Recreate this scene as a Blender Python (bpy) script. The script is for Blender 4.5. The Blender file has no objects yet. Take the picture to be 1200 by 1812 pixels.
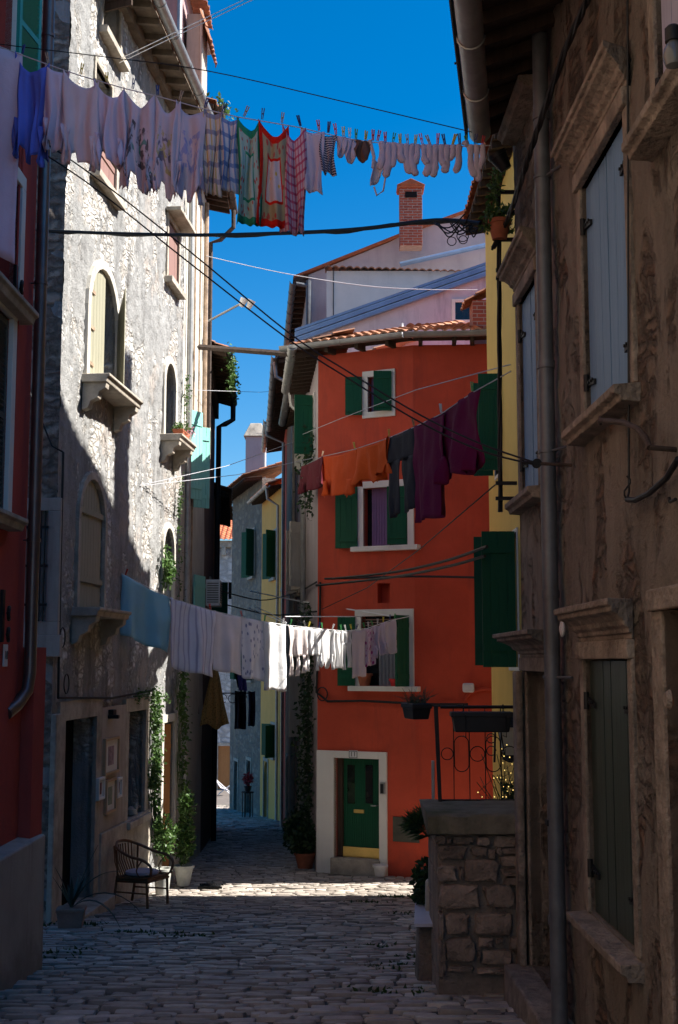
import bpy, bmesh, math, random
from mathutils import Vector, Matrix, noise
V = Vector
random.seed(11)
R = math.radians
scene = bpy.context.scene
COL = scene.collection

# ------------------------------------------------------------------ camera
F = 2228.0
PITCH = math.atan(264 / F)
SP, CP = math.sin(PITCH), math.cos(PITCH)
cam_d = bpy.data.cameras.new('camera')
cam = bpy.data.objects.new('camera', cam_d)
COL.objects.link(cam)
cam_d.sensor_fit = 'VERTICAL'
cam_d.sensor_height = 36
cam_d.lens = F / 1812 * 36
cam_d.clip_end = 3000
cam.location = (0, 0, 0)
cam.rotation_euler = (math.pi / 2 + PITCH, 0, 0)
scene.camera = cam


def ray(px, py):
    u = (px - 600) / F
    v = (906 - py) / F
    return V((u, CP - v * SP, SP + v * CP))


def at(px, py, d):
    r = ray(px, py)
    return r * (d / r.y)


GP = [(-12, -0.9), (2, -1.78), (8.1, -2.34), (9.8, -2.51), (17.5, -3.32), (20.2, -3.64), (23, -3.73), (35, -4.75),
      (49, -6.0), (60, -6.85), (76, -7.5), (140, -10)]


def zg(d):
    for (a, za), (b, zb) in zip(GP, GP[1:]):
        if d <= b:
            return za + (zb - za) * (d - a) / (b - a)
    return GP[-1][1]


# ------------------------------------------------------------------ tagging
def tag(o, label=None, cat=None, group=None, kind=None):
    if label: o['label'] = label
    if cat: o['category'] = cat
    if group: o['group'] = group
    if kind: o['kind'] = kind
    return o


def thing(name, loc, label, cat, group=None):
    o = bpy.data.objects.new(name, None)
    o.empty_display_size = .1
    COL.objects.link(o)
    o.location = loc
    return tag(o, label, cat, group)


OFF = {}


class MB:
    def __init__(self):
        self.v, self.f, self.m, self.uv, self.c = [], [], [], {}, {}

    def add(self, vs, fs, mi=0, uvs=None, col=None):
        b = len(self.v)
        self.v += [V(p) for p in vs]
        for k, f in enumerate(fs):
            if uvs: self.uv[len(self.f)] = [uvs[i] for i in f]
            if col is not None: self.c[len(self.f)] = col
            self.f.append([b + i for i in f])
            self.m.append(mi)
        return b

    def hexa(self, p, mi=0, col=None):      # p: 4 bottom (ccw) + 4 top
        self.add(p, [(3, 2, 1, 0), (4, 5, 6, 7), (0, 1, 5, 4), (1, 2, 6, 5), (2, 3, 7, 6), (3, 0, 4, 7)], mi, col=col)

    def abox(self, x0, x1, y0, y1, z0, z1, mi=0):
        self.hexa([(x0, y0, z0), (x1, y0, z0), (x1, y1, z0), (x0, y1, z0),
                   (x0, y0, z1), (x1, y0, z1), (x1, y1, z1), (x0, y1, z1)], mi)

    def obox(self, c, ax, ay, az, mi=0):    # half axes
        c, ax, ay, az = V(c), V(ax), V(ay), V(az)
        self.hexa([c - ax - ay - az, c + ax - ay - az, c + ax + ay - az, c - ax + ay - az,
                   c - ax - ay + az, c + ax - ay + az, c + ax + ay + az, c - ax + ay + az], mi)

    def wbox(self, W, s0, s1, z0, z1, o0, o1, mi=0):
        q = [(s0, o0), (s1, o0), (s1, o1), (s0, o1)]
        self.hexa([W.P(s, z0, o) for s, o in q] + [W.P(s, z1, o) for s, o in q], mi)

    def quad(self, a, b, c, d, mi=0):
        self.add([a, b, c, d], [(0, 1, 2, 3)], mi)

    def loft(self, A, B, mi=0, cap=True):
        n = len(A)
        fs = [(i, (i + 1) % n, n + (i + 1) % n, n + i) for i in range(n)]
        if cap: fs += [tuple(range(n - 1, -1, -1)), tuple(range(n, 2 * n))]
        self.add(list(A) + list(B), fs, mi)

    def tube(self, pts, r, n=8, mi=0, cap=True):
        pts = [V(p) for p in pts]
        N = len(pts)
        rs = r if isinstance(r, (list, tuple)) else [r] * N
        vs, fs = [], []
        up = None
        for i, p in enumerate(pts):
            t = (pts[min(i + 1, N - 1)] - pts[max(i - 1, 0)])
            if t.length < 1e-9: t = V((0, 0, 1))
            t.normalize()
            if up is None:
                up = V((0, 0, 1)) if abs(t.z) < .9 else V((1, 0, 0))
            a = t.cross(up)
            if a.length < 1e-5: a = t.cross(V((.3, .8, .5)))
            a.normalize()
            b = a.cross(t).normalized()
            up = b
            for k in range(n):
                w = 2 * math.pi * k / n
                vs.append(p + (a * math.cos(w) + b * math.sin(w)) * rs[i])
        for i in range(N - 1):
            for k in range(n):
                k2 = (k + 1) % n
                fs.append((i * n + k, i * n + k2, (i + 1) * n + k2, (i + 1) * n + k))
        if cap:
            fs.append(tuple(range(n - 1, -1, -1)))
            fs.append(tuple((N - 1) * n + k for k in range(n)))
        self.add(vs, fs, mi)

    def lathe(self, c, prof, n=20, mi=0, axis=None):
        c = V(c)
        az = V(axis).normalized() if axis else V((0, 0, 1))
        ax = az.cross(V((0, 1, 0)) if abs(az.y) < .9 else V((1, 0, 0))).normalized()
        ay = az.cross(ax)
        vs, fs = [], []
        for r, z in prof:
            for k in range(n):
                w = 2 * math.pi * k / n
                vs.append(c + az * z + (ax * math.cos(w) + ay * math.sin(w)) * r)
        for i in range(len(prof) - 1):
            for k in range(n):
                k2 = (k + 1) % n
                fs.append((i * n + k, i * n + k2, (i + 1) * n + k2, (i + 1) * n + k))
        fs.append(tuple(range(n - 1, -1, -1)))
        fs.append(tuple((len(prof) - 1) * n + k for k in range(n)))
        self.add(vs, fs, mi)

    def build(self, name, mats, parent=None, smooth=False, bevel=0, label=None, cat=None, group=None, kind=None,
              solid=0, sub=0, angle=40):
        me = bpy.data.meshes.new(name)
        off = V((0, 0, 0))
        p = parent
        while p is not None:
            off += p.location
            p = p.parent
        base = V((0, 0, 0))
        if parent is None and self.v:       # put the origin at the thing's base
            xs = [v.x for v in self.v]; ys = [v.y for v in self.v]; zs = [v.z for v in self.v]
            base = V(((min(xs) + max(xs)) / 2, (min(ys) + max(ys)) / 2, min(zs)))
            off = base
        me.from_pydata([v - off for v in self.v], [], self.f)
        if not isinstance(mats, (list, tuple)): mats = [mats]
        for m in mats: me.materials.append(m)
        me.polygons.foreach_set('material_index', self.m)
        if self.uv:
            ul = me.uv_layers.new(name='UVMap')
            for pi, us in self.uv.items():
                for li, uvc in zip(me.polygons[pi].loop_indices, us): ul.data[li].uv = uvc
        if self.c:
            ca = me.color_attributes.new('tone', 'FLOAT_COLOR', 'CORNER')
            for poly in me.polygons:
                c = self.c.get(poly.index, .5)
                for li in poly.loop_indices: ca.data[li].color = (c, c, c, 1)
        if smooth:
            me.polygons.foreach_set('use_smooth', [True] * len(me.polygons))
            try: me.set_sharp_from_angle(angle=R(angle))
            except Exception: pass
        me.update()
        o = bpy.data.objects.new(name, me)
        COL.objects.link(o)
        o.parent = parent
        if parent is None: o.location = base
        if sub:
            mo = o.modifiers.new('s', 'SUBSURF'); mo.levels = sub; mo.render_levels = sub
        if solid:
            mo = o.modifiers.new('t', 'SOLIDIFY'); mo.thickness = solid; mo.offset = 0
        if bevel:
            mo = o.modifiers.new('b', 'BEVEL'); mo.width = bevel; mo.segments = 2; mo.limit_method = 'ANGLE'
        return tag(o, label, cat, group, kind)


class Wall:
    def __init__(self, p0, p1, toward=(0, 0)):
        self.o = V((p0[0], p0[1], 0))
        t = V((p1[0], p1[1], 0)) - self.o
        self.len = t.length
        self.t = t.normalized()
        self.n = V((self.t.y, -self.t.x, 0))
        if (V((toward[0], toward[1], 0)) - self.o).dot(self.n) < 0: self.n = -self.n

    def P(self, s, z, o=0):
        p = self.o + self.t * s + self.n * o
        return V((p.x, p.y, z))

    def sz(self, px, py, o=0):
        r = ray(px, py)
        k = (self.o + self.n * o).dot(self.n) / r.dot(self.n)
        p = r * k
        return (p - self.o).dot(self.t), p.z

    def rect(self, px0, py0, px1, py1, o=0):
        a = self.sz(px0, py0, o); b = self.sz(px1, py1, o)
        return min(a[0], b[0]), max(a[0], b[0]), min(a[1], b[1]), max(a[1], b[1])

    def d2s(self, d):
        return (d - self.o.y) / self.t.y


def lines(a, b, step, fixed):
    n = max(1, int(round((b - a) / step)))
    L = [a + (b - a) * i / n for i in range(n + 1)]
    fixed = sorted(set(round(x, 5) for x in fixed if a < x < b))
    L = [x for x in L if x in (a, b) or all(abs(x - y) > .35 * step for y in fixed)]
    return sorted(L + fixed)


def facade(mb, W, s0, s1, z0, z1, ops=(), step=1.0, disp=None, reveal=.25, mi=0, rmi=None, zlow=None):
    """ops: (s0,s1,z0,z1,arch)"""
    if rmi is None: rmi = mi
    S = lines(s0, s1, step, [x for o in ops for x in o[:2]])
    Z = lines(z0, z1, step, [x for o in ops for x in o[2:4]])
    ns, nz = len(S), len(Z)
    vs = []
    for z in Z:
        for s in S:
            o = 0
            if disp:
                k = 1.0
                for q in ops:
                    ds = max(q[0] - s, s - q[1], 0); dz = max(q[2] - z, z - q[3], 0)
                    k = min(k, math.hypot(ds, dz) / .15)
                o = disp(s, z) * k
            vs.append(W.P(s, z, o))
    fs = []
    for j in range(nz - 1):
        zc = (Z[j] + Z[j + 1]) / 2
        for i in range(ns - 1):
            sc = (S[i] + S[i + 1]) / 2
            if any(q[0] < sc < q[1] and q[2] < zc < q[3] for q in ops): continue
            a = j * ns + i
            fs.append((a, a + 1, a + ns + 1, a + ns))
    mb.add(vs, fs, mi)
    for q in ops:
        a, b, c, d = q[:4]
        arch = len(q) > 4 and q[4]
        if arch:
            r = (b - a) / 2; zc = d - r; m = (a + b) / 2
            pts = [(m - r * math.cos(math.pi * k / 12), zc + r * math.sin(math.pi * k / 12)) for k in range(13)]
            for k in range(12):
                p, n_ = pts[k], pts[k + 1]
                corner = (a, d) if k < 6 else (b, d)
                mb.add([W.P(*p), W.P(*n_), W.P(*corner)], [(0, 1, 2)], mi)
            mb.add([W.P(a, d), W.P(m, d), W.P(*pts[6])], [(0, 1, 2)], mi)
            mb.add([W.P(b, d), W.P(m, d), W.P(*pts[6])], [(0, 1, 2)], mi)
            path = [(a, c)] + pts + [(b, c)]
        else:
            path = [(a, c), (a, d), (b, d), (b, c)]
        for p, n_ in zip(path, path[1:] + path[:1]):
            mb.quad(W.P(p[0], p[1], 0), W.P(n_[0], n_[1], 0), W.P(n_[0], n_[1], -reveal), W.P(p[0], p[1], -reveal), rmi)


def body(mb, W, s0, s1, z0, z1, depth, mi=0, o0=-.3):
    """closed back volume of a building behind its facade (sides, back, inner blind)"""
    A, B = W.P(s0, 0), W.P(s1, 0)
    C_, D = W.P(s1, 0, -depth), W.P(s0, 0, -depth)
    def w(a, b): mb.quad(V((a.x, a.y, z0)), V((b.x, b.y, z0)), V((b.x, b.y, z1)), V((a.x, a.y, z1)), mi)
    w(B, C_); w(C_, D); w(D, A)
    mb.quad(*[V((p.x, p.y, z1)) for p in (A, B, C_, D)], mi)


def panel(mb, hinge, dirv, w, h, th=.035, planks=4, mi=0, kind='plank', nrm=None, battens=2):
    """shutter or plank door leaf: hinge = bottom hinge corner, dirv = horizontal direction of the leaf"""
    dirv = V(dirv).normalized(); up = V((0, 0, 1))
    n = dirv.cross(up) if nrm is None else V(nrm)
    hinge = V(hinge)
    if kind == 'louver':
        fw = min(.05, w * .18)
        for a, b, c, d in ((0, fw, 0, h), (w - fw, w, 0, h), (fw, w - fw, 0, fw), (fw, w - fw, h - fw, h), (fw, w - fw, h * .48, h * .48 + fw)):
            mb.obox(hinge + dirv * (a + b) / 2 + up * (c + d) / 2, dirv * (b - a) / 2, n * th / 2, up * (d - c) / 2, mi)
        z = fw + .02
        while z < h - fw - .01:
            if not (h * .48 - .02 < z < h * .48 + fw + .02):
                mb.obox(hinge + dirv * w / 2 + up * z, dirv * (w / 2 - fw), (n * .5 + up * .5) * th * .75, (up - n) * .006, mi)
            z += .042
        return
    pw = w / planks
    for i in range(planks):
        j = random.uniform(-.0015, .0015)
        mb.obox(hinge + dirv * pw * (i + .5) + up * h / 2 + n * j, dirv * (pw / 2 - .003), n * th / 2, up * h / 2, mi)
    mb.obox(hinge + dirv * w / 2 + up * h / 2, dirv * (w / 2 - .004), n * th * .3, up * (h / 2 - .004), mi)
    for k in range(battens):
        z = h * (.14 + .72 * k / max(1, battens - 1))
        for sg in (1, -1):
            mb.obox(hinge + dirv * w / 2 + up * z + n * sg * (th * .5 + .007), dirv * (w / 2 - .02), n * .008, up * .04, mi)


def curve_pts(a, b, sag, n=16):
    a, b = V(a), V(b)
    return [a.lerp(b, i / n) - V((0, 0, 4 * sag * (i / n) * (1 - i / n))) for i in range(n + 1)]


def cable(name, pts, r, mat_, label, cat='cable', group=None, n=6):
    m = MB(); m.tube(pts, r, n)
    return m.build(name, mat_, smooth=True, label=label, cat=cat, group=group)


def tiles(mb, A, B, up, length, sp=.2, amp=.045, mi=0, thick=.03, row=.38):
    """corrugated half-round clay tile roof: eave from A to B, slope vector `up`"""
    A, B, up = V(A), V(B), V(up).normalized()
    t = (B - A); L = t.length; t.normalize()
    n = t.cross(up).normalized()
    if n.z < 0: n = -n
    nt = max(2, int(round(L / sp)))
    rows = max(1, int(round(length / row)))
    K = 6
    vs, fs, cs = [], [], []
    for r_ in range(rows):
        u0, u1 = r_ * row - (.04 if r_ else 0), (r_ + 1) * row
        b = len(vs)
        nu = nt * K + 1
        for jj, (u, lift) in enumerate(((u0, .03), (u1, 0))):
            for i in range(nu):
                w = i / K
                k = int(w) % 2
                hgt = abs(math.sin(math.pi * w)) * amp * (1 if True else -1)
                jit = (random.Random(int(w) * 91 + r_ * 17).random() - .5) * .03
                vs.append(A + t * (w * L / nt) + up * (u + jit * (jj == 0)) + n * (hgt + lift))
        for i in range(nu):
            vs.append(vs[b + i] - n * thick)
        for i in range(nu - 1):
            fs.append((b + i, b + i + 1, b + nu + i + 1, b + nu + i)); cs.append((int(i / K), r_))
            fs.append((b + i, b + i + 1, b + 2 * nu + i + 1, b + 2 * nu + i)); cs.append((int(i / K), r_))
    base = len(mb.v)
    for p in vs: mb.v.append(p)
    for f, c in zip(fs, cs):
        mb.c[len(mb.f)] = random.Random(c[0] * 131 + c[1] * 7 + 3).random()
        mb.f.append([base + i for i in f]); mb.m.append(mi)


# ------------------------------------------------------------------ foliage
def leaf(mb, p, d, size, mi=0, wd=.6):
    d = V(d).normalized()
    s = d.cross(V((random.uniform(-1, 1), random.uniform(-1, 1), random.uniform(-.3, 1))))
    if s.length < 1e-4: s = V((1, 0, 0))
    s.normalize()
    n = d.cross(s)
    a = V(p); b = a + d * size
    m = a + d * size * .45 - n * size * .12
    w = s * size * wd / 2
    mb.add([a, m + w, b, m - w, a + d * size * .5], [(0, 1, 4), (1, 2, 4), (2, 3, 4), (3, 0, 4)], mi, col=random.random())


def rdir(bias=(0, 0, 0)):
    while True:
        d = V((random.uniform(-1, 1), random.uniform(-1, 1), random.uniform(-1, 1)))
        if .05 < d.length < 1: break
    return (d.normalized() + V(bias)).normalized()


def clump(mb, c, rad, n, size, mi=0, bias=(0, 0, .2)):
    c = V(c)
    for _ in range(n):
        d = rdir()
        k = random.random() ** .5
        p = c + V((d.x * rad[0], d.y * rad[1], d.z * rad[2])) * k
        leaf(mb, p, rdir(V(bias) + d * .5), size * random.uniform(.6, 1.3), mi)


# ------------------------------------------------------------------ materials
def nodes(name):
    m = bpy.data.materials.new(name)
    m.use_nodes = True
    nt = m.node_tree
    return m, nt, nt.nodes['Principled BSDF']


def N(nt, typ, **kw):
    n = nt.nodes.new(typ)
    for k, v in kw.items():
        if k.startswith('i_'):
            n.inputs[k[2:].replace('_', ' ')].default_value = v
        else:
            setattr(n, k, v)
    return n


def L(nt, a, b): nt.links.new(a, b)


def coords(nt, scale=(1, 1, 1), kind='pos'):
    if kind == 'pos':
        g = N(nt, 'ShaderNodeNewGeometry'); src = g.outputs['Position']
    elif kind == 'uv':
        g = N(nt, 'ShaderNodeTexCoord'); src = g.outputs['UV']
    else:
        g = N(nt, 'ShaderNodeTexCoord'); src = g.outputs['Object']
    mp = N(nt, 'ShaderNodeMapping'); mp.inputs['Scale'].default_value = scale
    L(nt, src, mp.inputs['Vector'])
    return mp.outputs['Vector']


def nz(nt, vec, scale, detail=5, rough=.6, dist=0):
    n = N(nt, 'ShaderNodeTexNoise', i_Scale=scale, i_Detail=detail, i_Roughness=rough, i_Distortion=dist)
    L(nt, vec, n.inputs['Vector'])
    return n.outputs['Fac']


def ramp(nt, fac, stops, interp='LINEAR'):
    r = N(nt, 'ShaderNodeValToRGB')
    r.color_ramp.interpolation = interp
    el = r.color_ramp.elements
    while len(el) < len(stops): el.new(.5)
    for e, (p, c) in zip(el, stops):
        e.position = p
        e.color = (c, c, c, 1) if isinstance(c, (int, float)) else (c[0], c[1], c[2], 1)
    L(nt, fac, r.inputs['Fac'])
    return r.outputs['Color']


def mix(nt, fac, a, b, mode='MIX'):
    m = N(nt, 'ShaderNodeMix', data_type='RGBA', blend_type=mode)
    for sock, v in ((0, fac), (6, a), (7, b)):
        if hasattr(v, 'is_output') or isinstance(v, bpy.types.NodeSocket): L(nt, v, m.inputs[sock])
        elif sock == 0: m.inputs[0].default_value = v
        else: m.inputs[sock].default_value = (v[0], v[1], v[2], 1)
    return m.outputs[2]


def mth(nt, op, a, b=0.0):
    m = N(nt, 'ShaderNodeMath', operation=op)
    for i, v in enumerate((a, b)):
        if isinstance(v, bpy.types.NodeSocket): L(nt, v, m.inputs[i])
        else: m.inputs[i].default_value = v
    return m.outputs[0]


def bump(nt, bs, h, strength, dist=.02):
    b = N(nt, 'ShaderNodeBump', i_Strength=strength, i_Distance=dist)
    L(nt, h, b.inputs['Height'])
    L(nt, b.outputs['Normal'], bs.inputs['Normal'])
    return b


def sc(c, k): return tuple(min(1, x * k) for x in c)


def simple(name, c, rough=.7, var=.2, scale=4, bs_=40, bump_=.2, metal=0, spec=.4, dist=.01, streak=False, tone=0, dirt=None):
    m, nt, b = nodes(name)
    v = coords(nt, (1, 1, .15) if streak else (1, 1, 1))
    f = nz(nt, v, scale, 6, .65)
    colr = ramp(nt, f, [(.3, sc(c, 1 - var)), (.7, sc(c, 1 + var))])
    if dirt:
        f2 = nz(nt, coords(nt, (1, 1, .5)), scale * .37, 6, .7)
        colr = mix(nt, ramp(nt, f2, [(.5, 0), (.72, .75)]), colr, dirt)
    if tone:
        a = N(nt, 'ShaderNodeAttribute', attribute_name='tone')
        colr = mix(nt, 1.0, colr, ramp(nt, a.outputs['Fac'], [(0, 1 - tone), (1, 1)]), 'MULTIPLY')
    L(nt, colr, b.inputs['Base Color'])
    b.inputs['Roughness'].default_value = rough
    b.inputs['Metallic'].default_value = metal
    b.inputs['Specular IOR Level'].default_value = spec
    if bump_:
        bump(nt, b, nz(nt, coords(nt), bs_, 4), bump_, dist)
    return m


def plaster(name, c, var=.12, stain=(.1, .09, .08), amt=.5, bumpy=.3, low=None):
    """painted render with soft blotches, vertical runs and fine grain"""
    m, nt, b = nodes(name)
    v = coords(nt)
    f = nz(nt, v, 1.3, 6, .65)
    colr = ramp(nt, f, [(.3, sc(c, 1 - var)), (.7, sc(c, 1 + var))])
    st = nz(nt, coords(nt, (2.2, 2.2, .28)), 1.6, 7, .7)
    colr = mix(nt, ramp(nt, st, [(.52, 0), (.8, amt)]), colr, stain)
    if low is not None:        # rising damp: ragged tide mark above the paving
        g_ = N(nt, 'ShaderNodeNewGeometry'); sz_ = N(nt, 'ShaderNodeSeparateXYZ'); L(nt, g_.outputs['Position'], sz_.inputs[0])
        hgt = mth(nt, 'ADD', mth(nt, 'SUBTRACT', low, sz_.outputs[2]), mth(nt, 'MULTIPLY', mth(nt, 'SUBTRACT', nz(nt, v, 2.2, 6, .7), .5), 1.6))
        colr = mix(nt, ramp(nt, hgt, [(.35, 0), (.75, .55)]), colr, stain)
    sp = nz(nt, v, 22, 3, .7)
    colr = mix(nt, ramp(nt, sp, [(.66, 0), (.74, .25)]), colr, sc(c, .55))
    L(nt, colr, b.inputs['Base Color'])
    b.inputs['Roughness'].default_value = .9
    b.inputs['Specular IOR Level'].default_value = .2
    h = mth(nt, 'ADD', nz(nt, v, 60, 4), mth(nt, 'MULTIPLY', nz(nt, v, 5, 4), 2.0))
    bump(nt, b, h, bumpy, .012)
    return m


def masonry(name, pl, st1, st2, mort, cover=.5, stain=(.07, .06, .05), stain_amt=.6, bx=.38, bh=.2, bstr=.9, ps=.55, run_k=3.5, run_z=.22, mix2=None, mdet=8, mz=.7, soft=.02):
    """old wall: rubble courses showing where the render has fallen off. works on walls seen along x or y"""
    m, nt, b = nodes(name)
    g = N(nt, 'ShaderNodeNewGeometry')
    sx = N(nt, 'ShaderNodeSeparateXYZ'); L(nt, g.outputs['Position'], sx.inputs[0])
    cm = N(nt, 'ShaderNodeCombineXYZ')
    L(nt, mth(nt, 'ADD', sx.outputs[0], sx.outputs[1]), cm.inputs[0])
    L(nt, sx.outputs[2], cm.inputs[1])
    wob = N(nt, 'ShaderNodeTexNoise', i_Scale=2.5, i_Detail=3)
    L(nt, cm.outputs[0], wob.inputs['Vector'])
    wob2 = N(nt, 'ShaderNodeTexNoise', i_Scale=11, i_Detail=4, i_Roughness=.7)
    L(nt, cm.outputs[0], wob2.inputs['Vector'])
    wv = mix(nt, .12, cm.outputs[0], wob.outputs['Color'], 'LINEAR_LIGHT')
    wv = mix(nt, .045, wv, wob2.outputs['Color'], 'LINEAR_LIGHT')
    br = N(nt, 'ShaderNodeTexVoronoi', feature='DISTANCE_TO_EDGE', i_Scale=1.0)
    mp = N(nt, 'ShaderNodeMapping'); mp.inputs['Scale'].default_value = (1 / bx, 1 / bh, 1)
    L(nt, wv, mp.inputs['Vector']); L(nt, mp.outputs[0], br.inputs['Vector'])
    cell = N(nt, 'ShaderNodeTexVoronoi', i_Scale=1.0); L(nt, mp.outputs[0], cell.inputs['Vector'])
    csep = N(nt, 'ShaderNodeSeparateColor'); L(nt, cell.outputs['Color'], csep.inputs[0])
    v = coords(nt)
    fine = nz(nt, v, 9, 6, .7)
    stone = mix(nt, ramp(nt, mth(nt, 'ADD', mth(nt, 'MULTIPLY', csep.outputs[0], .7), mth(nt, 'MULTIPLY', fine, .4)), [(.2, 0), (.85, 1)]), st1, st2)
    joint = ramp(nt, mth(nt, 'ADD', br.outputs['Distance'], mth(nt, 'MULTIPLY', mth(nt, 'SUBTRACT', nz(nt, g.outputs['Position'], 13, 5, .7), .5), .5)), [(-.03, .0), (.26, 1)])
    stone = mix(nt, joint, mort, stone)
    vstr = nz(nt, coords(nt, (1.6, 1.6, mz)), ps * 2, mdet, .62 if mdet < 8 else .68, .6)
    mask = ramp(nt, vstr, [(cover - soft, 0), (cover + soft, 1)])          # 1 = stone visible
    plc = ramp(nt, nz(nt, coords(nt, (1.5, 1.5, .5)), 2.0, 7, .7), [(.3, sc(pl, .72)), (.7, sc(pl, 1.22))])
    colr = mix(nt, mask, plc, stone)
    if mix2:
        colr = mix(nt, ramp(nt, nz(nt, v, .9, 6, .7), [(.55, 0), (.63, .85)]), colr, mix2)
    run = nz(nt, coords(nt, (run_k, run_k, run_z)), 1.5, 7, .72)
    colr = mix(nt, ramp(nt, run, [(.5, 0), (.78, stain_amt)]), colr, stain)
    L(nt, colr, b.inputs['Base Color'])
    b.inputs['Roughness'].default_value = .93
    b.inputs['Specular IOR Level'].default_value = .15
    hs = mth(nt, 'MULTIPLY', mth(nt, 'ADD', joint, mth(nt, 'MULTIPLY', fine, 1.2)), mask)
    edge = mth(nt, 'MULTIPLY', mth(nt, 'SUBTRACT', 1.0, mask), 1.7)
    h = mth(nt, 'ADD', mth(nt, 'ADD', hs, edge), mth(nt, 'MULTIPLY', nz(nt, v, 26, 6, .7), .9))
    bump(nt, b, h, bstr, .035)
    return m


def wood(name, c, c2, rough=.55, grain=.3, spec=.4):
    m, nt, b = nodes(name)
    f = nz(nt, coords(nt, (14, 14, .8)), 2.0, 7, .65, .4)
    colr = ramp(nt, f, [(.3, c), (.62, c2), (.8, sc(c, .5))])
    pk = nz(nt, coords(nt, (5, 5, 1)), 2.2, 6, .75)
    colr = mix(nt, ramp(nt, pk, [(.58, 0), (.75, .6)]), colr, sc(c, .55))
    L(nt, colr, b.inputs['Base Color'])
    b.inputs['Roughness'].default_value = rough
    b.inputs['Specular IOR Level'].default_value = spec
    bump(nt, b, f, grain, .006)
    return m


def cloth(name, c, pat=None, c2=(.1, .1, .1), c3=None, scale=8, rough=.9, trans=.25, bumpy=.5):
    m, nt, b = nodes(name)
    out = nt.nodes['Material Output']
    uv = coords(nt, (1, 1, 1), 'uv')
    f = nz(nt, coords(nt), 3, 4)
    colr = ramp(nt, f, [(.3, sc(c, .93)), (.7, sc(c, 1.05))])
    if pat == 'check':
        sx = N(nt, 'ShaderNodeSeparateXYZ'); L(nt, uv, sx.inputs[0])
        for ax, cc in ((0, c2), (1, c3 or c2)):
            w = mth(nt, 'FRACT', mth(nt, 'MULTIPLY', sx.outputs[ax], scale))
            colr = mix(nt, mth(nt, 'MULTIPLY', mth(nt, 'LESS_THAN', w, .3), .75), colr, cc)
    elif pat == 'stripe':
        sx = N(nt, 'ShaderNodeSeparateXYZ'); L(nt, uv, sx.inputs[0])
        w = mth(nt, 'FRACT', mth(nt, 'MULTIPLY', sx.outputs[0], scale))
        colr = mix(nt, mth(nt, 'MULTIPLY', mth(nt, 'LESS_THAN', w, .25), .8), colr, c2)
    elif pat == 'hstripe':
        sx = N(nt, 'ShaderNodeSeparateXYZ'); L(nt, uv, sx.inputs[0])
        w = mth(nt, 'FRACT', mth(nt, 'MULTIPLY', sx.outputs[1], scale))
        colr = mix(nt, mth(nt, 'LESS_THAN', w, .5), colr, c2)
    elif pat in ('spots', 'print'):
        vo = N(nt, 'ShaderNodeTexVoronoi', i_Scale=scale); L(nt, uv, vo.inputs['Vector'])
        colr = mix(nt, ramp(nt, vo.outputs['Distance'], [(.22, 1), (.34, 0)]), colr, c2)
        if c3:
            vo2 = N(nt, 'ShaderNodeTexVoronoi', i_Scale=scale * 1.7); L(nt, uv, vo2.inputs['Vector'])
            colr = mix(nt, ramp(nt, vo2.outputs['Distance'], [(.13, 1), (.2, 0)]), colr, c3)
    elif pat == 'border':      # patterned tea towel with coloured frame
        sx = N(nt, 'ShaderNodeSeparateXYZ'); L(nt, uv, sx.inputs[0])
        ex = mth(nt, 'ABSOLUTE', mth(nt, 'SUBTRACT', sx.outputs[0], .5))
        ey = mth(nt, 'ABSOLUTE', mth(nt, 'SUBTRACT', sx.outputs[1], .5))
        e = mth(nt, 'MAXIMUM', ex, ey)
        vo = N(nt, 'ShaderNodeTexVoronoi', i_Scale=scale); L(nt, uv, vo.inputs['Vector'])
        dots = mix(nt, ramp(nt, vo.outputs['Distance'], [(.25, 1), (.36, 0)]), c3, (.5, .1, .08))
        vo3 = N(nt, 'ShaderNodeTexVoronoi', i_Scale=scale * .8); L(nt, uv, vo3.inputs['Vector'])
        inner = mix(nt, ramp(nt, vo3.outputs['Distance'], [(.15, 1), (.22, 0)]), colr, (.8, .5, .05))
        band = mix(nt, mth(nt, 'GREATER_THAN', e, .22), inner, c2)
        band = mix(nt, mth(nt, 'GREATER_THAN', e, .25), band, dots)
        colr = mix(nt, mth(nt, 'GREATER_THAN', e, .42), band, c2)
    elif pat == 'motif':       # tee shirt with a printed panel
        sx = N(nt, 'ShaderNodeSeparateXYZ'); L(nt, uv, sx.inputs[0])
        inx = mth(nt, 'LESS_THAN', mth(nt, 'ABSOLUTE', mth(nt, 'SUBTRACT', sx.outputs[0], .5)), .3)
        iny = mth(nt, 'LESS_THAN', mth(nt, 'ABSOLUTE', mth(nt, 'SUBTRACT', sx.outputs[1], .48)), .24)
        vo = N(nt, 'ShaderNodeTexNoise', i_Scale=scale, i_Detail=3); L(nt, uv, vo.inputs['Vector'])
        mk = mth(nt, 'MULTIPLY', mth(nt, 'MULTIPLY', inx, iny), ramp(nt, vo.outputs['Fac'], [(.5, 0), (.56, .8)]))
        colr = mix(nt, mk, colr, c2)
        if c3:
            vo4 = N(nt, 'ShaderNodeTexNoise', i_Scale=scale * .6, i_Detail=2, i_Distortion=1); L(nt, uv, vo4.inputs['Vector'])
            mk2 = mth(nt, 'MULTIPLY', mth(nt, 'MULTIPLY', inx, iny), ramp(nt, vo4.outputs['Fac'], [(.57, 0), (.6, .8)]))
            colr = mix(nt, mk2, colr, c3)
    L(nt, colr, b.inputs['Base Color'])
    b.inputs['Roughness'].default_value = rough
    b.inputs['Specular IOR Level'].default_value = .1
    bn = bump(nt, b, mth(nt, 'ADD', nz(nt, coords(nt), 14, 4, .6), mth(nt, 'MULTIPLY', nz(nt, coords(nt), 90, 2), .3)), bumpy, .012)
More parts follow.
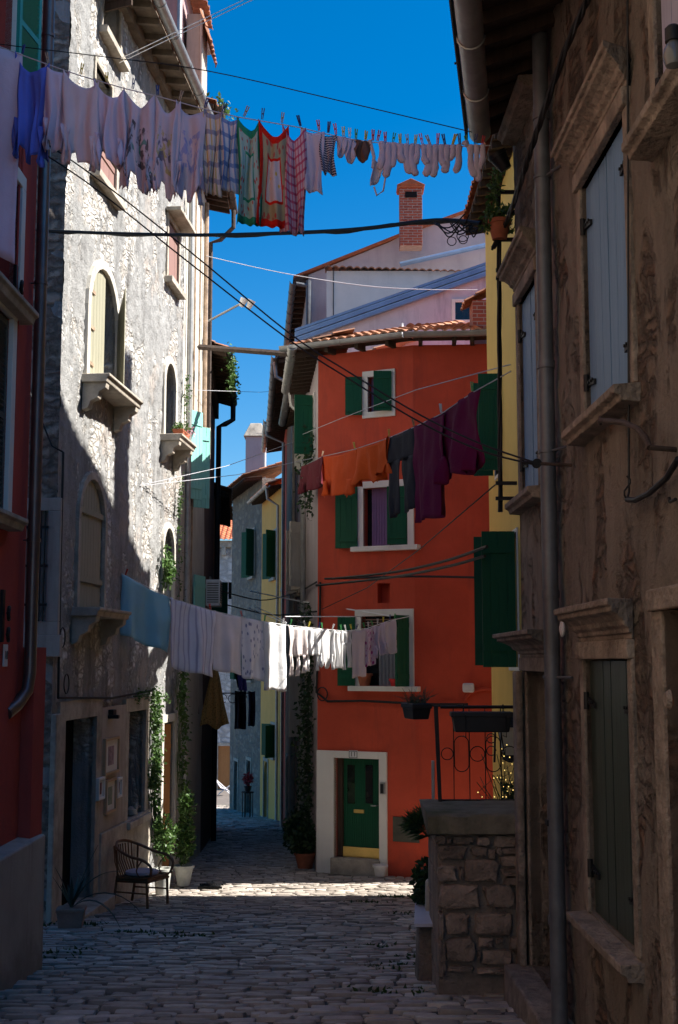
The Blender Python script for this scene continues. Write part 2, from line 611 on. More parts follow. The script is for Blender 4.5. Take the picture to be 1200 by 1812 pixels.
    if trans:
        tr = N(nt, 'ShaderNodeBsdfTranslucent')
        L(nt, colr, tr.inputs['Color'])
        ms = N(nt, 'ShaderNodeMixShader'); ms.inputs[0].default_value = trans
        L(nt, b.outputs[0], ms.inputs[1]); L(nt, tr.outputs[0], ms.inputs[2])
        L(nt, ms.outputs[0], out.inputs['Surface'])
    return m


def leafmat(name, c, c2):
    m, nt, b = nodes(name)
    out = nt.nodes['Material Output']
    a = N(nt, 'ShaderNodeAttribute', attribute_name='tone')
    colr = ramp(nt, a.outputs['Fac'], [(0, c), (1, c2)])
    L(nt, colr, b.inputs['Base Color'])
    b.inputs['Roughness'].default_value = .5
    tr = N(nt, 'ShaderNodeBsdfTranslucent'); L(nt, colr, tr.inputs['Color'])
    ms = N(nt, 'ShaderNodeMixShader'); ms.inputs[0].default_value = .3
    L(nt, b.outputs[0], ms.inputs[1]); L(nt, tr.outputs[0], ms.inputs[2]); L(nt, ms.outputs[0], out.inputs['Surface'])
    return m


def brickmat(name, c1, c2, mort, bw=.25, bh=.075):
    m, nt, b = nodes(name)
    g = N(nt, 'ShaderNodeNewGeometry')
    sx = N(nt, 'ShaderNodeSeparateXYZ'); L(nt, g.outputs['Position'], sx.inputs[0])
    cm = N(nt, 'ShaderNodeCombineXYZ')
    L(nt, mth(nt, 'ADD', sx.outputs[0], sx.outputs[1]), cm.inputs[0]); L(nt, sx.outputs[2], cm.inputs[1])
    br = N(nt, 'ShaderNodeTexBrick', i_Scale=1.0)
    br.inputs['Brick Width'].default_value = bw; br.inputs['Row Height'].default_value = bh
    br.inputs['Mortar Size'].default_value = .008; br.inputs['Color1'].default_value = (*c1, 1)
    br.inputs['Color2'].default_value = (*c2, 1); br.inputs['Mortar'].default_value = (*mort, 1)
    L(nt, cm.outputs[0], br.inputs['Vector'])
    L(nt, mix(nt, .35, br.outputs['Color'], ramp(nt, nz(nt, coords(nt), 8), [(.3, .3), (.7, 1)]), 'MULTIPLY'), b.inputs['Base Color'])
    b.inputs['Roughness'].default_value = .9
    bump(nt, b, mth(nt, 'SUBTRACT', 1.0, br.outputs['Fac']), .6, .01)
    return m


def glassy(name, c=(.01, .012, .014), rough=.06):
    m, nt, b = nodes(name)
    f = nz(nt, coords(nt), 3, 2)
    L(nt, ramp(nt, f, [(.3, sc(c, .7)), (.7, sc(c, 1.6))]), b.inputs['Base Color'])
    b.inputs['Roughness'].default_value = rough
    return m


def emit(name, c, s):
    m, nt, b = nodes(name)
    b.inputs['Base Color'].default_value = (*c, 1)
    b.inputs['Emission Color'].default_value = (*c, 1)
    b.inputs['Emission Strength'].default_value = s
    return m


X = {}
X['stonewall'] = masonry('old_limestone_wall', (.30, .298, .29), (.60, .575, .53), (.90, .885, .85), (.42, .385, .34), .528, (.08, .077, .074), .9, bx=.22, bh=.095, bstr=.9, ps=.4, run_k=2.6, run_z=.3, mix2=(.40, .35, .31))
X['stoneside'] = masonry('rough_side_wall', (.46, .37, .29), (.36, .27, .21), (.56, .47, .38), (.2, .16, .13), .42, (.05, .04, .035), .6, bstr=1.0, bx=.3, bh=.14)
X['rightwall'] = masonry('brown_flaking_wall', (.255, .215, .18), (.27, .16, .11), (.26, .215, .17), (.14, .11, .09), .535, (.075, .063, .053), .6, bx=.24, bh=.08, bstr=1.3, ps=.62, run_k=2.6, run_z=.25, mix2=(.32, .28, .235), mdet=7, mz=.8, soft=.03)
X['rightstone'] = simple('weathered_window_stone', (.235, .195, .158), .92, .5, 5, 20, 1.0, dist=.035, dirt=(.13, .10, .08))
X['rubble'] = simple('rubble_block_stone', (.33, .25, .195), .95, .4, 5, 18, 1.0, dist=.035, dirt=(.09, .07, .05), tone=.45)
X['mossy'] = simple('mossy_slab_stone', (.18, .16, .115), .95, .35, 5, 25, .9, dist=.02, dirt=(.045, .06, .02))
X['rubblemort'] = simple('dark_rubble_mortar', (.20, .16, .13), .95, .3, 8, 40, .7, dist=.02)
X['redleft'] = plaster('dark_pink_red_render', (.42, .07, .055), .14, (.2, .06, .05), .75, .3)
X['plinth'] = plaster('grey_plinth_render', (.40, .35, .30), .16, (.16, .13, .11), .8, .4, low=-1.9)
X['orange'] = plaster('orange_red_render', (.53, .08, .042), .14, (.27, .055, .04), .8, .25, low=-2.9)
X['yellow'] = plaster('yellow_render', (.62, .43, .13), .06, (.35, .22, .06), .3, .15)
X['ochre'] = plaster('ochre_render', (.80, .43, .12), .08, (.4, .26, .12), .3, .15)
X['lilac'] = plaster('lilac_grey_render', (.55, .50, .56), .1, (.2, .18, .23), .8, .25)
X['cream'] = plaster('cream_grey_render', (.50, .46, .43), .08, (.25, .22, .22), .4, .2)
X['mauve'] = plaster('grey_mauve_render', (.42, .36, .37), .1, (.2, .16, .17), .4, .2)
X['pink'] = plaster('pinkish_tall_render', (.42, .27, .27), .15, (.2, .14, .13), .5, .25)
X['brownr'] = plaster('brown_render', (.30, .15, .085), .1, (.15, .08, .05), .4, .2)
X['whitewash'] = plaster('old_whitewash', (.50, .47, .41), .12, (.25, .2, .14), .6, .4)
X['whitetrim'] = plaster('white_stone_trim', (.72, .70, .65), .05, (.4, .37, .3), .3, .2)
X['limestone'] = simple('pale_limestone', (.42, .37, .30), .9, .3, 4, 30, .7, dist=.015, dirt=(.13, .11, .09))
X['greystone'] = masonry('grey_stone_house', (.29, .25, .195), (.21, .18, .14), (.36, .32, .26), (.22, .2, .18), .45, (.1, .09, .08), .5, bx=.45, bh=.22)
X['farwhite'] = masonry('white_stone_far', (.66, .64, .62), (.55, .52, .5), (.72, .7, .68), (.4, .38, .36), .4, (.3, .28, .26), .3, bx=.6, bh=.35)
X['tile'] = simple('clay_roof_tile', (.40, .165, .085), .9, .35, 6, 30, .4, tone=.55, dirt=(.2, .16, .12))
X['tilered'] = simple('red_clay_tile', (.55, .16, .07), .9, .25, 6, 30, .4, tone=.4)
X['brick'] = brickmat('red_chimney_brick', (.38, .095, .05), (.28, .065, .04), (.38, .31, .26))
X['darkwood'] = wood('dark_eave_wood', (.045, .03, .022), (.075, .05, .036), .85, .3, .15)
X['paleshut'] = wood('bleached_yellow_wood', (.245, .235, .165), (.32, .305, .22), .75, .5)
X['green'] = wood('dark_green_paint', (.005, .075, .034), (.007, .09, .042), .5, .12, .22)
X['darkgreen'] = wood('blackish_green_paint', (.020, .032, .024), (.03, .045, .032), .38, .5, .55)
X['teal'] = wood('pale_teal_paint', (.22, .55, .48), (.26, .60, .52), .6, .15)
X['bluegrey'] = wood('blue_grey_old_paint', (.10, .20, .35), (.14, .25, .41), .6, .5)
X['lavender'] = wood('lavender_grey_paint', (.32, .31, .42), (.36, .35, .46), .6, .3)
X['louvgreen'] = wood('teal_green_louvre', (.03, .30, .24), (.035, .33, .27), .5, .1)
X['louvdark'] = wood('dark_grey_louvre', (.035, .045, .045), (.05, .06, .06), .6, .1)
X['doorwood'] = wood('orange_brown_wood', (.42, .17, .05), (.5, .22, .07), .5, .3)
X['redshut'] = wood('faded_red_wood', (.22, .12, .10), (.26, .15, .125), .7, .3)
X['zinc'] = simple('zinc_metal', (.36, .36, .35), .5, .2, 5, 30, .1, .7, .5)
X['greypipe'] = simple('grey_painted_pipe', (.105, .115, .13), .5, .3, 5, 30, .15, .2, .5, dirt=(.06, .055, .05))
X['bronze'] = simple('brown_metal_pipe', (.17, .13, .12), .38, .2, 4, 30, .1, .7, .5)
X['blackiron'] = simple('black_iron', (.012, .012, .013), .55, .3, 10, 60, .3, .3)
X['rustiron'] = simple('rusty_iron', (.07, .05, .04), .8, .4, 12, 60, .6, .4)
X['rustpole'] = simple('rust_streaked_pipe', (.35, .25, .17), .7, .5, 5, 40, .4, .2)
X['blackcable'] = simple('black_cable_rubber', (.010, .010, .011), .6, .2, 6, 30, 0)
X['greycord'] = simple('pale_grey_cord', (.45, .45, .47), .8, .15, 6, 30, 0)
X['whitecord'] = simple('white_cord', (.75, .75, .74), .8, .1, 6, 30, 0)
X['bluemetal'] = simple('blue_flashing_metal', (.16, .25, .40), .4, .15, 4, 30, .05, .4, .5)
X['terracotta'] = simple('terracotta_clay', (.38, .12, .06), .85, .25, 8, 40, .3)
X['blackplastic'] = simple('black_plastic', (.010, .011, .014), .5, .2, 8, 40, .1)
X['whiteplastic'] = simple('white_plastic', (.65, .65, .64), .5, .1, 8, 40, .05)
X['greypot'] = simple('grey_stone_pot', (.42, .42, .38), .85, .2, 8, 40, .3)
X['clayplanter'] = simple('dull_clay_planter', (.26, .19, .15), .9, .25, 6, 40, .3)
X['bamboo'] = wood('brown_bamboo', (.13, .06, .03), (.18, .09, .045), .4, .2)
X['cushion'] = cloth('white_seat_cushion', (.42, .38, .42), trans=0)
X['slab'] = simple('white_bench_slab', (.52, .50, .55), .5, .1, 3, 40, .1)
X['glass'] = glassy('dark_window_glass')
X['dark'] = simple('interior_shade_backing', (.012, .011, .011), .9, .3, 3, 20, 0, spec=.1)  # near-black backing for openings: the shade inside is put into the colour
X['brass'] = simple('brass_plate', (.62, .43, .14), .35, .12, 6, 60, .1, .8)
X['metalmesh'] = simple('dark_hatch_metal', (.075, .075, .06), .5, .35, 5, 60, .3, .5)
X['curtain'] = cloth('sheer_grey_curtain', (.34, .35, .38), trans=.2)
X['lacecurtain'] = cloth('purple_lace_curtain', (.32, .2, .36), 'spots', (.5, .42, .55), None, 18, trans=.1)
X['leaf'] = leafmat('climber_leaf', (.035, .085, .015), (.10, .19, .04))
X['darkleaf'] = leafmat('dark_leaf', (.012, .035, .010), (.035, .075, .02))
X['dryleaf'] = leafmat('greygreen_leaf', (.07, .09, .05), (.16, .17, .09))
X['agave'] = leafmat('agave_leaf', (.03, .06, .045), (.06, .10, .08))
X['palm'] = leafmat('palm_leaf', (.02, .05, .015), (.05, .10, .03))
X['moss'] = leafmat('weed_leaf', (.02, .045, .01), (.05, .09, .02))
X['flower'] = leafmat('pink_petal', (.6, .15, .25), (.7, .4, .5))
X['stem'] = simple('brown_stem', (.08, .055, .03), .9, .3, 10, 40, .3)
X['paper'] = simple('picture_paper', (.62, .60, .55), .8, .1, 4, 40, 0)
X['framewood'] = wood('light_frame_wood', (.42, .28, .16), (.48, .33, .2), .5, .2)
X['eavestone'] = simple('stained_eave_render', (.17, .135, .10), .95, .4, 4, 30, .6, dirt=(.05, .04, .03))
X['blackdoor'] = simple('near_black_door_wood', (.012, .009, .008), .95, .3, 6, 30, .3, spec=.05)  # even near-black tone for the street door leaf
# ------------------------------------------------------------------ light, sky
w = bpy.data.worlds.new('World'); scene.world = w; w.use_nodes = True
wt = w.node_tree
bg = wt.nodes['Background']
SUN_A, SUN_E = R(88.0), R(48.8)          # angle from the street axis towards the right; elevation
to_sun = V((math.cos(SUN_E) * math.sin(SUN_A), math.cos(SUN_E) * math.cos(SUN_A), math.sin(SUN_E)))
sky = N(wt, 'ShaderNodeTexSky', sky_type='NISHITA', sun_disc=False, sun_elevation=SUN_E, sun_rotation=SUN_A,
        altitude=200, air_density=1.0, dust_density=.9, ozone_density=3.0)
hs = N(wt, 'ShaderNodeHueSaturation'); hs.inputs['Saturation'].default_value = 1.52; hs.inputs['Value'].default_value = 1.0
L(wt, sky.outputs[0], hs.inputs['Color'])
L(wt, hs.outputs[0], bg.inputs['Color'])
bg.inputs['Strength'].default_value = .058
sd = bpy.data.lights.new('sun', 'SUN'); sd.energy = 4.7; sd.angle = R(.5); sd.color = (1, .955, .89)
so = bpy.data.objects.new('sun', sd); COL.objects.link(so)
so.rotation_euler = (-to_sun).to_track_quat('-Z', 'Y').to_euler()
scene.view_settings.view_transform = 'Standard'
scene.view_settings.look = 'None'
scene.view_settings.exposure = 1.58
scene.view_settings.gamma = 1
scene.cycles.max_bounces = 8
scene.cycles.diffuse_bounces = 5

# ------------------------------------------------------------------ walls (plan)
WS = Wall((-3.43, 15.2), (-3.43 + .085 * 7.1, 22.3))           # left stone house, street front
WSS = Wall((-3.43, 15.2), (-7.0, 15.35))                        # its end wall facing us
WLR = Wall((-2.76, 6.5), (-2.72, 10.9))                         # red house on the left
WH1 = Wall((-2.83, 22.32), (-3.0, 27.9))
WH2 = Wall((-3.0, 27.9), (-3.35, 33.5))
WH3 = Wall((-3.35, 33.5), (-3.95, 41.0))
WR = Wall((1.585 + .018, -1.0), (1.585 - .018 * 9.75, 9.75))          # old house on the right
WY = Wall((2.42, 9.9), (2.42, 20.15))                           # yellow house
P0 = at(562, 1200, 23.0); P1 = at(735, 1200, 22.2); P2 = at(830, 1200, 22.15)
WF1 = Wall(P0, P1); WF2 = Wall(P1, P2); WF3 = Wall(P2, (3.3, 22.0))
WRS = Wall(P0, (P0.x - .25, 26.3), (-4, 10))                    # alley side of the orange house
WA1 = Wall((P0.x - .25, 26.3), (-1.02, 31.0), (-4, 10))
WA2 = Wall((-1.02, 31.0), (-1.72, 41.0), (-6, 10))
WA3 = Wall((-1.72, 41.0), (-2.15, 47.0), (-8, 10))
WA4 = Wall((-2.15, 47.0), (-3.2, 52.0), (-8, 10))
WA5 = Wall((-3.2, 52.0), (-5.05, 59.2), (-10, 10))

# ------------------------------------------------------------------ ground and street
g = MB()
ds = [-12, -4, 0, 2, 4, 6, 8.1, 9.8, 13, 17.5, 20.2, 23, 29, 35, 42, 49, 60, 76, 140, 400]
for a, b in zip(ds, ds[1:]):
    za, zb = zg(a) - .03, zg(b) - .03
    if b > 140: zb = za - 8
    xw = 60 if b < 140 else 400
    g.quad((-xw, a, za), (xw, a, za), (xw, b, zb), (-xw, b, zb))
earth = simple('packed_earth', (.12, .10, .085), .95, .3, 2, 20, .6)
g.build('ground', earth, kind='structure')


def xleft(d):
    if d < 11.2: return -2.7
    if d < 15.2: return -3.9
    if d < 22.3: return -3.43 + .085 * (d - 15.2)
    if d < 27.9: return -2.83 - .03 * (d - 22.3)
    if d < 33.5: return -3.0 - .0625 * (d - 27.9)
    if d < 41: return -3.35 - .08 * (d - 33.5)
    return -3.95 - .09 * (d - 41)


def xright(d):
    if d < 9.9: return 1.55
    if d < 22.3: return 2.5
    if d < 23: return P0.x
    if d < 26.3: return P0.x - .25 * (d - 23) / 3.3
    if d < 31: return -.85 - .03 * (d - 26.3)
    if d < 41: return -1.0 - .07 * (d - 31)
    if d < 47: return -1.72 - .07 * (d - 41)
    if d < 52: return -2.15 - .21 * (d - 47)
    if d < 59.2: return -3.2 - .257 * (d - 52)
    return -2


m_, nt, b_ = nodes('worn_cobble_stone')
at_ = N(nt, 'ShaderNodeAttribute', attribute_name='tone')
v_ = coords(nt)
base_ = ramp(nt, at_.outputs['Fac'], [(0, (.21, .18, .155)), (.5, (.42, .365, .31)), (1, (.68, .61, .53))])
base_ = mix(nt, .75, base_, ramp(nt, nz(nt, v_, 7, 6, .7), [(.25, .5), (.65, 1)]), 'MULTIPLY')
L(nt, base_, b_.inputs['Base Color'])
L(nt, ramp(nt, nz(nt, v_, 12, 4), [(.3, .34), (.7, .7)]), b_.inputs['Roughness'])
b_.inputs['Specular IOR Level'].default_value = .5
bump(nt, b_, mth(nt, 'ADD', nz(nt, v_, 14, 5, .65), mth(nt, 'MULTIPLY', nz(nt, v_, 60, 3), .4)), .55, .012)
X['cobble'] = m_
X['mortar'] = simple('dark_joint_earth', (.12, .105, .085), .95, .4, 6, 50, .8, dist=.02)

st = MB()
rs = random.Random(5)
# joint bed
dd = 4.0
while dd < 63:
    e = dd + .5
    for k in range(1):
        st.quad((xleft(dd) - .6, dd, zg(dd)), (xright(dd) + .6, dd, zg(dd)), (xright(e) + .6, e, zg(e)), (xleft(e) - .6, e, zg(e)), 1)
    dd = e


def cob(x0, x1, y0, y1, h, tone):
    jx = lambda: rs.uniform(-.016, .016)
    jy = lambda: rs.uniform(-.014, .014)
    c = [(x0 + jx(), y0 + jy()), (x1 + jx(), y0 + jy()), (x1 + jx(), y1 + jy()), (x0 + jx(), y1 + jy())]
    # cut corners -> 8-gon
    pts = []
    for i in range(4):
        p, q, r_ = c[i - 1], c[i], c[(i + 1) % 4]
        k1 = rs.uniform(.12, .3); k2 = rs.uniform(.07, .2)
        pv = (q[0] + (p[0] - q[0]) * (k1 if i % 2 else k2), q[1] + (p[1] - q[1]) * (k1 if i % 2 else k2))
        nv = (q[0] + (r_[0] - q[0]) * (k2 if i % 2 else k1), q[1] + (r_[1] - q[1]) * (k2 if i % 2 else k1))
        pts += [pv, nv]
    cx = sum(p[0] for p in pts) / 8; cy = sum(p[1] for p in pts) / 8
    tx, ty = rs.uniform(-.04, .04), rs.uniform(-.09, .09)
    vs = []
    for k, z in ((1.0, -.02), (.985, h * .6), (.93, h * .9), (.62, h)):
        for p in pts:
            x, y = cx + (p[0] - cx) * k, cy + (p[1] - cy) * k
            vs.append((x, y, zg(y) + z + (tx * (x - cx) + ty * (y - cy)) * (1 if k < 1 else 0)))
    vs.append((cx, cy, zg(cy) + h * 1.03))
    fs = []
    for r_ in range(3):
        for i in range(8):
            j = (i + 1) % 8
            fs.append((r_ * 8 + i, r_ * 8 + j, r_ * 8 + 8 + j, r_ * 8 + 8 + i))
    for i in range(8): fs.append((24 + i, 24 + (i + 1) % 8, 32))
    st.add(vs, fs, 0, col=tone)


d = 5.0
while d < 62:
    big = .04 * max(0, (12 - d) / 6) if d < 12 else 0
    dep = rs.uniform(.095, .15) + big
    flat = 14.35 < d < 14.65
    if flat: dep = .42
    if d > 36: dep = rs.uniform(.2, .3)
    x = xleft(d) - .15 + rs.uniform(-.2, 0)
    xr = xright(d) + .1
    ph = rs.uniform(0, 6.28)
    while x < xr:
        wd = rs.uniform(.13, .36) + big * 1.5
        if rs.random() < .15: wd = rs.uniform(.1, .16)
        if flat: wd = rs.uniform(.5, .85)
        if d > 36: wd *= 1.5
        off = .05 * math.sin(x * 1.7 + d * .9) + .03 * math.sin(x * 5 + ph) + rs.uniform(-.012, .012)
        gp = rs.uniform(.006, .016)
        h = (rs.uniform(.016, .042) if not 19 < d < 23 else rs.uniform(.014, .024)) if not flat else .03
        if rs.random() > .012 or flat:
            dv = rs.uniform(.8, 1.0)
            cob(x + gp, x + wd - gp, d + off + .006, d + off + dep * dv - .006, h, max(0, min(1, rs.gauss(.45, .22))))
        x += wd
    d += dep
st.build('cobblestone_street', [X['cobble'], X['mortar']], smooth=True, kind='structure', angle=50)

# drain grate set in the sunlit strip
q = MB()
c = at(373, 1557, 21.0); zc = zg(21.0) + .062
for k in range(12):
    q.abox(c.x - .16 + k * .028, c.x - .16 + k * .028 + .014, 20.85, 21.1, zc - .03, zc)
q.abox(c.x - .19, c.x + .2, 20.82, 20.85, zc - .03, zc + .002); q.abox(c.x - .19, c.x + .2, 21.1, 21.13, zc - .03, zc + .002)
q.build('drain_grate', X['blackiron'], label='small slotted iron drain grate set in the sunlit strip of cobbles', cat='drain grate')

# weeds in the joints
wd = MB()
for (px, py, n) in ((700, 1715, 60), (690, 1760, 40), (760, 1700, 60), (640, 1600, 50), (700, 1590, 60), (250, 1655, 60), (150, 1640, 60), (90, 1640, 50), (330, 1660, 50), (110, 1690, 40), (60, 1700, 30), (660, 1680, 40), (730, 1620, 50), (420, 1440, 20)):
    dlo = 6.0
    while dlo < 70 and at(px, py, dlo).z > zg(dlo): dlo += .05
    c = at(px, py, dlo)
    for _ in range(n):
        x = c.x + random.gauss(0, .17); y = c.y + random.gauss(0, .1)
        leaf(wd, (x, y, zg(y) + .005), rdir((0, 0, 1.2)), random.uniform(.03, .075), wd=.5)
wd.build('joint_weeds', X['moss'], label='low green weeds sprouting between the cobbles', cat='weeds', kind='stuff')


def roof_gutter(mb, A, B, r=.075, mi=0, n=7):
    """half-round gutter"""
    A, B = V(A), V(B)
    t = (B - A).normalized(); s = t.cross(V((0, 0, 1))).normalized()
    loops = []
    for p in (A, B):
        loops.append([p + s * math.cos(math.pi + math.pi * k / n) * r + V((0, 0, 1)) * math.sin(math.pi + math.pi * k / n) * r for k in range(n + 1)] +
                     [p + s * math.cos(-math.pi * k / n) * r * .88 + V((0, 0, 1)) * math.sin(-math.pi * k / n) * r * .88 for k in range(n + 1)])
    mb.loft(loops[0], loops[1], mi)
    m = int((B - A).length / .9)
    for i in range(1, m):
        p = A.lerp(B, i / m)
        mb.tube([p + s * r * 1.05 * math.cos(math.pi + math.pi * k / 8) + V((0, 0, 1)) * r * 1.05 * math.sin(math.pi + math.pi * k / 8) for k in range(9)], .008, 5, mi)


def eave_under(mb, W, s0, s1, z, over, mi=0, step=.35, rise=.1):
    """rafters and boards below a roof overhang"""
    mb.hexa([W.P(s0, z + .1, 0), W.P(s1, z + .1, 0), W.P(s1, z + .1 - rise, over), W.P(s0, z + .1 - rise, over),
             W.P(s0, z + .14, 0), W.P(s1, z + .14, 0), W.P(s1, z + .14 - rise, over), W.P(s0, z + .14 - rise, over)], mi)
    s = s0 + .1
    while s < s1 - .05:
        mb.hexa([W.P(s, z, 0), W.P(s + .07, z, 0), W.P(s + .07, z - rise, over), W.P(s, z - rise, over),
                 W.P(s, z + .1, 0), W.P(s + .07, z + .1, 0), W.P(s + .07, z + .1 - rise, over), W.P(s, z + .1 - rise, over)], mi)
        s += step


def slope_up(W, pitch): return -W.n * math.cos(pitch) + V((0, 0, math.sin(pitch)))


def bracket_shelf(mb, W, s0, s1, z, dep=.34, th=.09, mi=0, brackets=True):
    prof = [(0, 0), (dep, 0), (dep, -.035), (dep - .03, -.05), (dep - .045, -th), (0, -th)]
    mb.loft([W.P(s0, z + b, a) for a, b in prof], [W.P(s1, z + b, a) for a, b in prof], mi)
    if brackets:
        for c in (s0 + .13, s1 - .13):
            bp = [(0, -th), (dep * .85, -th), (dep * .82, -th - .07), (dep * .6, -th - .12), (dep * .55, -th - .2), (dep * .3, -th - .24), (dep * .22, -th - .33), (0, -th - .36)]
            mb.loft([W.P(c - .075, z + b, a) for a, b in bp], [W.P(c + .075, z + b, a) for a, b in bp], mi)


def cornice(mb, W, s0, s1, z0, z1, dep, mi=0, ret=True):
    """moulded stone lintel, deepest at its top, with mitred ends"""
    h = z1 - z0
    prof = [(0, .0), (.10, .0), (.10, .13), (.2, .15), (.2, .26), (.36, .34), (.42, .46), (.62, .60), (.86, .68), (.86, .80), (1, .83), (1, 1), (0, 1)]
    A = [W.P(s0 - a * dep * .6, z0 + b * h, a * dep) for a, b in prof]
    B = [W.P(s1 + a * dep * .6, z0 + b * h, a * dep) for a, b in prof]
    mb.loft(A, B, mi)


def frame(mb, W, a, b, c, d, w_=.11, o=.03, mi=0, sill=True, reveal=.25, bottom=False):
    mb.wbox(W, a - w_, a, c, d, -.06, o, mi); mb.wbox(W, b, b + w_, c, d, -.06, o, mi)
    mb.wbox(W, a - w_, b + w_, d, d + w_, -.06, o, mi)
    if bottom: mb.wbox(W, a - w_, b + w_, c - w_, c, -.06, o, mi)


def rnd(seed, amp, f1=1.3, f2=5):
    def fn(s, z):
        return amp * (noise.noise(V((s * f1 + seed, z * f1, seed))) + .5 * noise.noise(V((s * f2 + seed, z * f2 * 1.6, seed * 2))))
    return fn


# ================================================================== LEFT RED HOUSE (near left)
h = thing('red_house', WLR.P(3, zg(10)), 'dark red rendered house along the left edge with a grey plinth and corner drainpipe', 'house')
m = MB()
d2 = lambda dd: WLR.d2s(dd)
z7 = 7.2
winU = (d2(9.05), d2(9.95), 4.55, 6.1)                       # upper window with open teal louvres
a_ = WLR.sz(18, 925); t_ = WLR.sz(12, 560)
winL = (d2(9.2), d2(10.15), a_[1] + .03, t_[1])
winM = (d2(9.35), d2(10.3), 2.95, 4.0)
facade(m, WLR, 0, WLR.len, -3.4, z7, [winU, winL, winM], 1.0, None, .18)
body(m, WLR, 0, WLR.len, -3.4, z7, 5)
m.build('wall', X['redleft'], h)
m = MB()
m.hexa([(-2.62, 10.92, -3.4), (-2.60, 11.25, -3.4), (-5, 11.25, -3.4), (-5, 10.92, -3.4), (-2.62, 10.92, .12), (-2.60, 11.25, .12), (-5, 11.25, .12), (-5, 10.92, .12)])
m.build('low_side_wall', X['redleft'], h)
m = MB()
prof = [(-2.585, 6.6), (-2.555, 11.26)]
for (x0, y0), (x1, y1) in zip(prof, prof[1:]):
    m.hexa([(x0 - .25, y0, -3.4), (x0, y0, -3.4), (x1, y1, -3.4), (x1 - .25, y1, -3.4), (x0 - .25, y0, -1.47), (x0 - .01, y0, -1.5), (x1 - .01, y1, -1.5), (x1 - .25, y1, -1.47)])
m.build('plinth', X['plinth'], h, bevel=.015)
for nm, q, sh in (('window', winU, 'louvgreen'), ('window', winL, 'louvdark'), ('window', winM, None)):
    f = MB(); frame(f, WLR, q[0], q[1], q[2], q[3], .12, .04)
    wf = f.build('window', X['whitetrim'], h, bevel=.006)
    p = MB(); p.wbox(WLR, q[0], q[1], q[2], q[3], -.18, -.15); p.build('pane', X['glass'], wf)
    s_ = MB(); bracket_shelf(s_, WLR, q[0] - .16, q[1] + .16, q[2] - .01, .17, .1, brackets=False); s_.build('sill', X['limestone'], wf, bevel=.006)
    if sh == 'louvgreen':
        hw = (q[1] - q[0]) / 2
        k = MB(); panel(k, WLR.P(q[1], q[2] + .02, .05), WLR.t * .8 + WLR.n * .12, hw, q[3] - q[2] - .04, kind='louver'); k.build('shutter', X[sh], wf)
        k = MB(); panel(k, WLR.P(q[0], q[2] + .02, .05), -WLR.t * .8 + WLR.n * .12, hw, q[3] - q[2] - .04, kind='louver'); k.build('shutter', X[sh], wf)
    elif sh:
        hw = (q[1] - q[0]) / 2
        for k_ in (0, 1):
            k = MB(); panel(k, WLR.P(q[0] + hw * k_ + .01, q[2] + .02, -.02), WLR.t, hw - .02, q[3] - q[2] - .04, kind='louver'); k.build('shutter', X[sh], wf)
m = MB()
pp = [V((-2.63, 10.8, z)) for z in (7.0, 4, 1, -.1)] + [V((-2.645, 10.78, -.25)), V((-2.69, 10.66, -.36)), V((-2.74, 10.5, -.43))]
m.tube(pp, .052, 14)
for z in (5.6, 3.3, 1.02): m.tube([(-2.63, 10.8, z), (-2.63, 10.8, z + .03)], .06, 14); m.tube([(-2.63, 10.8, z + .015), (-2.74, 10.8, z + .015)], .008)
m.build('drainpipe', X['bronze'], h, smooth=True)
m = MB()
for dx in (.22, .30): m.tube([WLR.P(d2(10.55 - dx), 7.0, .02), WLR.P(d2(10.55 - dx), 2.0, .02)], .012, 6)
m.build('wall_cable', X['redleft'], h, smooth=True)
# scrolled iron wall anchors
for (px, py) in ((30, 515), (7, 1092)):
    s_, z_ = WLR.sz(px, py, .03)
    k = MB()
    k.wbox(WLR, s_ - .03, s_ + .03, z_ - .2, z_ + .22, .004, .03)
    for zc_ in (-.14, 0.03):
        k.tube([WLR.P(s_ + .05 * math.cos(t) , z_ + zc_ + .05 * math.sin(t), .05 + .03 * math.sin(t * .5)) for t in [i * .5 for i in range(14)]], .016, 6)
    k.build('wall_anchor', X['blackiron'], h)
s_, z_ = WLR.sz(12, 1160, .02)
k = MB(); k.wbox(WLR, s_ - .06, s_ + .06, z_ - .09, z_ + .09, .003, .014); np_ = k.build('number_plate', X['whiteplastic'], h, bevel=.004)


def text3d(txt, W, s, z, o, size, mat_, parent, name='lettering'):
    cu = bpy.data.curves.new(name, 'FONT'); cu.body = txt; cu.size = size; cu.align_x = 'CENTER'; cu.align_y = 'CENTER'; cu.extrude = .001
    tmp = bpy.data.objects.new(name, cu); COL.objects.link(tmp)
    dg = bpy.context.evaluated_depsgraph_get()
    me = bpy.data.meshes.new_from_object(tmp.evaluated_get(dg))
    bpy.data.objects.remove(tmp)
    o_ = bpy.data.objects.new(name, me); COL.objects.link(o_)
    xa = V((0, 0, 1)).cross(W.n).normalized()
    M = Matrix((xa, V((0, 0, 1)), W.n)).transposed().to_4x4()
    off = V((0, 0, 0)); p = parent
    while p is not None: off += p.location; p = p.parent
    M.translation = W.P(s, z, o) - off
    me.transform(M)
    me.materials.clear(); me.materials.append(mat_)
    o_.parent = parent
    return o_


text3d('18', WLR, s_, z_, .016, .1, X['blackiron'], np_)

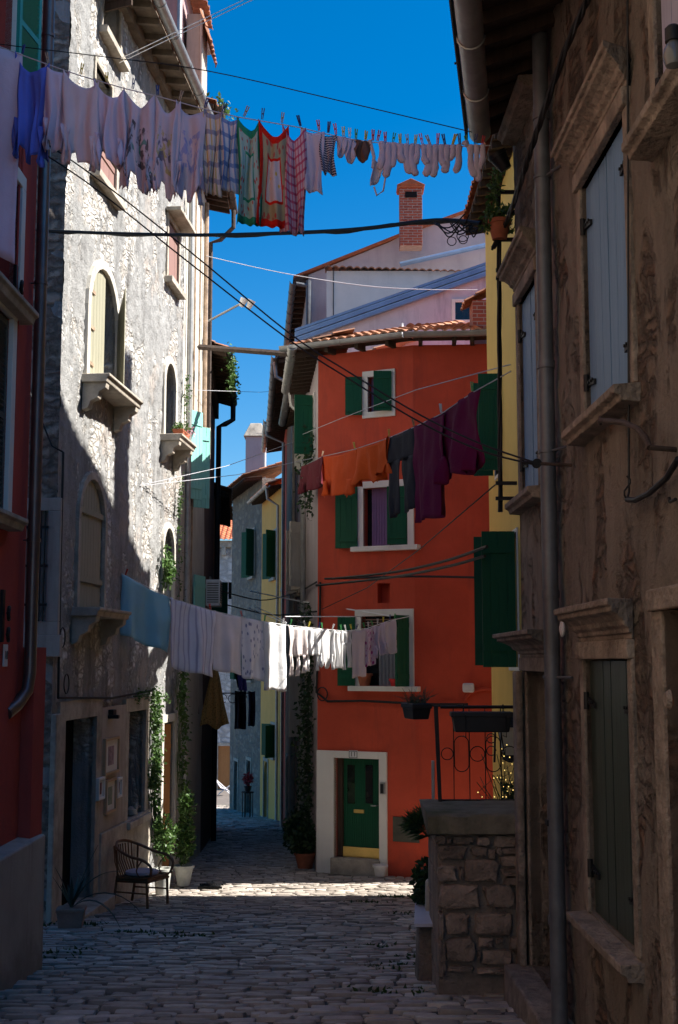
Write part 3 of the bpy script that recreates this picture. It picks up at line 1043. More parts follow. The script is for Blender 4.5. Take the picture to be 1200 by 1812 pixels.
# ================================================================== LEFT STONE HOUSE
h = thing('stone_house', WS.P(3.5, zg(19)), 'tall old limestone house with peeling render and arched shuttered windows in bright sun', 'house')
def arch(px0, px1, pyb, pyt, pb=None):
    a = WS.sz(px0, pyb)[0]; b = WS.sz(px1, pyb)[0]
    mid = (px0 + px1) / 2
    return (a, b, WS.sz(mid, pyb)[1], WS.sz(mid, pyt)[1], True)
A1 = arch(152, 202, 686, 474); A2 = arch(288, 306, 778, 642); A3 = arch(134, 178, 1078, 846); A4 = arch(285, 303, 1062, 934)
def rct(px0, py0, px1, py1):
    a = WS.sz(px0, (py0 + py1) / 2)[0]; b = WS.sz(px1, (py0 + py1) / 2)[0]; mid = (px0 + px1) / 2
    return (a, b, WS.sz(mid, py1)[1], WS.sz(mid, py0)[1])
DOOR = rct(106, 1272, 162, 1606); LW = rct(222, 1258, 252, 1445); D2 = rct(284, 1278, 304, 1520)
UW = rct(180, -30, 212, 82); SW = rct(167, 132, 196, 165); PW = rct(166, 268, 204, 330); RW = rct(296, 400, 315, 505)
DOOR = (DOOR[0], DOOR[1], zg(15.9) - .1, DOOR[3]); D2 = (D2[0], D2[1], zg(21) - .1, D2[3])
ops = [A1, A2, A3, A4, DOOR, LW, D2, UW, SW, PW, RW]
m = MB()
dn = rnd(3.3, .028)
dsp = lambda s, z: dn(s, z) + .018 * noise.noise(V((s * 9, z * 12, 2))) + .014 * noise.noise(V((s * 20, z * 26, 7)))
facade(m, WS, 0, WS.len, -4.2, 9.75, ops, .045, dsp, .3)
body(m, WS, 0, WS.len, -4.2, 9.75, 4.5)
m.build('wall', X['stonewall'], h, smooth=True, angle=55)
# end wall towards us, with a barred window
m = MB()
def wss(px0, py0, px1, py1):
    q = WSS.rect(px0, py0, px1, py1); return q
BW = wss(52, 905, 82, 1100)
d3 = rnd(8.1, .03, 2, 6)
facade(m, WSS, -.0, 3.2, -4.2, 9.75, [BW], .07, lambda s, z: d3(s, z) * min(1, max(0, s) * 4), .2)
m.build('end_wall', X['stoneside'], h, smooth=True, angle=55)
m = MB(); frame(m, WSS, BW[0], BW[1], BW[2], BW[3], .16, .06, bottom=True); m.wbox(WSS, BW[0] - .2, BW[1] + .2, BW[2] - .42, BW[2] - .16, -.02, .1)
bw = m.build('window', X['plinth'], h, bevel=.008)
k = MB()
n_ = 4
for i in range(n_ + 1):
    s_ = BW[0] + (BW[1] - BW[0]) * (i + .5) / (n_ + 1); k.tube([WSS.P(s_, BW[2], .08), WSS.P(s_, BW[3], .08)], .011, 6)
for z_ in (.15, .5, .85): k.wbox(WSS, BW[0] - .02, BW[1] + .02, BW[2] + (BW[3] - BW[2]) * z_ - .015, BW[2] + (BW[3] - BW[2]) * z_ + .015, .07, .09)
k.build('window_bars', X['blackiron'], bw)
k = MB(); k.wbox(WSS, BW[0], BW[1], BW[2], BW[3], -.2, -.17); k.build('pane', X['glass'], bw)
# arched windows: leaves, trim, shelves
def archleaf(q, s0, s1, th, o):
    mb = MB(); a, b, c, d = q[:4]; r = (b - a) / 2; mm = (a + b) / 2; zc = d - r
    npl = max(2, int((s1 - s0) / .12))
    for i in range(npl):
        x0 = s0 + (s1 - s0) * i / npl + .003; x1 = s0 + (s1 - s0) * (i + 1) / npl - .003
        top = lambda x: zc + math.sqrt(max(0, r * r - (x - mm) ** 2)) - .01
        mb.hexa([WS.P(x0, c + .01, o), WS.P(x1, c + .01, o), WS.P(x1, c + .01, o + th), WS.P(x0, c + .01, o + th), WS.P(x0, top(x0), o), WS.P(x1, top(x1), o), WS.P(x1, top(x1), o + th), WS.P(x0, top(x0), o + th)])
    return mb
def archtrim(mb, q, w_=.1, o=.035):
    a, b, c, d = q[:4]; r = (b - a) / 2; mm = (a + b) / 2; zc = d - r
    for x0, x1 in ((a - w_, a), (b, b + w_)): mb.wbox(WS, x0, x1, c, zc, -.05, o)
    for k in range(12):
        t0, t1 = math.pi * k / 12, math.pi * (k + 1) / 12
        p = [(mm - r * math.cos(t0), zc + r * math.sin(t0)), (mm - r * math.cos(t1), zc + r * math.sin(t1)), (mm - (r + w_) * math.cos(t1), zc + (r + w_) * math.sin(t1)), (mm - (r + w_) * math.cos(t0), zc + (r + w_) * math.sin(t0))]
        mb.loft([WS.P(x, z, -.05) for x, z in p], [WS.P(x, z, o) for x, z in p])
for i, q in enumerate((A1, A2, A3, A4)):
    t = MB(); archtrim(t, q, .13 if i in (0, 1) else .1, .05)
    wf = t.build('arched_window', X['whitewash'] if i != 2 else X['limestone'], h, bevel=.006)
    k = MB(); k.wbox(WS, q[0], q[1], q[2], q[3], -.3, -.27); k.build('pane', X['dark'], wf)
    if i == 0:
        mid = q[0] + (q[1] - q[0]) * .60
        lf = archleaf(q, q[0] + .01, mid, .04, -.04).build('shutter', X['paleshut'], wf)
        k = MB()
        for zz in (.12, .42, .72): k.wbox(WS, q[0] - .02, q[0] + .3, q[2] + (q[3] - q[2]) * zz, q[2] + (q[3] - q[2]) * zz + .045, .001, .02)
        k.build('strap_hinge', X['rustpole'], lf)
        k = MB()
        hh = q[3] - q[2]
        pl = WS.P(q[1], q[2], .03); dv = (WS.n * .5 - WS.t * .86).normalized()
        for j in range(3):
            w0, w1 = .13 * j, .13 * (j + 1) - .006
            k.loft([pl + dv * w0 + V((0, 0, .02)), pl + dv * w1 + V((0, 0, .02)), pl + dv * w1 + WS.t * .035 + V((0, 0, .02)), pl + dv * w0 + WS.t * .035 + V((0, 0, .02))],
                   [pl + dv * w0 + V((0, 0, hh * (.72 + .07 * j))), pl + dv * w1 + V((0, 0, hh * (.79 + .07 * j))), pl + dv * w1 + WS.t * .035 + V((0, 0, hh * (.79 + .07 * j))), pl + dv * w0 + WS.t * .035 + V((0, 0, hh * (.72 + .07 * j)))])
        k.build('shutter', X['paleshut'], wf)
    if i == 2:
        lf = archleaf(q, q[0] + .01, q[1] - .01, .04, -.05).build('shutter', X['paleshut'], wf)
        k = MB()
        for zz in (.2, .72): k.wbox(WS, q[0] - .02, q[1] + .02, q[2] + (q[3] - q[2]) * zz, q[2] + (q[3] - q[2]) * zz + .07, -.008, .02)
        k.build('batten', X['paleshut'], lf)
    if i < 3:
        k = MB(); bracket_shelf(k, WS, q[0] - .22, q[1] + .22, q[2] - .005, .38, .11); k.build('stone_ledge', X['limestone'], wf, bevel=.008)
# other openings
def plainwin(q, trim, leafmat_=None, w_=.09, sill=True, o=.03, name='window', pane='glass', smat='limestone'):
    t = MB(); frame(t, WS, q[0], q[1], q[2], q[3], w_, o)
    wf = t.build(name, X[trim], h, bevel=.005)
    k = MB(); k.wbox(WS, q[0], q[1], q[2], q[3], -.3, -.27); k.build('pane', X[pane], wf)
    if sill: k = MB(); k.wbox(WS, q[0] - .14, q[1] + .14, q[2] - .11, q[2] - .002, -.05, .13); k.build('sill', X[smat], wf, bevel=.01)
    if leafmat_: k = MB(); panel(k, WS.P(q[0] + .01, q[2], -.03), WS.t, q[1] - q[0] - .02, q[3] - q[2]); k.build('shutter', X[leafmat_], wf)
    return wf
plainwin(UW, 'limestone'); plainwin(SW, 'limestone', w_=.06, sill=False); plainwin(PW, 'limestone', 'redshut'); rw = plainwin(RW, 'limestone', 'redshut')
k = MB(); k.wbox(WS, RW[0] - .14, RW[1] + .3, RW[3] + .1, RW[3] + .17, .0, .26); k.build('hood', X['limestone'], rw, bevel=.01)
ro = MB(); k = V(WS.P(UW[0], UW[3] - .02, .05)); panel(ro, WS.P(UW[0], UW[2] + .25, .05), WS.n * .8 - WS.t * .3, .45, 1.1); ro.build('shutter', X['darkwood'], h)
lw = plainwin(LW, 'limestone', None, .2, True, .05, pane='dark')
k = MB(); panel(k, WS.P(LW[0] + .0, LW[2] + .35, -.22), WS.t, (LW[1] - LW[0]) * .4, LW[3] - LW[2] - .4); k.build('wood_panel', X['doorwood'], lw)
dd_ = plainwin(DOOR, 'limestone', None, .24, False, .05, name='doorway', pane='dark')
k = MB(); panel(k, WS.P(DOOR[0] + .02, DOOR[2], -.24), WS.t, (DOOR[1] - DOOR[0]) * .5, DOOR[3] - DOOR[2]); k.build('door', X['blackdoor'], dd_)
k = MB(); k.wbox(WS, DOOR[0] - .2, DOOR[1] + .25, zg(15.9) - .2, zg(15.9) + .07, -.2, .28); k.build('doorstep', X['limestone'], dd_, bevel=.015)
dd_ = plainwin(D2, 'whitewash', None, .13, False, .05, name='doorway', pane='dark')
k = MB(); panel(k, WS.P(D2[1] - .03, D2[2], -.04), -WS.n * .3 - WS.t * .9, (D2[1] - D2[0]) * .9, D2[3] - D2[2] - .05, nrm=WS.n); k.build('door', X['doorwood'], dd_)
# smooth rendered ground floor zone between door and window, stone dado
k = MB()
k.wbox(WS, DOOR[1] + .245, LW[0] - .21, zg(17) + .98, LW[3] + .12, .03, .05); k.build('render_patch', X['plinth'], h)
k = MB(); k.wbox(WS, DOOR[1] + .245, LW[1] + .3, -3.8, zg(17) + .97, .0, .075); k.build('stone_dado', X['limestone'], h, bevel=.01)
k = MB(); k.wbox(WS, -.02, DOOR[0] - .245, -3.8, DOOR[3] + .1, .0, .07); k.build('corner_stone', X['limestone'], h, bevel=.012)
# eave and roof
EV = 9.62
m = MB(); eave_under(m, WS, -.2, 6.3, EV, .45, step=.5, rise=.05)
m.wbox(WS, -.2, 6.3, EV - .12, EV + .1, 0, .12)
m.build('eave', X['eavestone'], h)
m = MB(); tiles(m, WS.P(-.3, EV + .12, .5), WS.P(6.4, EV + .12, .5), slope_up(WS, R(20)), 4.2); m.build('roof', X['tile'], h)
m = MB(); roof_gutter(m, WS.P(-.4, EV + .1, .56), WS.P(6.45, EV + .1, .56), .085); m.build('gutter', X['zinc'], h, smooth=True)
# iron scrolls, wall lamp, vent, cables on this facade
for (px, py) in ((108, 1128), (115, 1210)):
    s_, z_ = WS.sz(px, py, .05)
    k = MB(); k.tube([WS.P(s_ + .1 * math.cos(i * .45), z_ + .12 * math.sin(i * .45), .07) for i in range(15)], .008, 5); k.build('cable_loop', X['blackcable'], h, smooth=True)
k = MB()
a = WS.sz(112, 800, .06); b = WS.sz(103, 1235, .06); c = WS.sz(270, 1222, .06)
k.tube([WS.P(a[0], a[1], .06), WS.P(a[0] + .01, (a[1] + b[1]) / 2, .06), WS.P(b[0], b[1], .06), WS.P((b[0] + c[0]) / 2, b[1] * .5 + c[1] * .5 - .06, .06), WS.P(c[0], c[1], .06)], .016, 6)
k.tube([WSS.P(.9, 4.9, .06), WSS.P(.5, 3.6, .07), WSS.P(.06, 2.6, .07), WS.P(a[0], a[1], .06)], .012, 6)
k.build('wall_cable', X['blackcable'], h, smooth=True)
s_, z_ = WS.sz(196, 1262, .06)
k = MB(); k.wbox(WS, s_ - .09, s_ + .09, z_ - .03, z_ + .05, .02, .12); k.wbox(WS, s_ - .12, s_ - .04, z_ - .07, z_ - .02, .05, .2); k.build('wall_lamp', X['blackiron'], h, bevel=.01)

# pictures hung on the wall
def picture(px0, py0, px1, py1, frame_m, label, art):
    a = WS.sz(px0, (py0 + py1) / 2, .06)[0]; b = WS.sz(px1, (py0 + py1) / 2, .06)[0]
    mid = (px0 + px1) / 2; c = WS.sz(mid, py1, .06)[1]; d = WS.sz(mid, py0, .06)[1]
    t = thing('framed_picture', WS.P((a + b) / 2, c, .06), label, 'picture', 'pictures hung beside the doorway')
    f = MB(); w_ = .035
    for q in ((a, a + w_, c, d), (b - w_, b, c, d), (a + w_, b - w_, c, c + w_), (a + w_, b - w_, d - w_, d)): f.wbox(WS, *q, .05, .095)
    f.build('frame', X[frame_m], t, bevel=.003)
    f = MB(); f.wbox(WS, a + w_, b - w_, c + w_, d - w_, .052, .066); f.build('mount', X['paper'], t)
    f = MB(); m1, m2 = (b - a) * .3, (d - c) * .24; f.wbox(WS, a + m1, b - m1, c + m2, d - m2, .066, .069); f.build('image', art, t)
abst = simple('washed_picture_ink', (.30, .22, .24), .8, .5, 9, 10, 0); grn = simple('green_picture_ink', (.22, .27, .2), .8, .3, 9, 10, 0); drk = simple('dark_picture_ink', (.14, .05, .05), .8, .4, 9, 10, 0)
picture(183, 1305, 208, 1369, 'framewood', 'wooden framed picture with a smudgy dark red blot, above the green one', abst)
picture(185, 1378, 203, 1438, 'framewood', 'wooden framed green picture in the middle of the lower row', grn)
picture(171, 1376, 182, 1415, 'whitetrim', 'small white framed picture on the doorway side of the green one', drk)
picture(205, 1376, 213, 1411, 'whitetrim', 'small white framed picture next to the ground floor window', drk)

# ================================================================== LEFT ROW BEHIND
h = thing('whitewashed_house', WH1.P(2.5, zg(25)), 'tall narrow whitewashed house just beyond the limestone house, rusty pipe on its front', 'house')
m = MB(); facade(m, WH1, 0, WH1.len, -5, 10.25, [], .3, rnd(6, .03), .2); body(m, WH1, 0, WH1.len, -5, 10.25, 4); m.build('wall', X['whitewash'], h, smooth=True)
m = MB(); eave_under(m, WH1, -.1, WH1.len, 10.2, .5); m.build('eave', X['darkwood'], h)
m = MB(); tiles(m, WH1.P(-.1, 10.28, .55), WH1.P(WH1.len + .05, 10.28, .55), slope_up(WH1, R(18)), 3.5); m.build('roof', X['tile'], h)
m = MB(); roof_gutter(m, WH1.P(-.1, 10.25, .6), WH1.P(WH1.len, 10.25, .6)); e = WH1.P(5.2, 10.15, .6)
m.tube([e, WH1.P(5.2, 9.75, .6), WH1.P(5.35, 9.5, .3), WH1.P(5.4, 9.45, .08), WH1.P(5.4, 5.2, .08)], .05, 8); m.build('gutter', X['rustiron'], h, smooth=True)
m = MB(); s1 = WH1.sz(335, 700, .09)[0]; m.tube([WH1.P(max(.1, s1), 9.9, .09), WH1.P(max(.1, s1), -3.5, .09)], .055, 10); m.build('drainpipe', X['zinc'], h, smooth=True)
m = MB(); m.tube([WH1.P(4.1, 9.9, .08), WH1.P(4.1, 4.5, .08)], .05, 8); m.tube([WH1.P(3.0, 9.9, .05), WH1.P(3.0, 3.5, .05)], .02, 6); m.tube([WH1.P(1.8, 9.9, .05), WH1.P(1.8, 0, .05)], .02, 6)
m.build('rusty_pipe', X['rustpole'], h, smooth=True)
wi = (1.1, 1.95, 3.0, 4.7)
m = MB(); frame(m, WH1, *wi, .06, .03); wf = m.build('window', X['limestone'], h)
k = MB(); panel(k, WH1.P(.95, 3.02, .05), WH1.t * .8 + WH1.n * .5, .40, 1.68); k.build('shutter', X['teal'], wf)
k = MB(); panel(k, WH1.P(2.0, 2.98, .05), WH1.n * .7 + WH1.t * .6, .38, 1.6); k.build('shutter', X['teal'], wf)
k = MB(); k.wbox(WH1, 1.1, 1.95, 3.0, 4.7, .0, .02); k.build('pane', X['dark'], wf)  # near-black sheet on the blank wall stands in for a shaded opening
k = MB(); panel(k, WH1.P(2.5, .3, .05), WH1.t * .9 + WH1.n * .2, .7, 1.4); k.build('shutter', X['teal'], wf)
c = WH1.P(4.9, 1.15, .28)
u = thing('air_conditioner', c, 'white slatted air conditioner unit under the teal shutters on the whitewashed house', 'air conditioner')
k = MB(); k.obox(c + V((0, 0, .3)), WH1.t * .38, WH1.n * .15, V((0, 0, .28))); k.build('casing', X['whiteplastic'], u, bevel=.015)
k = MB()
for i in range(9): k.obox(c + V((0, 0, .1 + i * .05)) + WH1.n * .155, WH1.t * .3, WH1.n * .01, V((0, 0, .008))); k.obox(c + V((0, 0, .1 + i * .05)) - WH1.t * .385, WH1.t * .008, WH1.n * .12, V((0, 0, .008)))
k.build('grille', X['metalmesh'], u)

h = thing('pink_tall_house', (-5, 25, zg(25)), 'tall pinkish house rising behind the limestone house gutter', 'house')
m = MB(); m.abox(-7.5, -3.28, 24.3, 28, -4, 15.2); m.build('wall', X['pink'], h)
m = MB(); m.tube([(-3.24, 24.22, 14.0), (-3.24, 24.22, 9)], .055, 10); m.build('drainpipe', X['zinc'], h, smooth=True)
m = MB(); roof_gutter(m, (-3.08, 23.4, 14.3), (-3.08, 28.2, 14.3), .12); m.tube([(-3.08, 23.5, 14.25), (-3.1, 23.7, 13.9), (-3.22, 24.2, 13.7)], .07, 10); m.build('gutter', X['zinc'], h, smooth=True)
m = MB(); tiles(m, (-3.05, 23.8, 14.35), (-3.05, 28.2, 14.35), (-1, 0, .35), 4); m.build('roof', X['tile'], h)
m = MB(); m.abox(-3.22, -2.93, 25.2, 26.0, 10.4, 13.6); m.abox(-2.928, -2.87, 25.12, 26.08, 10.4, 13.65); m.build('chimney_shaft', X['plinth'], h, bevel=.02)
m = MB(); tiles(m, (-2.72, 25.0, 12.9), (-2.72, 26.2, 12.9), (-.3, 0, 1), .6); tiles(m, (-2.78, 25.0, 13.75), (-2.78, 26.2, 13.75), (-1, 0, .3), .5); m.build('chimney_tiles', X['tile'], h)

h = thing('brown_row_house', WH2.P(2.5, zg(30)), 'dark house with a deep ivy-topped wooden eave and black drainpipe, past the teal shutters', 'house')
m = MB(); facade(m, WH2, 0, WH2.len, -6, 7.0, [(1.2, 2.1, 3.9, 5.5), (3.2, 4.0, .6, 2.0)], 1, None, .25); body(m, WH2, 0, WH2.len, -6, 7.0, 4); m.build('wall', plaster('dark_brown_render', (.16, .10, .075)), h)
m = MB(); eave_under(m, WH2, -.2, WH2.len, 6.95, .45, step=.28, rise=.12); m.wbox(WH2, -.2, WH2.len, 6.5, 7.0, 0, .1); m.build('eave', X['darkwood'], h)
m = MB(); tiles(m, WH2.P(-.2, 7.0, .5), WH2.P(WH2.len, 7.0, .5), slope_up(WH2, R(20)), 3.0); m.build('roof', X['tile'], h)
m = MB(); roof_gutter(m, WH2.P(-.2, 6.92, .52), WH2.P(WH2.len, 6.92, .52))
m.tube([WH2.P(4.9, 6.85, .5), WH2.P(4.9, 6.35, .5), WH2.P(4.75, 6.2, .3), WH2.P(4.6, 6.1, .14), WH2.P(4.6, -5.2, .12)], .07, 8); m.build('drainpipe', X['blackiron'], h, smooth=True)
for q in ((1.2, 2.1, 3.9, 5.5), (3.2, 4.0, .6, 2.0)):
    m = MB(); frame(m, WH2, *q, .08, .03); wf = m.build('window', X['limestone'], h); k = MB(); k.wbox(WH2, q[0], q[1], q[2], q[3], -.25, -.22); k.build('pane', X['glass'], wf)
    if q[2] > 3: continue
    k = MB(); panel(k, WH2.P(q[1], q[2], .04), WH2.n * .8 + WH2.t * .5, .45, q[3] - q[2]); k.build('shutter', X['green'], wf)
m = MB()
for _ in range(420):
    p = WH2.P(random.uniform(-.2, 3.2), 6.98, .5) + V((random.gauss(.02, .07), 0, random.uniform(-.75, .22) * random.random())); leaf(m, p, rdir((.6, -.3, -.2)), random.uniform(.06, .12))
m.build('eave_ivy', X['leaf'], None, label='ivy tuft spilling over the dark wooden eave', cat='ivy')
m = MB()
for _ in range(240):
    p = WH1.P(random.uniform(.2, 1.6), 10.33, .55) + V((random.gauss(0, .14), 0, abs(random.gauss(0, .13)))); leaf(m, p, rdir((.3, -.3, .3)), random.uniform(.06, .12))
m.build('roof_plant', X['leaf'], None, label='bright green plant growing on the roof edge behind the shirts', cat='plant')
m = MB(); e = WH1.P(4.6, 7.4, .1)
m.tube([e, e + V((.75, -.2, .35))], .025, 6); sp_ = thing('floodlight', e, 'twin white floodlight on a slanted pole against the sky', 'floodlight'); m.build('pole', X['zinc'], sp_, smooth=True)
for dx in (0, .16):
    k = MB(); c = e + V((.78 + dx, -.2, .38 - dx * .25)); k.lathe(c, [(.03, -.12), (.055, -.1), (.085, .05), (.09, .08)], 12, axis=(.4, -.2, .9)); k.build('lamp_head', X['whiteplastic'], sp_, smooth=True)

h = thing('rust_orange_house', WH3.P(3, zg(37)), 'low rust brown house at the left end of the alley', 'house')
m = MB(); facade(m, WH3, 0, WH3.len, -7, 4.5, [(2, 2.9, zg(36) - .1, zg(36) + 2.0)], 1, None, .25); body(m, WH3, 0, WH3.len, -7, 4.5, 4); m.build('wall', X['brownr'], h)
m = MB(); eave_under(m, WH3, -.1, WH3.len, 4.45, .4); m.build('eave', X['darkwood'], h)
m = MB(); tiles(m, WH3.P(-.1, 4.55, .45), WH3.P(WH3.len, 4.55, .45), slope_up(WH3, R(20)), 3.0); m.build('roof', X['tile'], h)
m = MB(); frame(m, WH3, 2, 2.9, zg(36), zg(36) + 2.0, .12, .04); wf = m.build('doorway', X['limestone'], h); k = MB(); panel(k, WH3.P(2.02, zg(36), -.15), WH3.t, .86, 2.0); k.build('door', X['darkwood'], wf)
# ================================================================== ORANGE RED HOUSE
h = thing('orange_house', ((P0.x + P1.x) / 2, 22.6, zg(22.6)), 'bright orange-red corner house with dark green shutters and a white framed green door', 'house')
def r1(px0, py0, px1, py1):
    a = WF1.sz(px0, (py0 + py1) / 2)[0]; b = WF1.sz(px1, (py0 + py1) / 2)[0]; mid = (px0 + px1) / 2
    return (a, b, WF1.sz(mid, py1)[1], WF1.sz(mid, py0)[1])
T = r1(652, 666, 690, 728); Mw = r1(644, 862, 722, 966); Bw = r1(640, 1090, 722, 1214); Dr = r1(592, 1342, 672, 1522); Nch = r1(668, 1032, 690, 1067)
ZE = 5.66
m = MB()
facade(m, WF1, 0, WF1.len, -4.3, ZE, [T, Mw, Bw, (Dr[0], Dr[1], zg(22.6) - .05, Dr[3]), Nch], 1, None, .22)
facade(m, WF2, 0, WF2.len, -4.3, ZE, [], 1); facade(m, WF3, 0, WF3.len, -4.3, ZE, [], 1)
facade(m, WRS, 0, WRS.len, -4.3, ZE, [(.9, 1.75, 4.0, 5.1)], 1, None, .2, 1)
m.wbox(WF1, Nch[0], Nch[1], Nch[2], Nch[3], -.24, -.2)
A = WF3.P(WF3.len, 0)
m.quad(V((3.3, 22.0, -4.3)), V((3.3, 21.75, -4.3)), V((3.3, 21.75, ZE)), V((3.3, 22.0, ZE)))  # hidden forward return, added to cut off the far edge of the sun strip
m.quad(V((3.3, 21.75, -4.3)), V((6.5, 21.75, -4.3)), V((6.5, 21.75, ZE)), V((3.3, 21.75, ZE)))
m.quad(V((6.5, 21.75, -4.3)), V((6.5, 26.5, -4.3)), V((6.5, 26.5, ZE)), V((6.5, 21.75, ZE)))
m.quad(V((6.5, 26.5, -4.3)), V((-.6, 26.5, -4.3)), V((-.6, 26.5, ZE)), V((6.5, 26.5, ZE)))
k = WRS.P(WRS.len, 0)
m.add([V((P0.x, P0.y, ZE)), V((P1.x, P1.y, ZE)), V((P2.x, P2.y, ZE)), V((3.3, 22, ZE)), V((3.3, 21.75, ZE)), V((6.5, 21.75, ZE)), V((6.5, 26.5, ZE)), V((k.x, k.y, ZE))], [tuple(range(8))])
m.build('wall', [X['orange'], X['mauve']], h)


def win(W, q, par, trim='whitetrim', tw=.11, o=.035, pane='glass', rev=.2, sill=None, top=True):
    f = MB(); frame(f, W, q[0], q[1], q[2], q[3], tw, o)
    if sill is None: f.wbox(W, q[0] - tw, q[1] + tw, q[2] - tw, q[2], -.06, o)
    wf = f.build('window', X[trim], par, bevel=.005)
    k = MB(); k.wbox(W, q[0], q[1], q[2], q[3], -rev, -rev + .03); k.build('pane', X[pane], wf)
    if sill: k = MB(); k.wbox(W, q[0] - tw - .1, q[1] + tw + .1, q[2] - .09, q[2] - .002, -.1, sill); k.build('sill', X[trim], wf, bevel=.008)
    return wf


def handles(W, wf, q): pass


wT = win(WF1, T, h, tw=.11)
k = MB(); panel(k, WF1.P(T[0] - .10, T[2] - .05, .06), -WF1.t * .92 + WF1.n * .35, .31, T[3] - T[2] + .06); k.build('shutter', X['green'], wT)
k = MB(); panel(k, WF1.P(T[1] + .06, T[2] - .02, .06), WF1.n * .45 - WF1.t * .85, .33, T[3] - T[2] + .08); k.build('shutter', X['green'], wT)
k = MB(); [k.tube([WF1.P(T[0] + .02 + .012 * i, T[2], -.12 + .008 * math.sin(i * 1.9)), WF1.P(T[0] + .02 + .012 * i, T[3], -.12 + .008 * math.sin(i * 1.9))], .009, 5) for i in range(24)]; k.build('curtain', X['lacecurtain'], wT)
wM = win(WF1, Mw, h, tw=.12, sill=.12)
k = MB(); panel(k, WF1.P(Mw[0] - .10, Mw[2] - .02, .06), -WF1.t * .97 + WF1.n * .12, .42, Mw[3] - Mw[2] + .05); k.build('shutter', X['green'], wM)
k = MB(); panel(k, WF1.P(Mw[1] - .01, Mw[2] + .01, .02), WF1.n * .30 - WF1.t * .9, .36, Mw[3] - Mw[2] - .02); k.build('shutter', X['green'], wM)
k = MB(); [k.tube([WF1.P(Mw[0] + .12 + .014 * i, Mw[2], -.12 + .012 * math.sin(i * 1.7)), WF1.P(Mw[0] + .12 + .014 * i, Mw[3], -.12 + .012 * math.sin(i * 1.7))], .011, 5) for i in range(24)]; k.build('curtain', X['lacecurtain'], wM)
wB = win(WF1, Bw, h, tw=.12, sill=.13)
k = MB(); panel(k, WF1.P(Bw[0] - .10, Bw[2] + .0, .06), -WF1.t * .97 + WF1.n * .12, .33, Bw[3] - Bw[2]); k.build('shutter', X['green'], wB)
k = MB(); panel(k, WF1.P(Bw[1] + .02, Bw[2] + .0, .03), WF1.n * .95 - WF1.t * .16, .42, Bw[3] - Bw[2] - .0); k.build('shutter', X['green'], wB)
k = MB(); [k.tube([WF1.P(Bw[0] + .30 + .015 * i, Bw[2], -.12 + .014 * math.sin(i * 1.3)), WF1.P(Bw[0] + .30 + .015 * i, Bw[3] - .18, -.12 + .014 * math.sin(i * 1.3))], .013, 5) for i in range(34)]; k.build('curtain', X['curtain'], wB)
k = MB()
for z_ in (.05, .1, .15): k.wbox(WF1, Bw[0], Bw[1], Bw[3] - z_ - .02, Bw[3] - z_, -.12, -.06)
k.build('roller_blind', X['redshut'], wB)
# door
zb = zg(22.7)
m = MB(); tw = .235
a, b, c, d = Dr
left = WF1.sz(558, 1430)[0]; right = WF1.sz(686, 1430)[0]; top = WF1.sz(620, 1329)[1]
m.wbox(WF1, max(.0, left), a, zb - .15, top, -.1, .04); m.wbox(WF1, b, right, zb - .15, top, -.1, .04); m.wbox(WF1, a, b, d, top, -.1, .04)
df = m.build('door_frame', X['whitetrim'], h, bevel=.008)
m = MB(); panel(m, WF1.P(a + .1, c + .1, -.2), WF1.t, b - a - .1, d - c - .1, .05, 22, battens=0); dl = m.build('door', X['green'], df)
for px in (622, 654):
    s0 = WF1.sz(px - 7, 1390, -.17)[0]; s1 = WF1.sz(px + 6, 1390, -.17)[0]
    k = MB(); k.wbox(WF1, s0, s1, WF1.sz(px, 1424)[1], WF1.sz(px, 1355)[1], -.19, -.165); k.build('glass_light', X['glass'], dl)
s0, z0 = WF1.sz(635, 1436, -.16); k = MB(); k.wbox(WF1, s0 - .1, s0 + .1, z0 - .03, z0 + .035, -.18, -.155); k.build('letter_slot', X['brass'], dl, bevel=.006)
s0, z0 = WF1.sz(666, 1426, -.12); k = MB(); k.tube([WF1.P(s0, z0, -.17), WF1.P(s0, z0, -.11), WF1.P(s0 - .1, z0, -.11)], .012, 8); k.build('handle', X['zinc'], dl, smooth=True)
k = MB(); k.wbox(WF1, a + .1, b, c + .02, c + .2, -.17, -.14); k.build('kick_plate', X['brass'], dl, bevel=.004)
k = MB(); k.wbox(WF1, a, a + .1, c, d, -.22, -.12); k.build('jamb', X['darkwood'], df)
k = MB(); k.wbox(WF1, a - .05, b + .02, zb - .2, c + .02, -.2, .08); k.build('doorstep', X['limestone'], df, bevel=.012)
s0, z0 = WF1.sz(625, 1335, .05)
k = MB(); k.wbox(WF1, s0 - .085, s0 + .085, z0 - .07, z0 + .07, .042, .052); npl = k.build('number_plate', X['whiteplastic'], df, bevel=.015)
k = MB()
for q in ((s0 - .08, s0 + .08, z0 + .052, z0 + .06), (s0 - .08, s0 + .08, z0 - .06, z0 - .052), (s0 - .08, s0 - .072, z0 - .052, z0 + .052), (s0 + .072, s0 + .08, z0 - .052, z0 + .052)): k.wbox(WF1, *q, .0525, .0545)
k.build('plate_border', X['blackiron'], npl)
text3d('11', WF1, s0, z0, .0535, .115, X['blackiron'], npl)
s0, z0 = WF1.sz(677, 1395, .06); k = MB(); k.wbox(WF1, s0 - .05, s0 + .05, z0 - .1, z0 + .1, .04, .07); it = k.build('intercom', X['zinc'], df, bevel=.008)
k = MB(); k.wbox(WF1, s0 - .035, s0 + .025, z0 - .085, z0 + .075, .07, .078); k.build('intercom_face', X['blackplastic'], it)
s0, s1, z0, z1 = WF1.rect(695, 1445, 742, 1492, .02); k = MB(); k.wbox(WF1, s0, s1, z0, z1, .002, .02); k.build('meter_hatch', X['metalmesh'], h, bevel=.004)
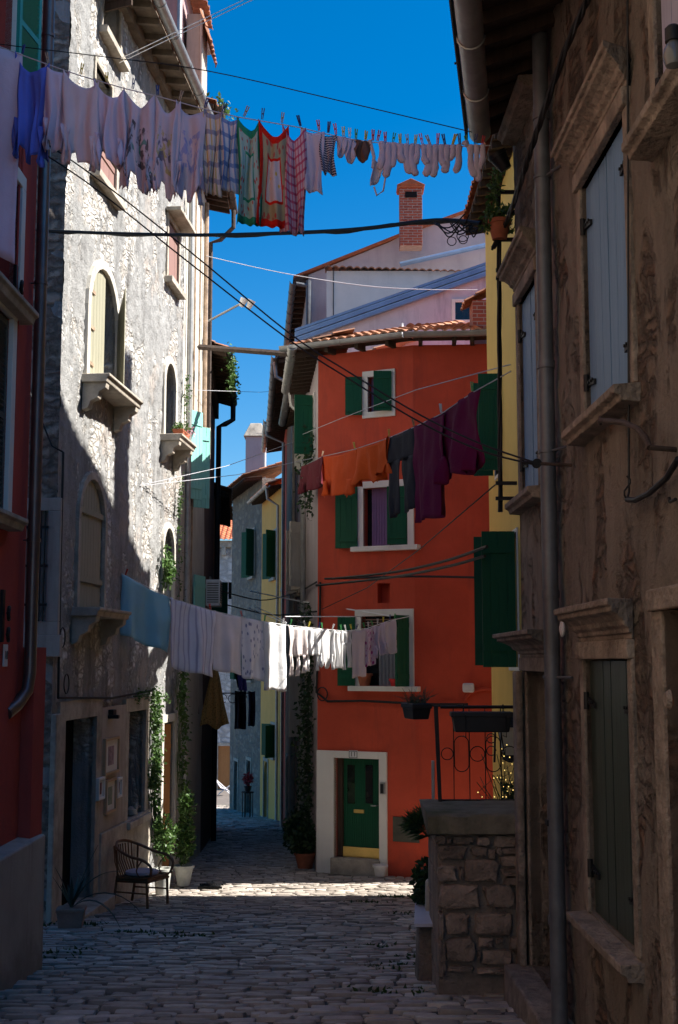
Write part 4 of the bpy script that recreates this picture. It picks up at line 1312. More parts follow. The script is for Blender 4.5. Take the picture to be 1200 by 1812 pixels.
# white box light and ledge on the right part
s0, z0 = WF2.sz(829, 1217, .08); k = MB(); k.wbox(WF2, s0 - .1, s0 + .1, z0 - .08, z0 + .08, .0, .14); k.build('white_box', X['whiteplastic'], h, bevel=.03)
k = MB(); c0 = WF3.P(.28, WF2.sz(850, 1225)[1], .0)
k.tube([WF3.P(.28 - .34 * math.cos(t), WF3.sz(855, 1240)[1] + .2 * math.sin(t), .03) for t in [math.pi * i / 10 for i in range(11)]], .03, 6); k.build('arch_rib', X['orange'], h)
# side window and shutters under the eave
q = (.9, 1.75, 4.0, 5.1); ws = win(WRS, q, h, tw=.06)
k = MB(); panel(k, WRS.P(.9, 3.95, .05), WRS.n * .96 - WRS.t * .1, .36, 1.15); k.build('shutter', X['green'], ws)
k = MB(); panel(k, WRS.P(2.2, 3.85, .05), WRS.n * .96 + WRS.t * .1, .30, 1.35); k.build('shutter', X['whitewash'], ws)
# roof, gutter
m = MB()
OV = .36
E0 = WF1.P(-.45, ZE + .06, OV); E1 = WF1.P(WF1.len, ZE + .06, OV); E2 = WF2.P(WF2.len, ZE + .06, OV); E3 = WF3.P(WF3.len + 3, ZE + .06, OV)
tiles(m, E0 + V((0, 0, .09)), E1 + V((0, 0, .09)), slope_up(WF1, R(17)), 3.4, sp=.17)
tiles(m, E1 + V((0.02, 0, .09)), E2 + V((.3, 0, .09)), slope_up(WF2, R(17)), 3.4, sp=.17)
tiles(m, E2 + V((.3, 0, .09)), E3 + V((0, 0, .09)), slope_up(WF3, R(17)), 3.4, sp=.17)
m.build('roof', X['tile'], h)
m = MB(); eave_under(m, WF1, -.4, WF1.len, ZE - .02, OV, step=.6, rise=.02); eave_under(m, WF2, 0, WF2.len, ZE - .024, OV, step=.6, rise=.02); eave_under(m, WF3, 0, WF3.len + 2, ZE - .028, OV, step=.6, rise=.02)
eave_under(m, WRS, -.3, WRS.len, ZE - .03, .42, step=.32, rise=.06); m.build('eave', X['darkwood'], h)
m = MB(); tiles(m, WRS.P(WRS.len, ZE + .12, .42), WRS.P(-.3, ZE + .12, .42), slope_up(WRS, R(17)), 1.2); m.build('side_roof', X['tile'], h)
m = MB()
gz = V((0, 0, .06))
o1 = lambda p, W: p + W.n * .09 + gz
roof_gutter(m, o1(E0, WF1) - WF1.t * .1, o1(E1, WF1), .09); roof_gutter(m, o1(E1, WF1), o1(E2, WF2), .09); roof_gutter(m, o1(E2, WF2), o1(E3, WF3), .09)
roof_gutter(m, WRS.P(-.55, ZE + .05, .5), WRS.P(WRS.len, ZE + .05, .5), .09)
m.build('gutter', X['zinc'], h, smooth=True)
# brick chimney on this roof
m = MB(); c = at(853, 560, 22.9); zt = at(853, 530, 22.9).z; z0 = ZE - .1
m.abox(c.x - .17, c.x + .5, 22.9, 23.5, z0 + .1, z0 + .4)
m.build('chimney_base', X['lilac'], h)
m = MB(); m.abox(c.x - .17, c.x + .45, 22.92, 23.48, z0 + .4, zt); ch = m.build('chimney', X['brick'], h, bevel=.004)
m = MB(); tiles(m, (c.x - .3, 22.85, zt - .06), (c.x - .3, 23.55, zt - .06), (1, 0, .62), .55, sp=.16, row=.3); tiles(m, (c.x + .62, 22.85, zt - .06), (c.x + .62, 23.55, zt - .06), (-1, 0, .62), .55, sp=.16, row=.3); m.build('chimney_cap', X['tile'], ch)
# wall cable along the facade
k = MB()
a0 = [WF1.sz(px, py, .05) for px, py in ((567, 1030), (566, 1100), (562, 1180), (560, 1225), (580, 1241), (640, 1240), (720, 1244))]
k.tube([WF1.P(s, z, .05) for s, z in a0] + [WF2.P(WF2.sz(px, 1246)[0], WF2.sz(px, 1246)[1], .05) for px in (760, 800, 828)], .022, 6)
a1 = WF1.sz(575, 1232, .06)
k.tube([WF1.P(a1[0] + .1 * math.cos(t) - .05, a1[1] + .12 * math.sin(t) + .04, .06) for t in [i * .45 for i in range(15)]], .012, 5)
s0, z0 = WF1.sz(590, 1025, .07); s1, z1 = WF1.sz(735, 1010, .07)
k.build('wall_cable', X['blackcable'], h, smooth=True)

# pots on that house's window and by its door
def pot(name, c, r0, r1_, hh, mat_, label, cat='pot', group=None, rim=.02):
    o = MB(); o.lathe(c, [(r0 * .6, 0), (r0, .0), (r1_, hh - .04), (r1_ + rim, hh - .04), (r1_ + rim, hh), (r1_ - .01, hh), (r1_ - .03, hh - .05), (r1_ * .3, hh - .06)], 18)
    return o.build(name, mat_, smooth=True, label=label, cat=cat, group=group, angle=35)
s0 = WF1.sz(646, 1205, -.05)[0]; pot('flower_pot', WF1.P(s0, Bw[2], -.03), .09, .13, .22, X['terracotta'], 'terracotta pot on the lower window sill behind the pale towel')
s0 = WF1.sz(704, 1205, -.05)[0]; pot('red_bowl', WF1.P(s0, Bw[2], -.0), .1, .12, .13, simple('red_plastic', (.55, .03, .03), .4, .1), 'small red plastic bowl on the lower window sill', 'bowl')
s0 = WF1.sz(673, 1530, .2)[0]; p = WF1.P(s0, zg(22.2) + .03, .2); pot('white_tub', p, .09, .115, .19, X['whiteplastic'], 'small white plastic tub on the ground by the green door', 'tub')

# ================================================================== HOUSES ABOVE / BEHIND THE ORANGE HOUSE
def gable_prism(mb, pts, y0, y1, mi=0):
    mb.loft([V((p.x, y0, p.z)) for p in pts], [V((p.x, y1, p.z)) for p in pts], mi)
h = thing('lilac_house', (1.5, 28, zg(28)), 'lilac grey house behind the orange roof with a blue flashed sloping verge', 'house')
D = 27.2
c0 = at(566, 586, D); c1 = at(880, 474, D); c2 = at(1120, 415, D)
m = MB(); gable_prism(m, [V((c0.x, 0, -4)), V((7.5, 0, -4)), V((7.5, 0, c2.z)), V((c1.x, 0, c1.z)), V((c0.x, 0, c0.z))], D, D + 5); m.build('wall', X['lilac'], h)
e0 = at(522, 590, D); e1 = at(880, 465, D)
m = MB()
for k_, dz in enumerate((0, -.14)):
    a = e0 + V((0, -.12 - .03 * k_, dz)); b = e1 + V((0, -.12 - .03 * k_, dz))
    m.hexa([a + V((0, 0, -.11)), b + V((0, 0, -.11)), b + V((0, .1, -.11)), a + V((0, .1, -.11)), a, b, b + V((0, .2, 0)), a + V((0, .2, 0))])
m.build('verge_flashing', X['bluemetal'], h, bevel=.01)
m = MB(); a = e0 + V((0, -.1, .02)); b = e1 + V((0, -.1, .02)); m.hexa([a, b, b + V((0, 5, 0)), a + V((0, 5, 0)), a + V((0, 0, .06)), b + V((0, 0, .06)), b + V((0, 5, .06)), a + V((0, 5, .06))]); m.build('roof', X['bluemetal'], h)
m = MB(); roof_gutter(m, at(531, 590, D), at(531, 590, D) + V((0, 4.5, 0)), .09); m.build('gutter', X['zinc'], h, smooth=True)
q = [at(800, 572, D), at(838, 530, D)]
m = MB()
x0, x1, z0, z1 = q[0].x, q[1].x, q[0].z, q[1].z
for b in ((x0, x0 + .07, z0, z1), (x1 - .07, x1, z0, z1), (x0 + .07, x1 - .07, z0, z0 + .07), (x0 + .07, x1 - .07, z1 - .07, z1)): m.abox(b[0], b[1], D - .05, D + .02, b[2], b[3])
wf = m.build('window', X['whitetrim'], h, bevel=.005); m = MB(); m.abox(x0 + .07, x1 - .07, D - .02, D - .003, z0 + .07, z1 - .07); m.build('pane', X['glass'], wf)
m = MB(); c = at(712, 580, D); m.tube([c + V((0, 0, .08)), c + V((0, -.15, .05)), c + V((-.03, -.2, -.12)), c + V((-.04, -.2, -.25))], .03, 8); m.build('vent_pipe', X['whiteplastic'], h, smooth=True)
h = thing('cream_house', (1, 31, zg(31)), 'cream grey house wall with a row of edge tiles above the lilac house', 'house')
D = 30.5; c0 = at(578, 476, D); c1 = at(775, 484, D)
m = MB(); m.abox(c0.x, 6.5, D, D + 3, -4, c0.z - .05); m.build('wall', X['cream'], h)
m = MB(); tiles(m, c0 + V((-.05, -.15, -.02)), c1 + V((1.5, -.15, -.06)), (0, 1, .25), 2.2, sp=.18); m.build('roof', X['tile'], h)
m = MB(); m.tube([at(590, 478, D) + V((0, -.03, 0)), at(590, 560, D) + V((0, -.03, 0))], .012, 6); m.build('wall_cable', X['blackcable'], h)
h = thing('back_gable_house', (1, 36, zg(35)), 'highest grey lilac house behind, with a long sloping gable against the sky', 'house')
D = 34.0
g0 = at(520, 494, D); g1 = at(690, 428, D); g2 = at(706, 420, D); g3 = at(900, 350, D)
m = MB(); gable_prism(m, [V((g0.x + .35, 0, -4)), V((9, 0, -4)), V((9, 0, at(900, 340, D).z + .4)), g3, g2, g1, V((g0.x + .35, 0, g0.z + .1))], D, D + 5); m.build('wall', X['mauve'], h)
m = MB()
for a, b in ((g0, g2), (g2 + V((0, 0, .0)), g3)):
    m.hexa([a + V((0, -.12, 0)), b + V((0, -.12, 0)), b + V((0, 5, 0)), a + V((0, 5, 0)), a + V((0, -.12, .07)), b + V((0, -.12, .07)), b + V((0, 5, .07)), a + V((0, 5, .07))])
m.build('roof', X['tilered'], h)
A_ = at(519, 497, 33.9); B_ = V((-1.75, 41.0, A_.z)); I_ = V((.42, 0, .06))
m = MB(); roof_gutter(m, A_, B_, .1); q_ = at(546, 506, 33.85); m.tube([q_ + V((0, 0, .15)), q_, at(546, 585, 33.85)], .07, 8); m.tube([at(524, 502, 33.8), q_], .06, 8); m.build('gutter', X['greypipe'], h, smooth=True)
m = MB(); m.hexa([A_, A_ + I_, B_ + I_, B_] + [p + V((0, 0, .12)) for p in (A_, A_ + I_, B_ + I_, B_)])
for i in range(12):
    p = A_.lerp(B_, i / 12); m.abox(p.x, p.x + .42, p.y, p.y + .09, p.z - .08, p.z + .02)
m.build('eave', X['darkwood'], h)
m = MB(); m.hexa([V((A_.x + .4, 34, -4)), V((A_.x + 1.4, 34.02, -4)), V((B_.x + 1.4, 41, -4)), V((B_.x + .4, 41, -4)), V((A_.x + .4, 34.01, A_.z)), V((A_.x + 1.4, 34.02, A_.z)), V((B_.x + 1.4, 41, A_.z)), V((B_.x + .4, 41, A_.z))]); m.build('side_wall', X['mauve'], h)
m = MB(); a, b = at(708, 468, D - .3), at(900, 425, D - .3); m.tube([a, b], .07, 8); m.build('verge_pipe', X['bluemetal'], h, smooth=True)
m = MB(); a = at(708, 415, D - 1.0); b = at(747, 332, D - 1.0); m.abox(a.x, b.x, D - 1.0, D - .5, a.z - .3, b.z); ch = m.build('chimney', X['brick'], h, bevel=.005)
m = MB(); m.abox(a.x - .06, b.x + .06, D - 1.06, D - .44, b.z, b.z + .06)
xm = (a.x + b.x) / 2
gable_prism(m, [V((a.x - .08, 0, b.z + .06)), V((b.x + .08, 0, b.z + .06)), V((xm, 0, b.z + .24))], D - 1.08, D - .42); m.build('chimney_cap', X['tilered'], ch, bevel=.01)
m = MB(); m.abox(xm - .16, xm + .16, D - 1.02, D - .98, b.z - .28, b.z - .12); m.build('flue_opening', X['dark'], ch)  # near-black box stands in for the shade in the flue hole

# ================================================================== ALLEY, RIGHT ROW
def row_house(name, W, z1, zb, wall, label, ops, over, roofm='tile', gut='zinc', shut='green', eave=True, cat='house'):
    h = thing(name, W.P(W.len / 2, zb), label, cat)
    m = MB(); facade(m, W, 0, W.len, zb - 1.2, z1, ops, .5, rnd(len(label), .015), .22); body(m, W, 0, W.len, zb - 1.2, z1, 4); m.build('wall', X[wall], h, smooth=True)
    for i, q in enumerate(ops):
        if len(q) > 4 and q[4] == 'door':
            f = MB(); frame(f, W, *q[:4], .13, .04); wf = f.build('doorway', X['limestone'], h); k = MB(); panel(k, W.P(q[0], q[2], -.18), W.t, q[1] - q[0], q[3] - q[2]); k.build('door', X['darkwood'], wf)
            continue
        f = MB(); frame(f, W, *q[:4], .09, .03); f.wbox(W, q[0] - .15, q[1] + .15, q[2] - .1, q[2], 0, .12); wf = f.build('window', X['limestone'], h)
        k = MB(); k.wbox(W, q[0], q[1], q[2], q[3], -.2, -.17); k.build('pane', X['glass'], wf)
        if shut:
            hw = (q[1] - q[0]) / 2
            k = MB(); panel(k, W.P(q[0], q[2], .05), W.n * .75 - W.t * .6, hw, q[3] - q[2]); k.build('shutter', X[shut], wf)
            k = MB(); panel(k, W.P(q[1], q[2], .05), W.n * .5 + W.t * .8, hw, q[3] - q[2]); k.build('shutter', X[shut], wf)
    if over:
        m = MB(); eave_under(m, W, -.05, W.len + .05, z1 - .05, over, step=.4, rise=.1); m.build('eave', X['darkwood'], h)
        m = MB(); tiles(m, W.P(W.len + .1, z1 + .08, over + .05), W.P(-.1, z1 + .08, over + .05), slope_up(W, R(20)), 3.2, sp=.22); m.build('roof', X[roofm], h)
        if gut: m = MB(); roof_gutter(m, W.P(-.1, z1 + .02, over + .1), W.P(W.len + .1, z1 + .02, over + .1), .09); m.tube([W.P(.3, z1, over + .1), W.P(.3, z1 - .45, over + .05), W.P(.3, z1 - .7, .1), W.P(.3, zb, .1)], .055, 8); m.build('gutter', X[gut], h, smooth=True)
    return h


row_house('mauve_house', WA1, 5.9, zg(28), 'mauve', 'grey mauve alley house next to the orange one, with climbers on its wall', [(1.0, 1.8, 1.6, 3.0), (2.9, 3.7, 1.6, 3.0), (1.0, 1.8, -1.6, -.2), (2.6, 3.4, zg(29) - .05, zg(29) + 2.1, 'door')], .3, shut='whitewash')
row_house('brown_house', WA2, 7.6, zg(36), 'brownr', 'tall brown alley house with a zinc gutter beyond the mauve one', [(2.0, 2.9, 3.2, 4.7), (5.2, 6.1, .3, 1.8), (2.0, 2.9, .3, 1.8), (7.0, 7.9, zg(38) - .05, zg(38) + 2.1, 'door')], .5, shut=None)
row_house('coral_house', WA3, 7.9, zg(44), 'orange', 'narrow coral red strip of house between the brown and ochre houses', [(2.0, 2.9, 2.5, 4.0), (3.4, 4.3, zg(45) - .05, zg(45) + 2.1, 'door')], .6, shut=None, roofm='tilered')
row_house('ochre_house', WA4, 6.55, zg(49.5), 'ochre', 'ochre yellow alley house with green shutters and a small red eave', [(1.3, 2.3, 3.2, 5.0), (2.6, 3.5, -.7, 1.1), (1.2, 2.2, -3.6, -2.4), (3.0, 4.0, zg(50.5) - .05, zg(50.5) + 2.2, 'door')], .45, shut='green', roofm='tilered')
hg = row_house('grey_stone_house', WA5, 7.6, zg(55), 'greystone', 'grey stone house at the bend of the alley under a wide tiled overhang', [(1.6, 2.6, 3.6, 5.6), (4.6, 5.5, -.8, 1.0), (1.8, 2.7, -.8, 1.0), (2.0, 3.0, zg(54) - .05, zg(54) + 2.2, 'door'), (5.2, 6.2, zg(57.5) - .05, zg(57.5) + 2.2, 'door')], .75, shut='green', gut=None)
m = MB(); c = at(452, 800, 57.0); zt = at(452, 772, 57).z
m.abox(c.x - .45, c.x + .45, 57, 57.9, 7.5, zt); ch = m.build('chimney', X['mauve'], hg, bevel=.02)
m = MB(); m.loft([V((c.x - .55, 56.9, zt)), V((c.x + .55, 56.9, zt)), V((c.x + .55, 58, zt)), V((c.x - .55, 58, zt))], [V((c.x - .25, 57.2, zt + .65)), V((c.x + .25, 57.2, zt + .65)), V((c.x + .25, 57.7, zt + .65)), V((c.x - .25, 57.7, zt + .65))]); m.build('chimney_cap', X['limestone'], ch, bevel=.02)
m = MB(); a = at(467, 790, 55); m.tube([a + V((0, 0, -1)), a + V((0, 0, .75))], .02, 5); m.tube([a + V((-.4, 0, .6)), a + V((.5, 0, .5))], .012, 5); m.tube([a + V((.3, 0, .3)), a + V((.32, 0, .72))], .01, 5); m.build('aerial', X['zinc'], hg)

# far house closing the alley
h = thing('far_white_house', (-7.5, 75, zg(75)), 'distant white stone house with a red tiled roof closing the alley', 'house')
WX = Wall((-9.5, 75), (-3, 75))
od = WX.rect(386, 1320, 412, 1384); od = (od[0], od[1], zg(75) + .0, od[3]); ow = WX.rect(404, 1030, 411, 1060)
m = MB(); facade(m, WX, 0, WX.len, -9, 7.0, [od, ow], 2, None, .3); body(m, WX, 0, WX.len, -9, 7.0, 5); m.build('wall', X['farwhite'], h)
m = MB(); m.wbox(WX, 0, WX.len, 6.75, 7.15, 0, .2)
for i in range(12): m.wbox(WX, .3 + i * .55, .55 + i * .55, 6.25, 6.75, 0, .25)
m.build('corbel_cornice', X['limestone'], h, bevel=.03)
m = MB(); tiles(m, WX.P(0, 7.15, .5), WX.P(WX.len, 7.15, .5), (0, 1, .45), 4.5, sp=.3, amp=.08); m.build('roof', X['tilered'], h)
m = MB(); panel(m, WX.P(od[0], od[2], -.2), WX.t, od[1] - od[0], od[3] - od[2], planks=7); m.build('door', X['doorwood'], h)
m = MB(); frame(m, WX, *od, .2, .05); m.build('door_frame', X['limestone'], h)
m = MB(); m.wbox(WX, ow[0], ow[1], ow[2], ow[3], -.3, -.25); m.build('pane', X['dark'], h)

# ================================================================== YELLOW HOUSE (right, past the stair)
h = thing('yellow_house', WY.P(5, zg(15)), 'yellow rendered house with green shutters between the old house and the orange one', 'house')
YE = 7.05
uw = (WY.d2s(18.5), WY.d2s(19.2), 2.82, 4.28); lw_ = (WY.d2s(17.0), WY.d2s(17.9), -.08, 1.75)
m = MB(); facade(m, WY, 0, WY.len, -4.2, YE, [uw, lw_], 1, None, .2); body(m, WY, 0, WY.len, -4.2, YE, 4); m.build('wall', X['yellow'], h)
for q, k1, wd_ in ((uw, .3, .3), (lw_, .47, .45)):
    wf = win(WY, q, h, tw=.05, o=.02)
    k = MB(); panel(k, WY.P(q[0], q[2], .04), WY.n + WY.t * .02, wd_, q[3] - q[2]); k.build('shutter', X['green'], wf)
    k = MB(); panel(k, WY.P(q[1], q[2] + .02, .04), WY.n + WY.t * .15, wd_ * 1.02, q[3] - q[2]); k.build('shutter', X['green'], wf)
m = MB(); eave_under(m, WY, -.1, WY.len, YE - .02, .33, rise=.05); m.build('eave', X['darkwood'], h)
m = MB(); tiles(m, WY.P(-.1, YE + .1, .38), WY.P(WY.len + .1, YE + .1, .38), slope_up(WY, R(20)), 3.0); m.build('roof', X['tilered'], h)
m = MB(); s0 = WY.d2s(14.6); m.tube([WY.P(s0, 6.9, .08), WY.P(s0, -3.2, .08)], .06, 10); m.build('drainpipe', X['zinc'], h, smooth=True)
# unseen tall block added at the right, outlined for the shade it casts
h = thing('shade_block', (8, 10, 0), 'unseen tall block added behind the right hand row to cast the street shade', 'house')
prof = [(7.6, -5), (20.1, -5), (20.1, 11.3), (14.6, 14.05), (13.8, 17), (7.6, 17)]
m = MB(); m.loft([V((5.6, y, z)) for y, z in prof], [V((10, y, z)) for y, z in prof]); m.build('wall', X['cream'], h)
m = MB(); m.abox(5.65, 6.5, 18.15, 18.95, 10, 14.5); ch = m.build('chimney', X['brick'], h); m = MB(); m.abox(5.58, 6.57, 18.08, 19.02, 14.5, 14.6); m.build('chimney_cap', X['limestone'], ch)

h = thing('bounce_block', (-4, 1, -2), 'unseen dull ochre block added on the left to bounce light', 'house')  # unseen block added to bounce warm light onto the right wall
WN = Wall((-2.95, -9), (-2.82, 6.45), (0, 0))
m = MB(); facade(m, WN, 0, WN.len, -3, 8.5, [], 2); body(m, WN, 0, WN.len, -3, 8.5, 4); m.build('wall', plaster('ochre_bounce_render', (.27, .215, .16)), h)
m = MB(); tiles(m, WN.P(0, 8.5, .4), WN.P(WN.len, 8.5, .4), slope_up(WN, R(20)), 3); m.build('roof', X['tile'], h)
# ================================================================== RIGHT OLD HOUSE
h = thing('old_brown_house', WR.P(7, zg(7)), 'old brown flaking house filling the right side, with carved stone windows and blue grey shutters', 'house')
def wro(pl, pr, bot, top):
    ym = (bot[1] + top[1]) / 2
    a = WR.sz(pr, ym)[0]; b = WR.sz(pl, ym)[0]
    return (a, b, WR.sz(*bot)[1], WR.sz(*top)[1])
WA = wro(1032, 1113, (1113, 688), (1103, 203))
WB = wro(921, 953, (953, 862), (953, 478))
WC = wro(1042, 1122, (1120, 1682), (1118, 1166))
WE = wro(1160, 1290, (1165, 232), (1200, -260))
WF = wro(1186, 1290, (1187, 1790), (1187, 1078))
WD = wro(938, 984, (960, 1696), (950, 1188))
WG = wro(914, 946, (930, 190), (930, -120))
WF = (WF[0], WF[1], zg(4.5) - .1, WF[3]); WD = (WD[0], WD[1], zg(8.6) + .18, WD[3])
ops = [WA, WB, WC, WE, WF, WD, WG]
dr = rnd(12.7, .02, 1.5, 6)
m = MB(); facade(m, WR, 1, WR.len, -3.4, 4.35, ops, .055, lambda s, z: dr(s, z) + .012 * noise.noise(V((s * 14, z * 8, 3))), .22)
facade(m, WR, 0, 1, -3.4, 4.35, [], 1)
body(m, WR, 0, WR.len, -3.4, 4.35, 3.9); m.build('wall', X['rightwall'], h, smooth=True, angle=60)
def rwin(q, wood_, cz, sillw=.14, cdep=.2, name='window', leaves=2, jamb=.09, nosill=False, co=True, lean=.0):
    f = MB(); a, b, c, d = q
    f.wbox(WR, a - jamb, a, c, d, -.08, .018); f.wbox(WR, b, b + jamb, c, d, -.08, .018); f.wbox(WR, a - jamb, b + jamb, d, d + .1, -.08, .04)
    wf = f.build(name, X['rightstone'], h, bevel=.008)
    k = MB(); k.wbox(WR, a, b, c, d, -.2, -.17); k.build('pane', X['dark'], wf)
    if co: k = MB(); cornice(k, WR, a - jamb, b + jamb, d + .1, d + .1 + cz, cdep); k.build('cornice', X['rightstone'], wf, bevel=.006)
    if not nosill:
        k = MB()
        prof = [(-.15, 0), (sillw, -.02), (sillw, -.06), (sillw - .03, -.075), (sillw - .035, -.10), (-.15, -.12)]
        k.loft([WR.P(a - jamb - .04, c + z, o) for o, z in prof], [WR.P(b + jamb + .04, c + z, o) for o, z in prof]); k.build('sill', X['rightstone'], wf, bevel=.006)
    if wood_:
        hw = (b - a) / leaves
        for i in range(leaves):
            k = MB(); panel(k, WR.P(a + hw * i + .008, c + .01, -.04), WR.t, hw - .016, d - c - .02, .035, 3, battens=0); lf = k.build('shutter', X[wood_], wf)
            k = MB()
            for zz in (.16, .82):
                e = a + .0 if i == 0 else b
                sg = 1 if i == 0 else -1
                z_ = c + (d - c) * zz
                k.hexa([WR.P(e + sg * .01, z_, -.02), WR.P(e + sg * .17, z_ - .02, -.02), WR.P(e + sg * .17, z_ - .02, -.005), WR.P(e + sg * .01, z_, -.005)] + [WR.P(e + sg * .01, z_ + .04, -.02), WR.P(e + sg * .17, z_ + .01, -.02), WR.P(e + sg * .17, z_ + .01, -.005), WR.P(e + sg * .01, z_ + .04, -.005)])
                k.tube([WR.P(e, z_ - .03, .0), WR.P(e, z_ + .07, .0)], .016, 8)
                for j in (.06, .11, .15): k.tube([WR.P(e + sg * j, z_ + .012, -.006), WR.P(e + sg * j, z_ + .012, .004)], .009, 6)
            k.build('strap_hinge', X['blackiron'], lf)
    return wf
rwin(WA, 'bluegrey', .2, .13, .15)
rwin(WB, 'bluegrey', .2, .12, .15)
rwin(WC, 'darkgreen', .2, .12, .15)
rwin(WE, 'lavender', .2, .15, .2)
rwin(WG, 'darkwood', .2, .15, .18, co=False, leaves=1)
wf = rwin(WD, None, .18, .2, .22, name='doorway', nosill=True, jamb=.16)
k = MB(); panel(k, WR.P(WD[0], WD[2], -.17), WR.t, WD[1] - WD[0], WD[3] - WD[2], planks=5); k.build('door', X['darkgreen'], wf)
k = MB(); k.wbox(WR, WD[0] - .75, WD[1] + .1, zg(9) - .2, WD[2] - .003, -.15, .2); k.build('doorstep', X['rightstone'], wf, bevel=.02)
k = MB(); k.wbox(WR, WD[1] + .005, WD[1] + .17, zg(9) - .2, WD[3], .036, .09); k.build('door_jamb', X['rightstone'], wf, bevel=.02)
wf = rwin(WF, None, .2, .2, .2, name='doorway', nosill=True, co=False, jamb=.17)
k = MB(); panel(k, WR.P(WF[0], WF[2], -.17), WR.t, WF[1] - WF[0], WF[3] - WF[2], planks=6); k.build('door', X['doorwood'], wf)
# far upper window shutter standing open
s0 = WG[1] + .1
k = MB(); panel(k, WR.P(s0, WG[2] + .1, .05), WR.n * .9 + WR.t * .45, .22, .62, .04, 2); k.build('shutter', X['limestone'], h)
# roof edge
GA, GB = V((.46, 5.0, 3.81)), V((1.11, 9.5, 4.13))
m = MB(); roof_gutter(m, GA, GB, .085); m.build('gutter', X['zinc'], h, smooth=True)
m = MB()
a0, b0 = GA + V((.02, 0, .10)), GB + V((.02, .1, .10))
WTa, WTb = WR.P(WR.d2s(5.0), 4.32, -.2), WR.P(WR.d2s(9.6), 4.42, -.2)
m.hexa([a0, b0, WTb, WTa] + [p + V((0, 0, .03)) for p in (a0, b0, WTb, WTa)])
n_ = 14
for i in range(n_ + 1):
    p = a0.lerp(b0, i / n_); q = WTa.lerp(WTb, i / n_); t_ = (b0 - a0).normalized() * .035
    m.hexa([p - t_ - V((0, 0, .09)), p + t_ - V((0, 0, .09)), q + t_ - V((0, 0, .09)), q - t_ - V((0, 0, .09)), p - t_ - V((0, 0, .003)), p + t_ - V((0, 0, .003)), q + t_ - V((0, 0, .003)), q - t_ - V((0, 0, .003))])
m.build('eave', X['darkwood'], h)
m = MB(); tiles(m, a0 + V((0, 0, .06)), b0 + V((0, 0, .06)), (1, 0, .33), 3.6); m.build('roof', X['tile'], h)
m = MB(); m.tube([GB + V((-.1, .02, .09)), GB + V((-.1, .05, -.02)), V((.36, 5, 3.85))], .012, 6); m.tube([GA + V((-.1, 0, .05)), GB + V((-.1, 0, .05))], .012, 6); m.build('gutter_cable', X['blackcable'], h)
# drainpipe
m = MB()
top = WR.sz(970, 0, .09); bot = WR.sz(1003, 1800, .09)
sp_ = WR.sz(970, 900, .09)[0]
m.tube([WR.P(sp_, 4.2, .085), WR.P(sp_, 1, .085), WR.P(sp_ - .02, -1.2, .085), WR.P(sp_ - .03, zg(8), .085)], .052, 16)
for z_ in (3.6, 1.9, .4, -.55, -1.62):
    m.tube([WR.P(sp_ - .005, z_, .085), WR.P(sp_ - .005, z_ + .05, .085)], .058, 16)
for z_ in (3.2, 1.35, -.1): m.tube([WR.P(sp_, z_, .085), WR.P(sp_ - .2, z_, .0)], .009, 6); m.tube([WR.P(sp_, z_ - .01, .085), WR.P(sp_, z_ + .01, .085)], .06, 16)
dp = m.build('drainpipe', X['greypipe'], h, smooth=True)
s_, z_ = WR.sz(985, 1468, .14)
k = MB(); k.wbox(WR, sp_ - .04, sp_ + .035, z_ - .018, z_ + .018, .132, .142); k.build('sticker', X['blackplastic'], dp)
# iron hook, nails, oval plate, wall cables
m = MB(); pts = [WR.sz(px, py, .12) for px, py in ((1062, 744), (1080, 745), (1105, 748), (1128, 758), (1143, 775), (1150, 792))]
m.tube([WR.P(s, z, .12) for s, z in pts], .014, 8); m.tube([WR.P(pts[0][0] + .02 * math.cos(t), pts[0][1] + .02 * math.sin(t), .12) for t in [i * .6 for i in range(11)]], .007, 6); m.tube([WR.P(pts[-1][0], pts[-1][1], .12), WR.P(pts[-1][0], pts[-1][1] - .01, -.02)], .012, 8)
m.build('iron_hook', X['rustiron'], h, smooth=True)
m = MB(); pts = [WR.sz(px, py, .05) for px, py in ((1200, 812), (1180, 845), (1150, 872), (1125, 885), (1110, 884))]; m.tube([WR.P(s, z, .05) for s, z in pts], .014, 8)
a = WR.sz(1117, 0, .03); b = WR.sz(1113, 870, .03); m.tube([WR.P(a[0], 4.0, .03), WR.P(b[0], b[1], .03), WR.P(pts[-1][0], pts[-1][1], .05)], .006, 6)
m.tube([WR.P(pts[-1][0] - .02 * math.sin(i * .7), pts[-1][1] + .02 * i - .0, .05 + .02 * math.sin(i)) for i in range(7)], .005, 5)
s_, z_ = WR.sz(1190, 886, .03); m.tube([WR.P(s_ + .05, z_ + .02, .03), WR.P(s_ + .04, z_, .03), WR.P(s_ - .05, z_, .03)], .008, 6)
m.build('wall_cable', X['blackcable'], h, smooth=True)
s_, z_ = WR.sz(996, 1113, .03); m = MB(); m.lathe(WR.P(s_, z_, .02), [(.035, 0), (.05, .01), (.05, .02), (.02, .03)], 16, axis=WR.n); o = m.build('oval_plate', X['whiteplastic'], h, smooth=True)
s_, z_ = WR.sz(1183, 1238, .05); m = MB(); m.lathe(WR.P(s_, z_, .035), [(.03, 0), (.045, .01), (.03, .03)], 14, axis=WR.n); m.build('round_plate', X['rightstone'], h, smooth=True)
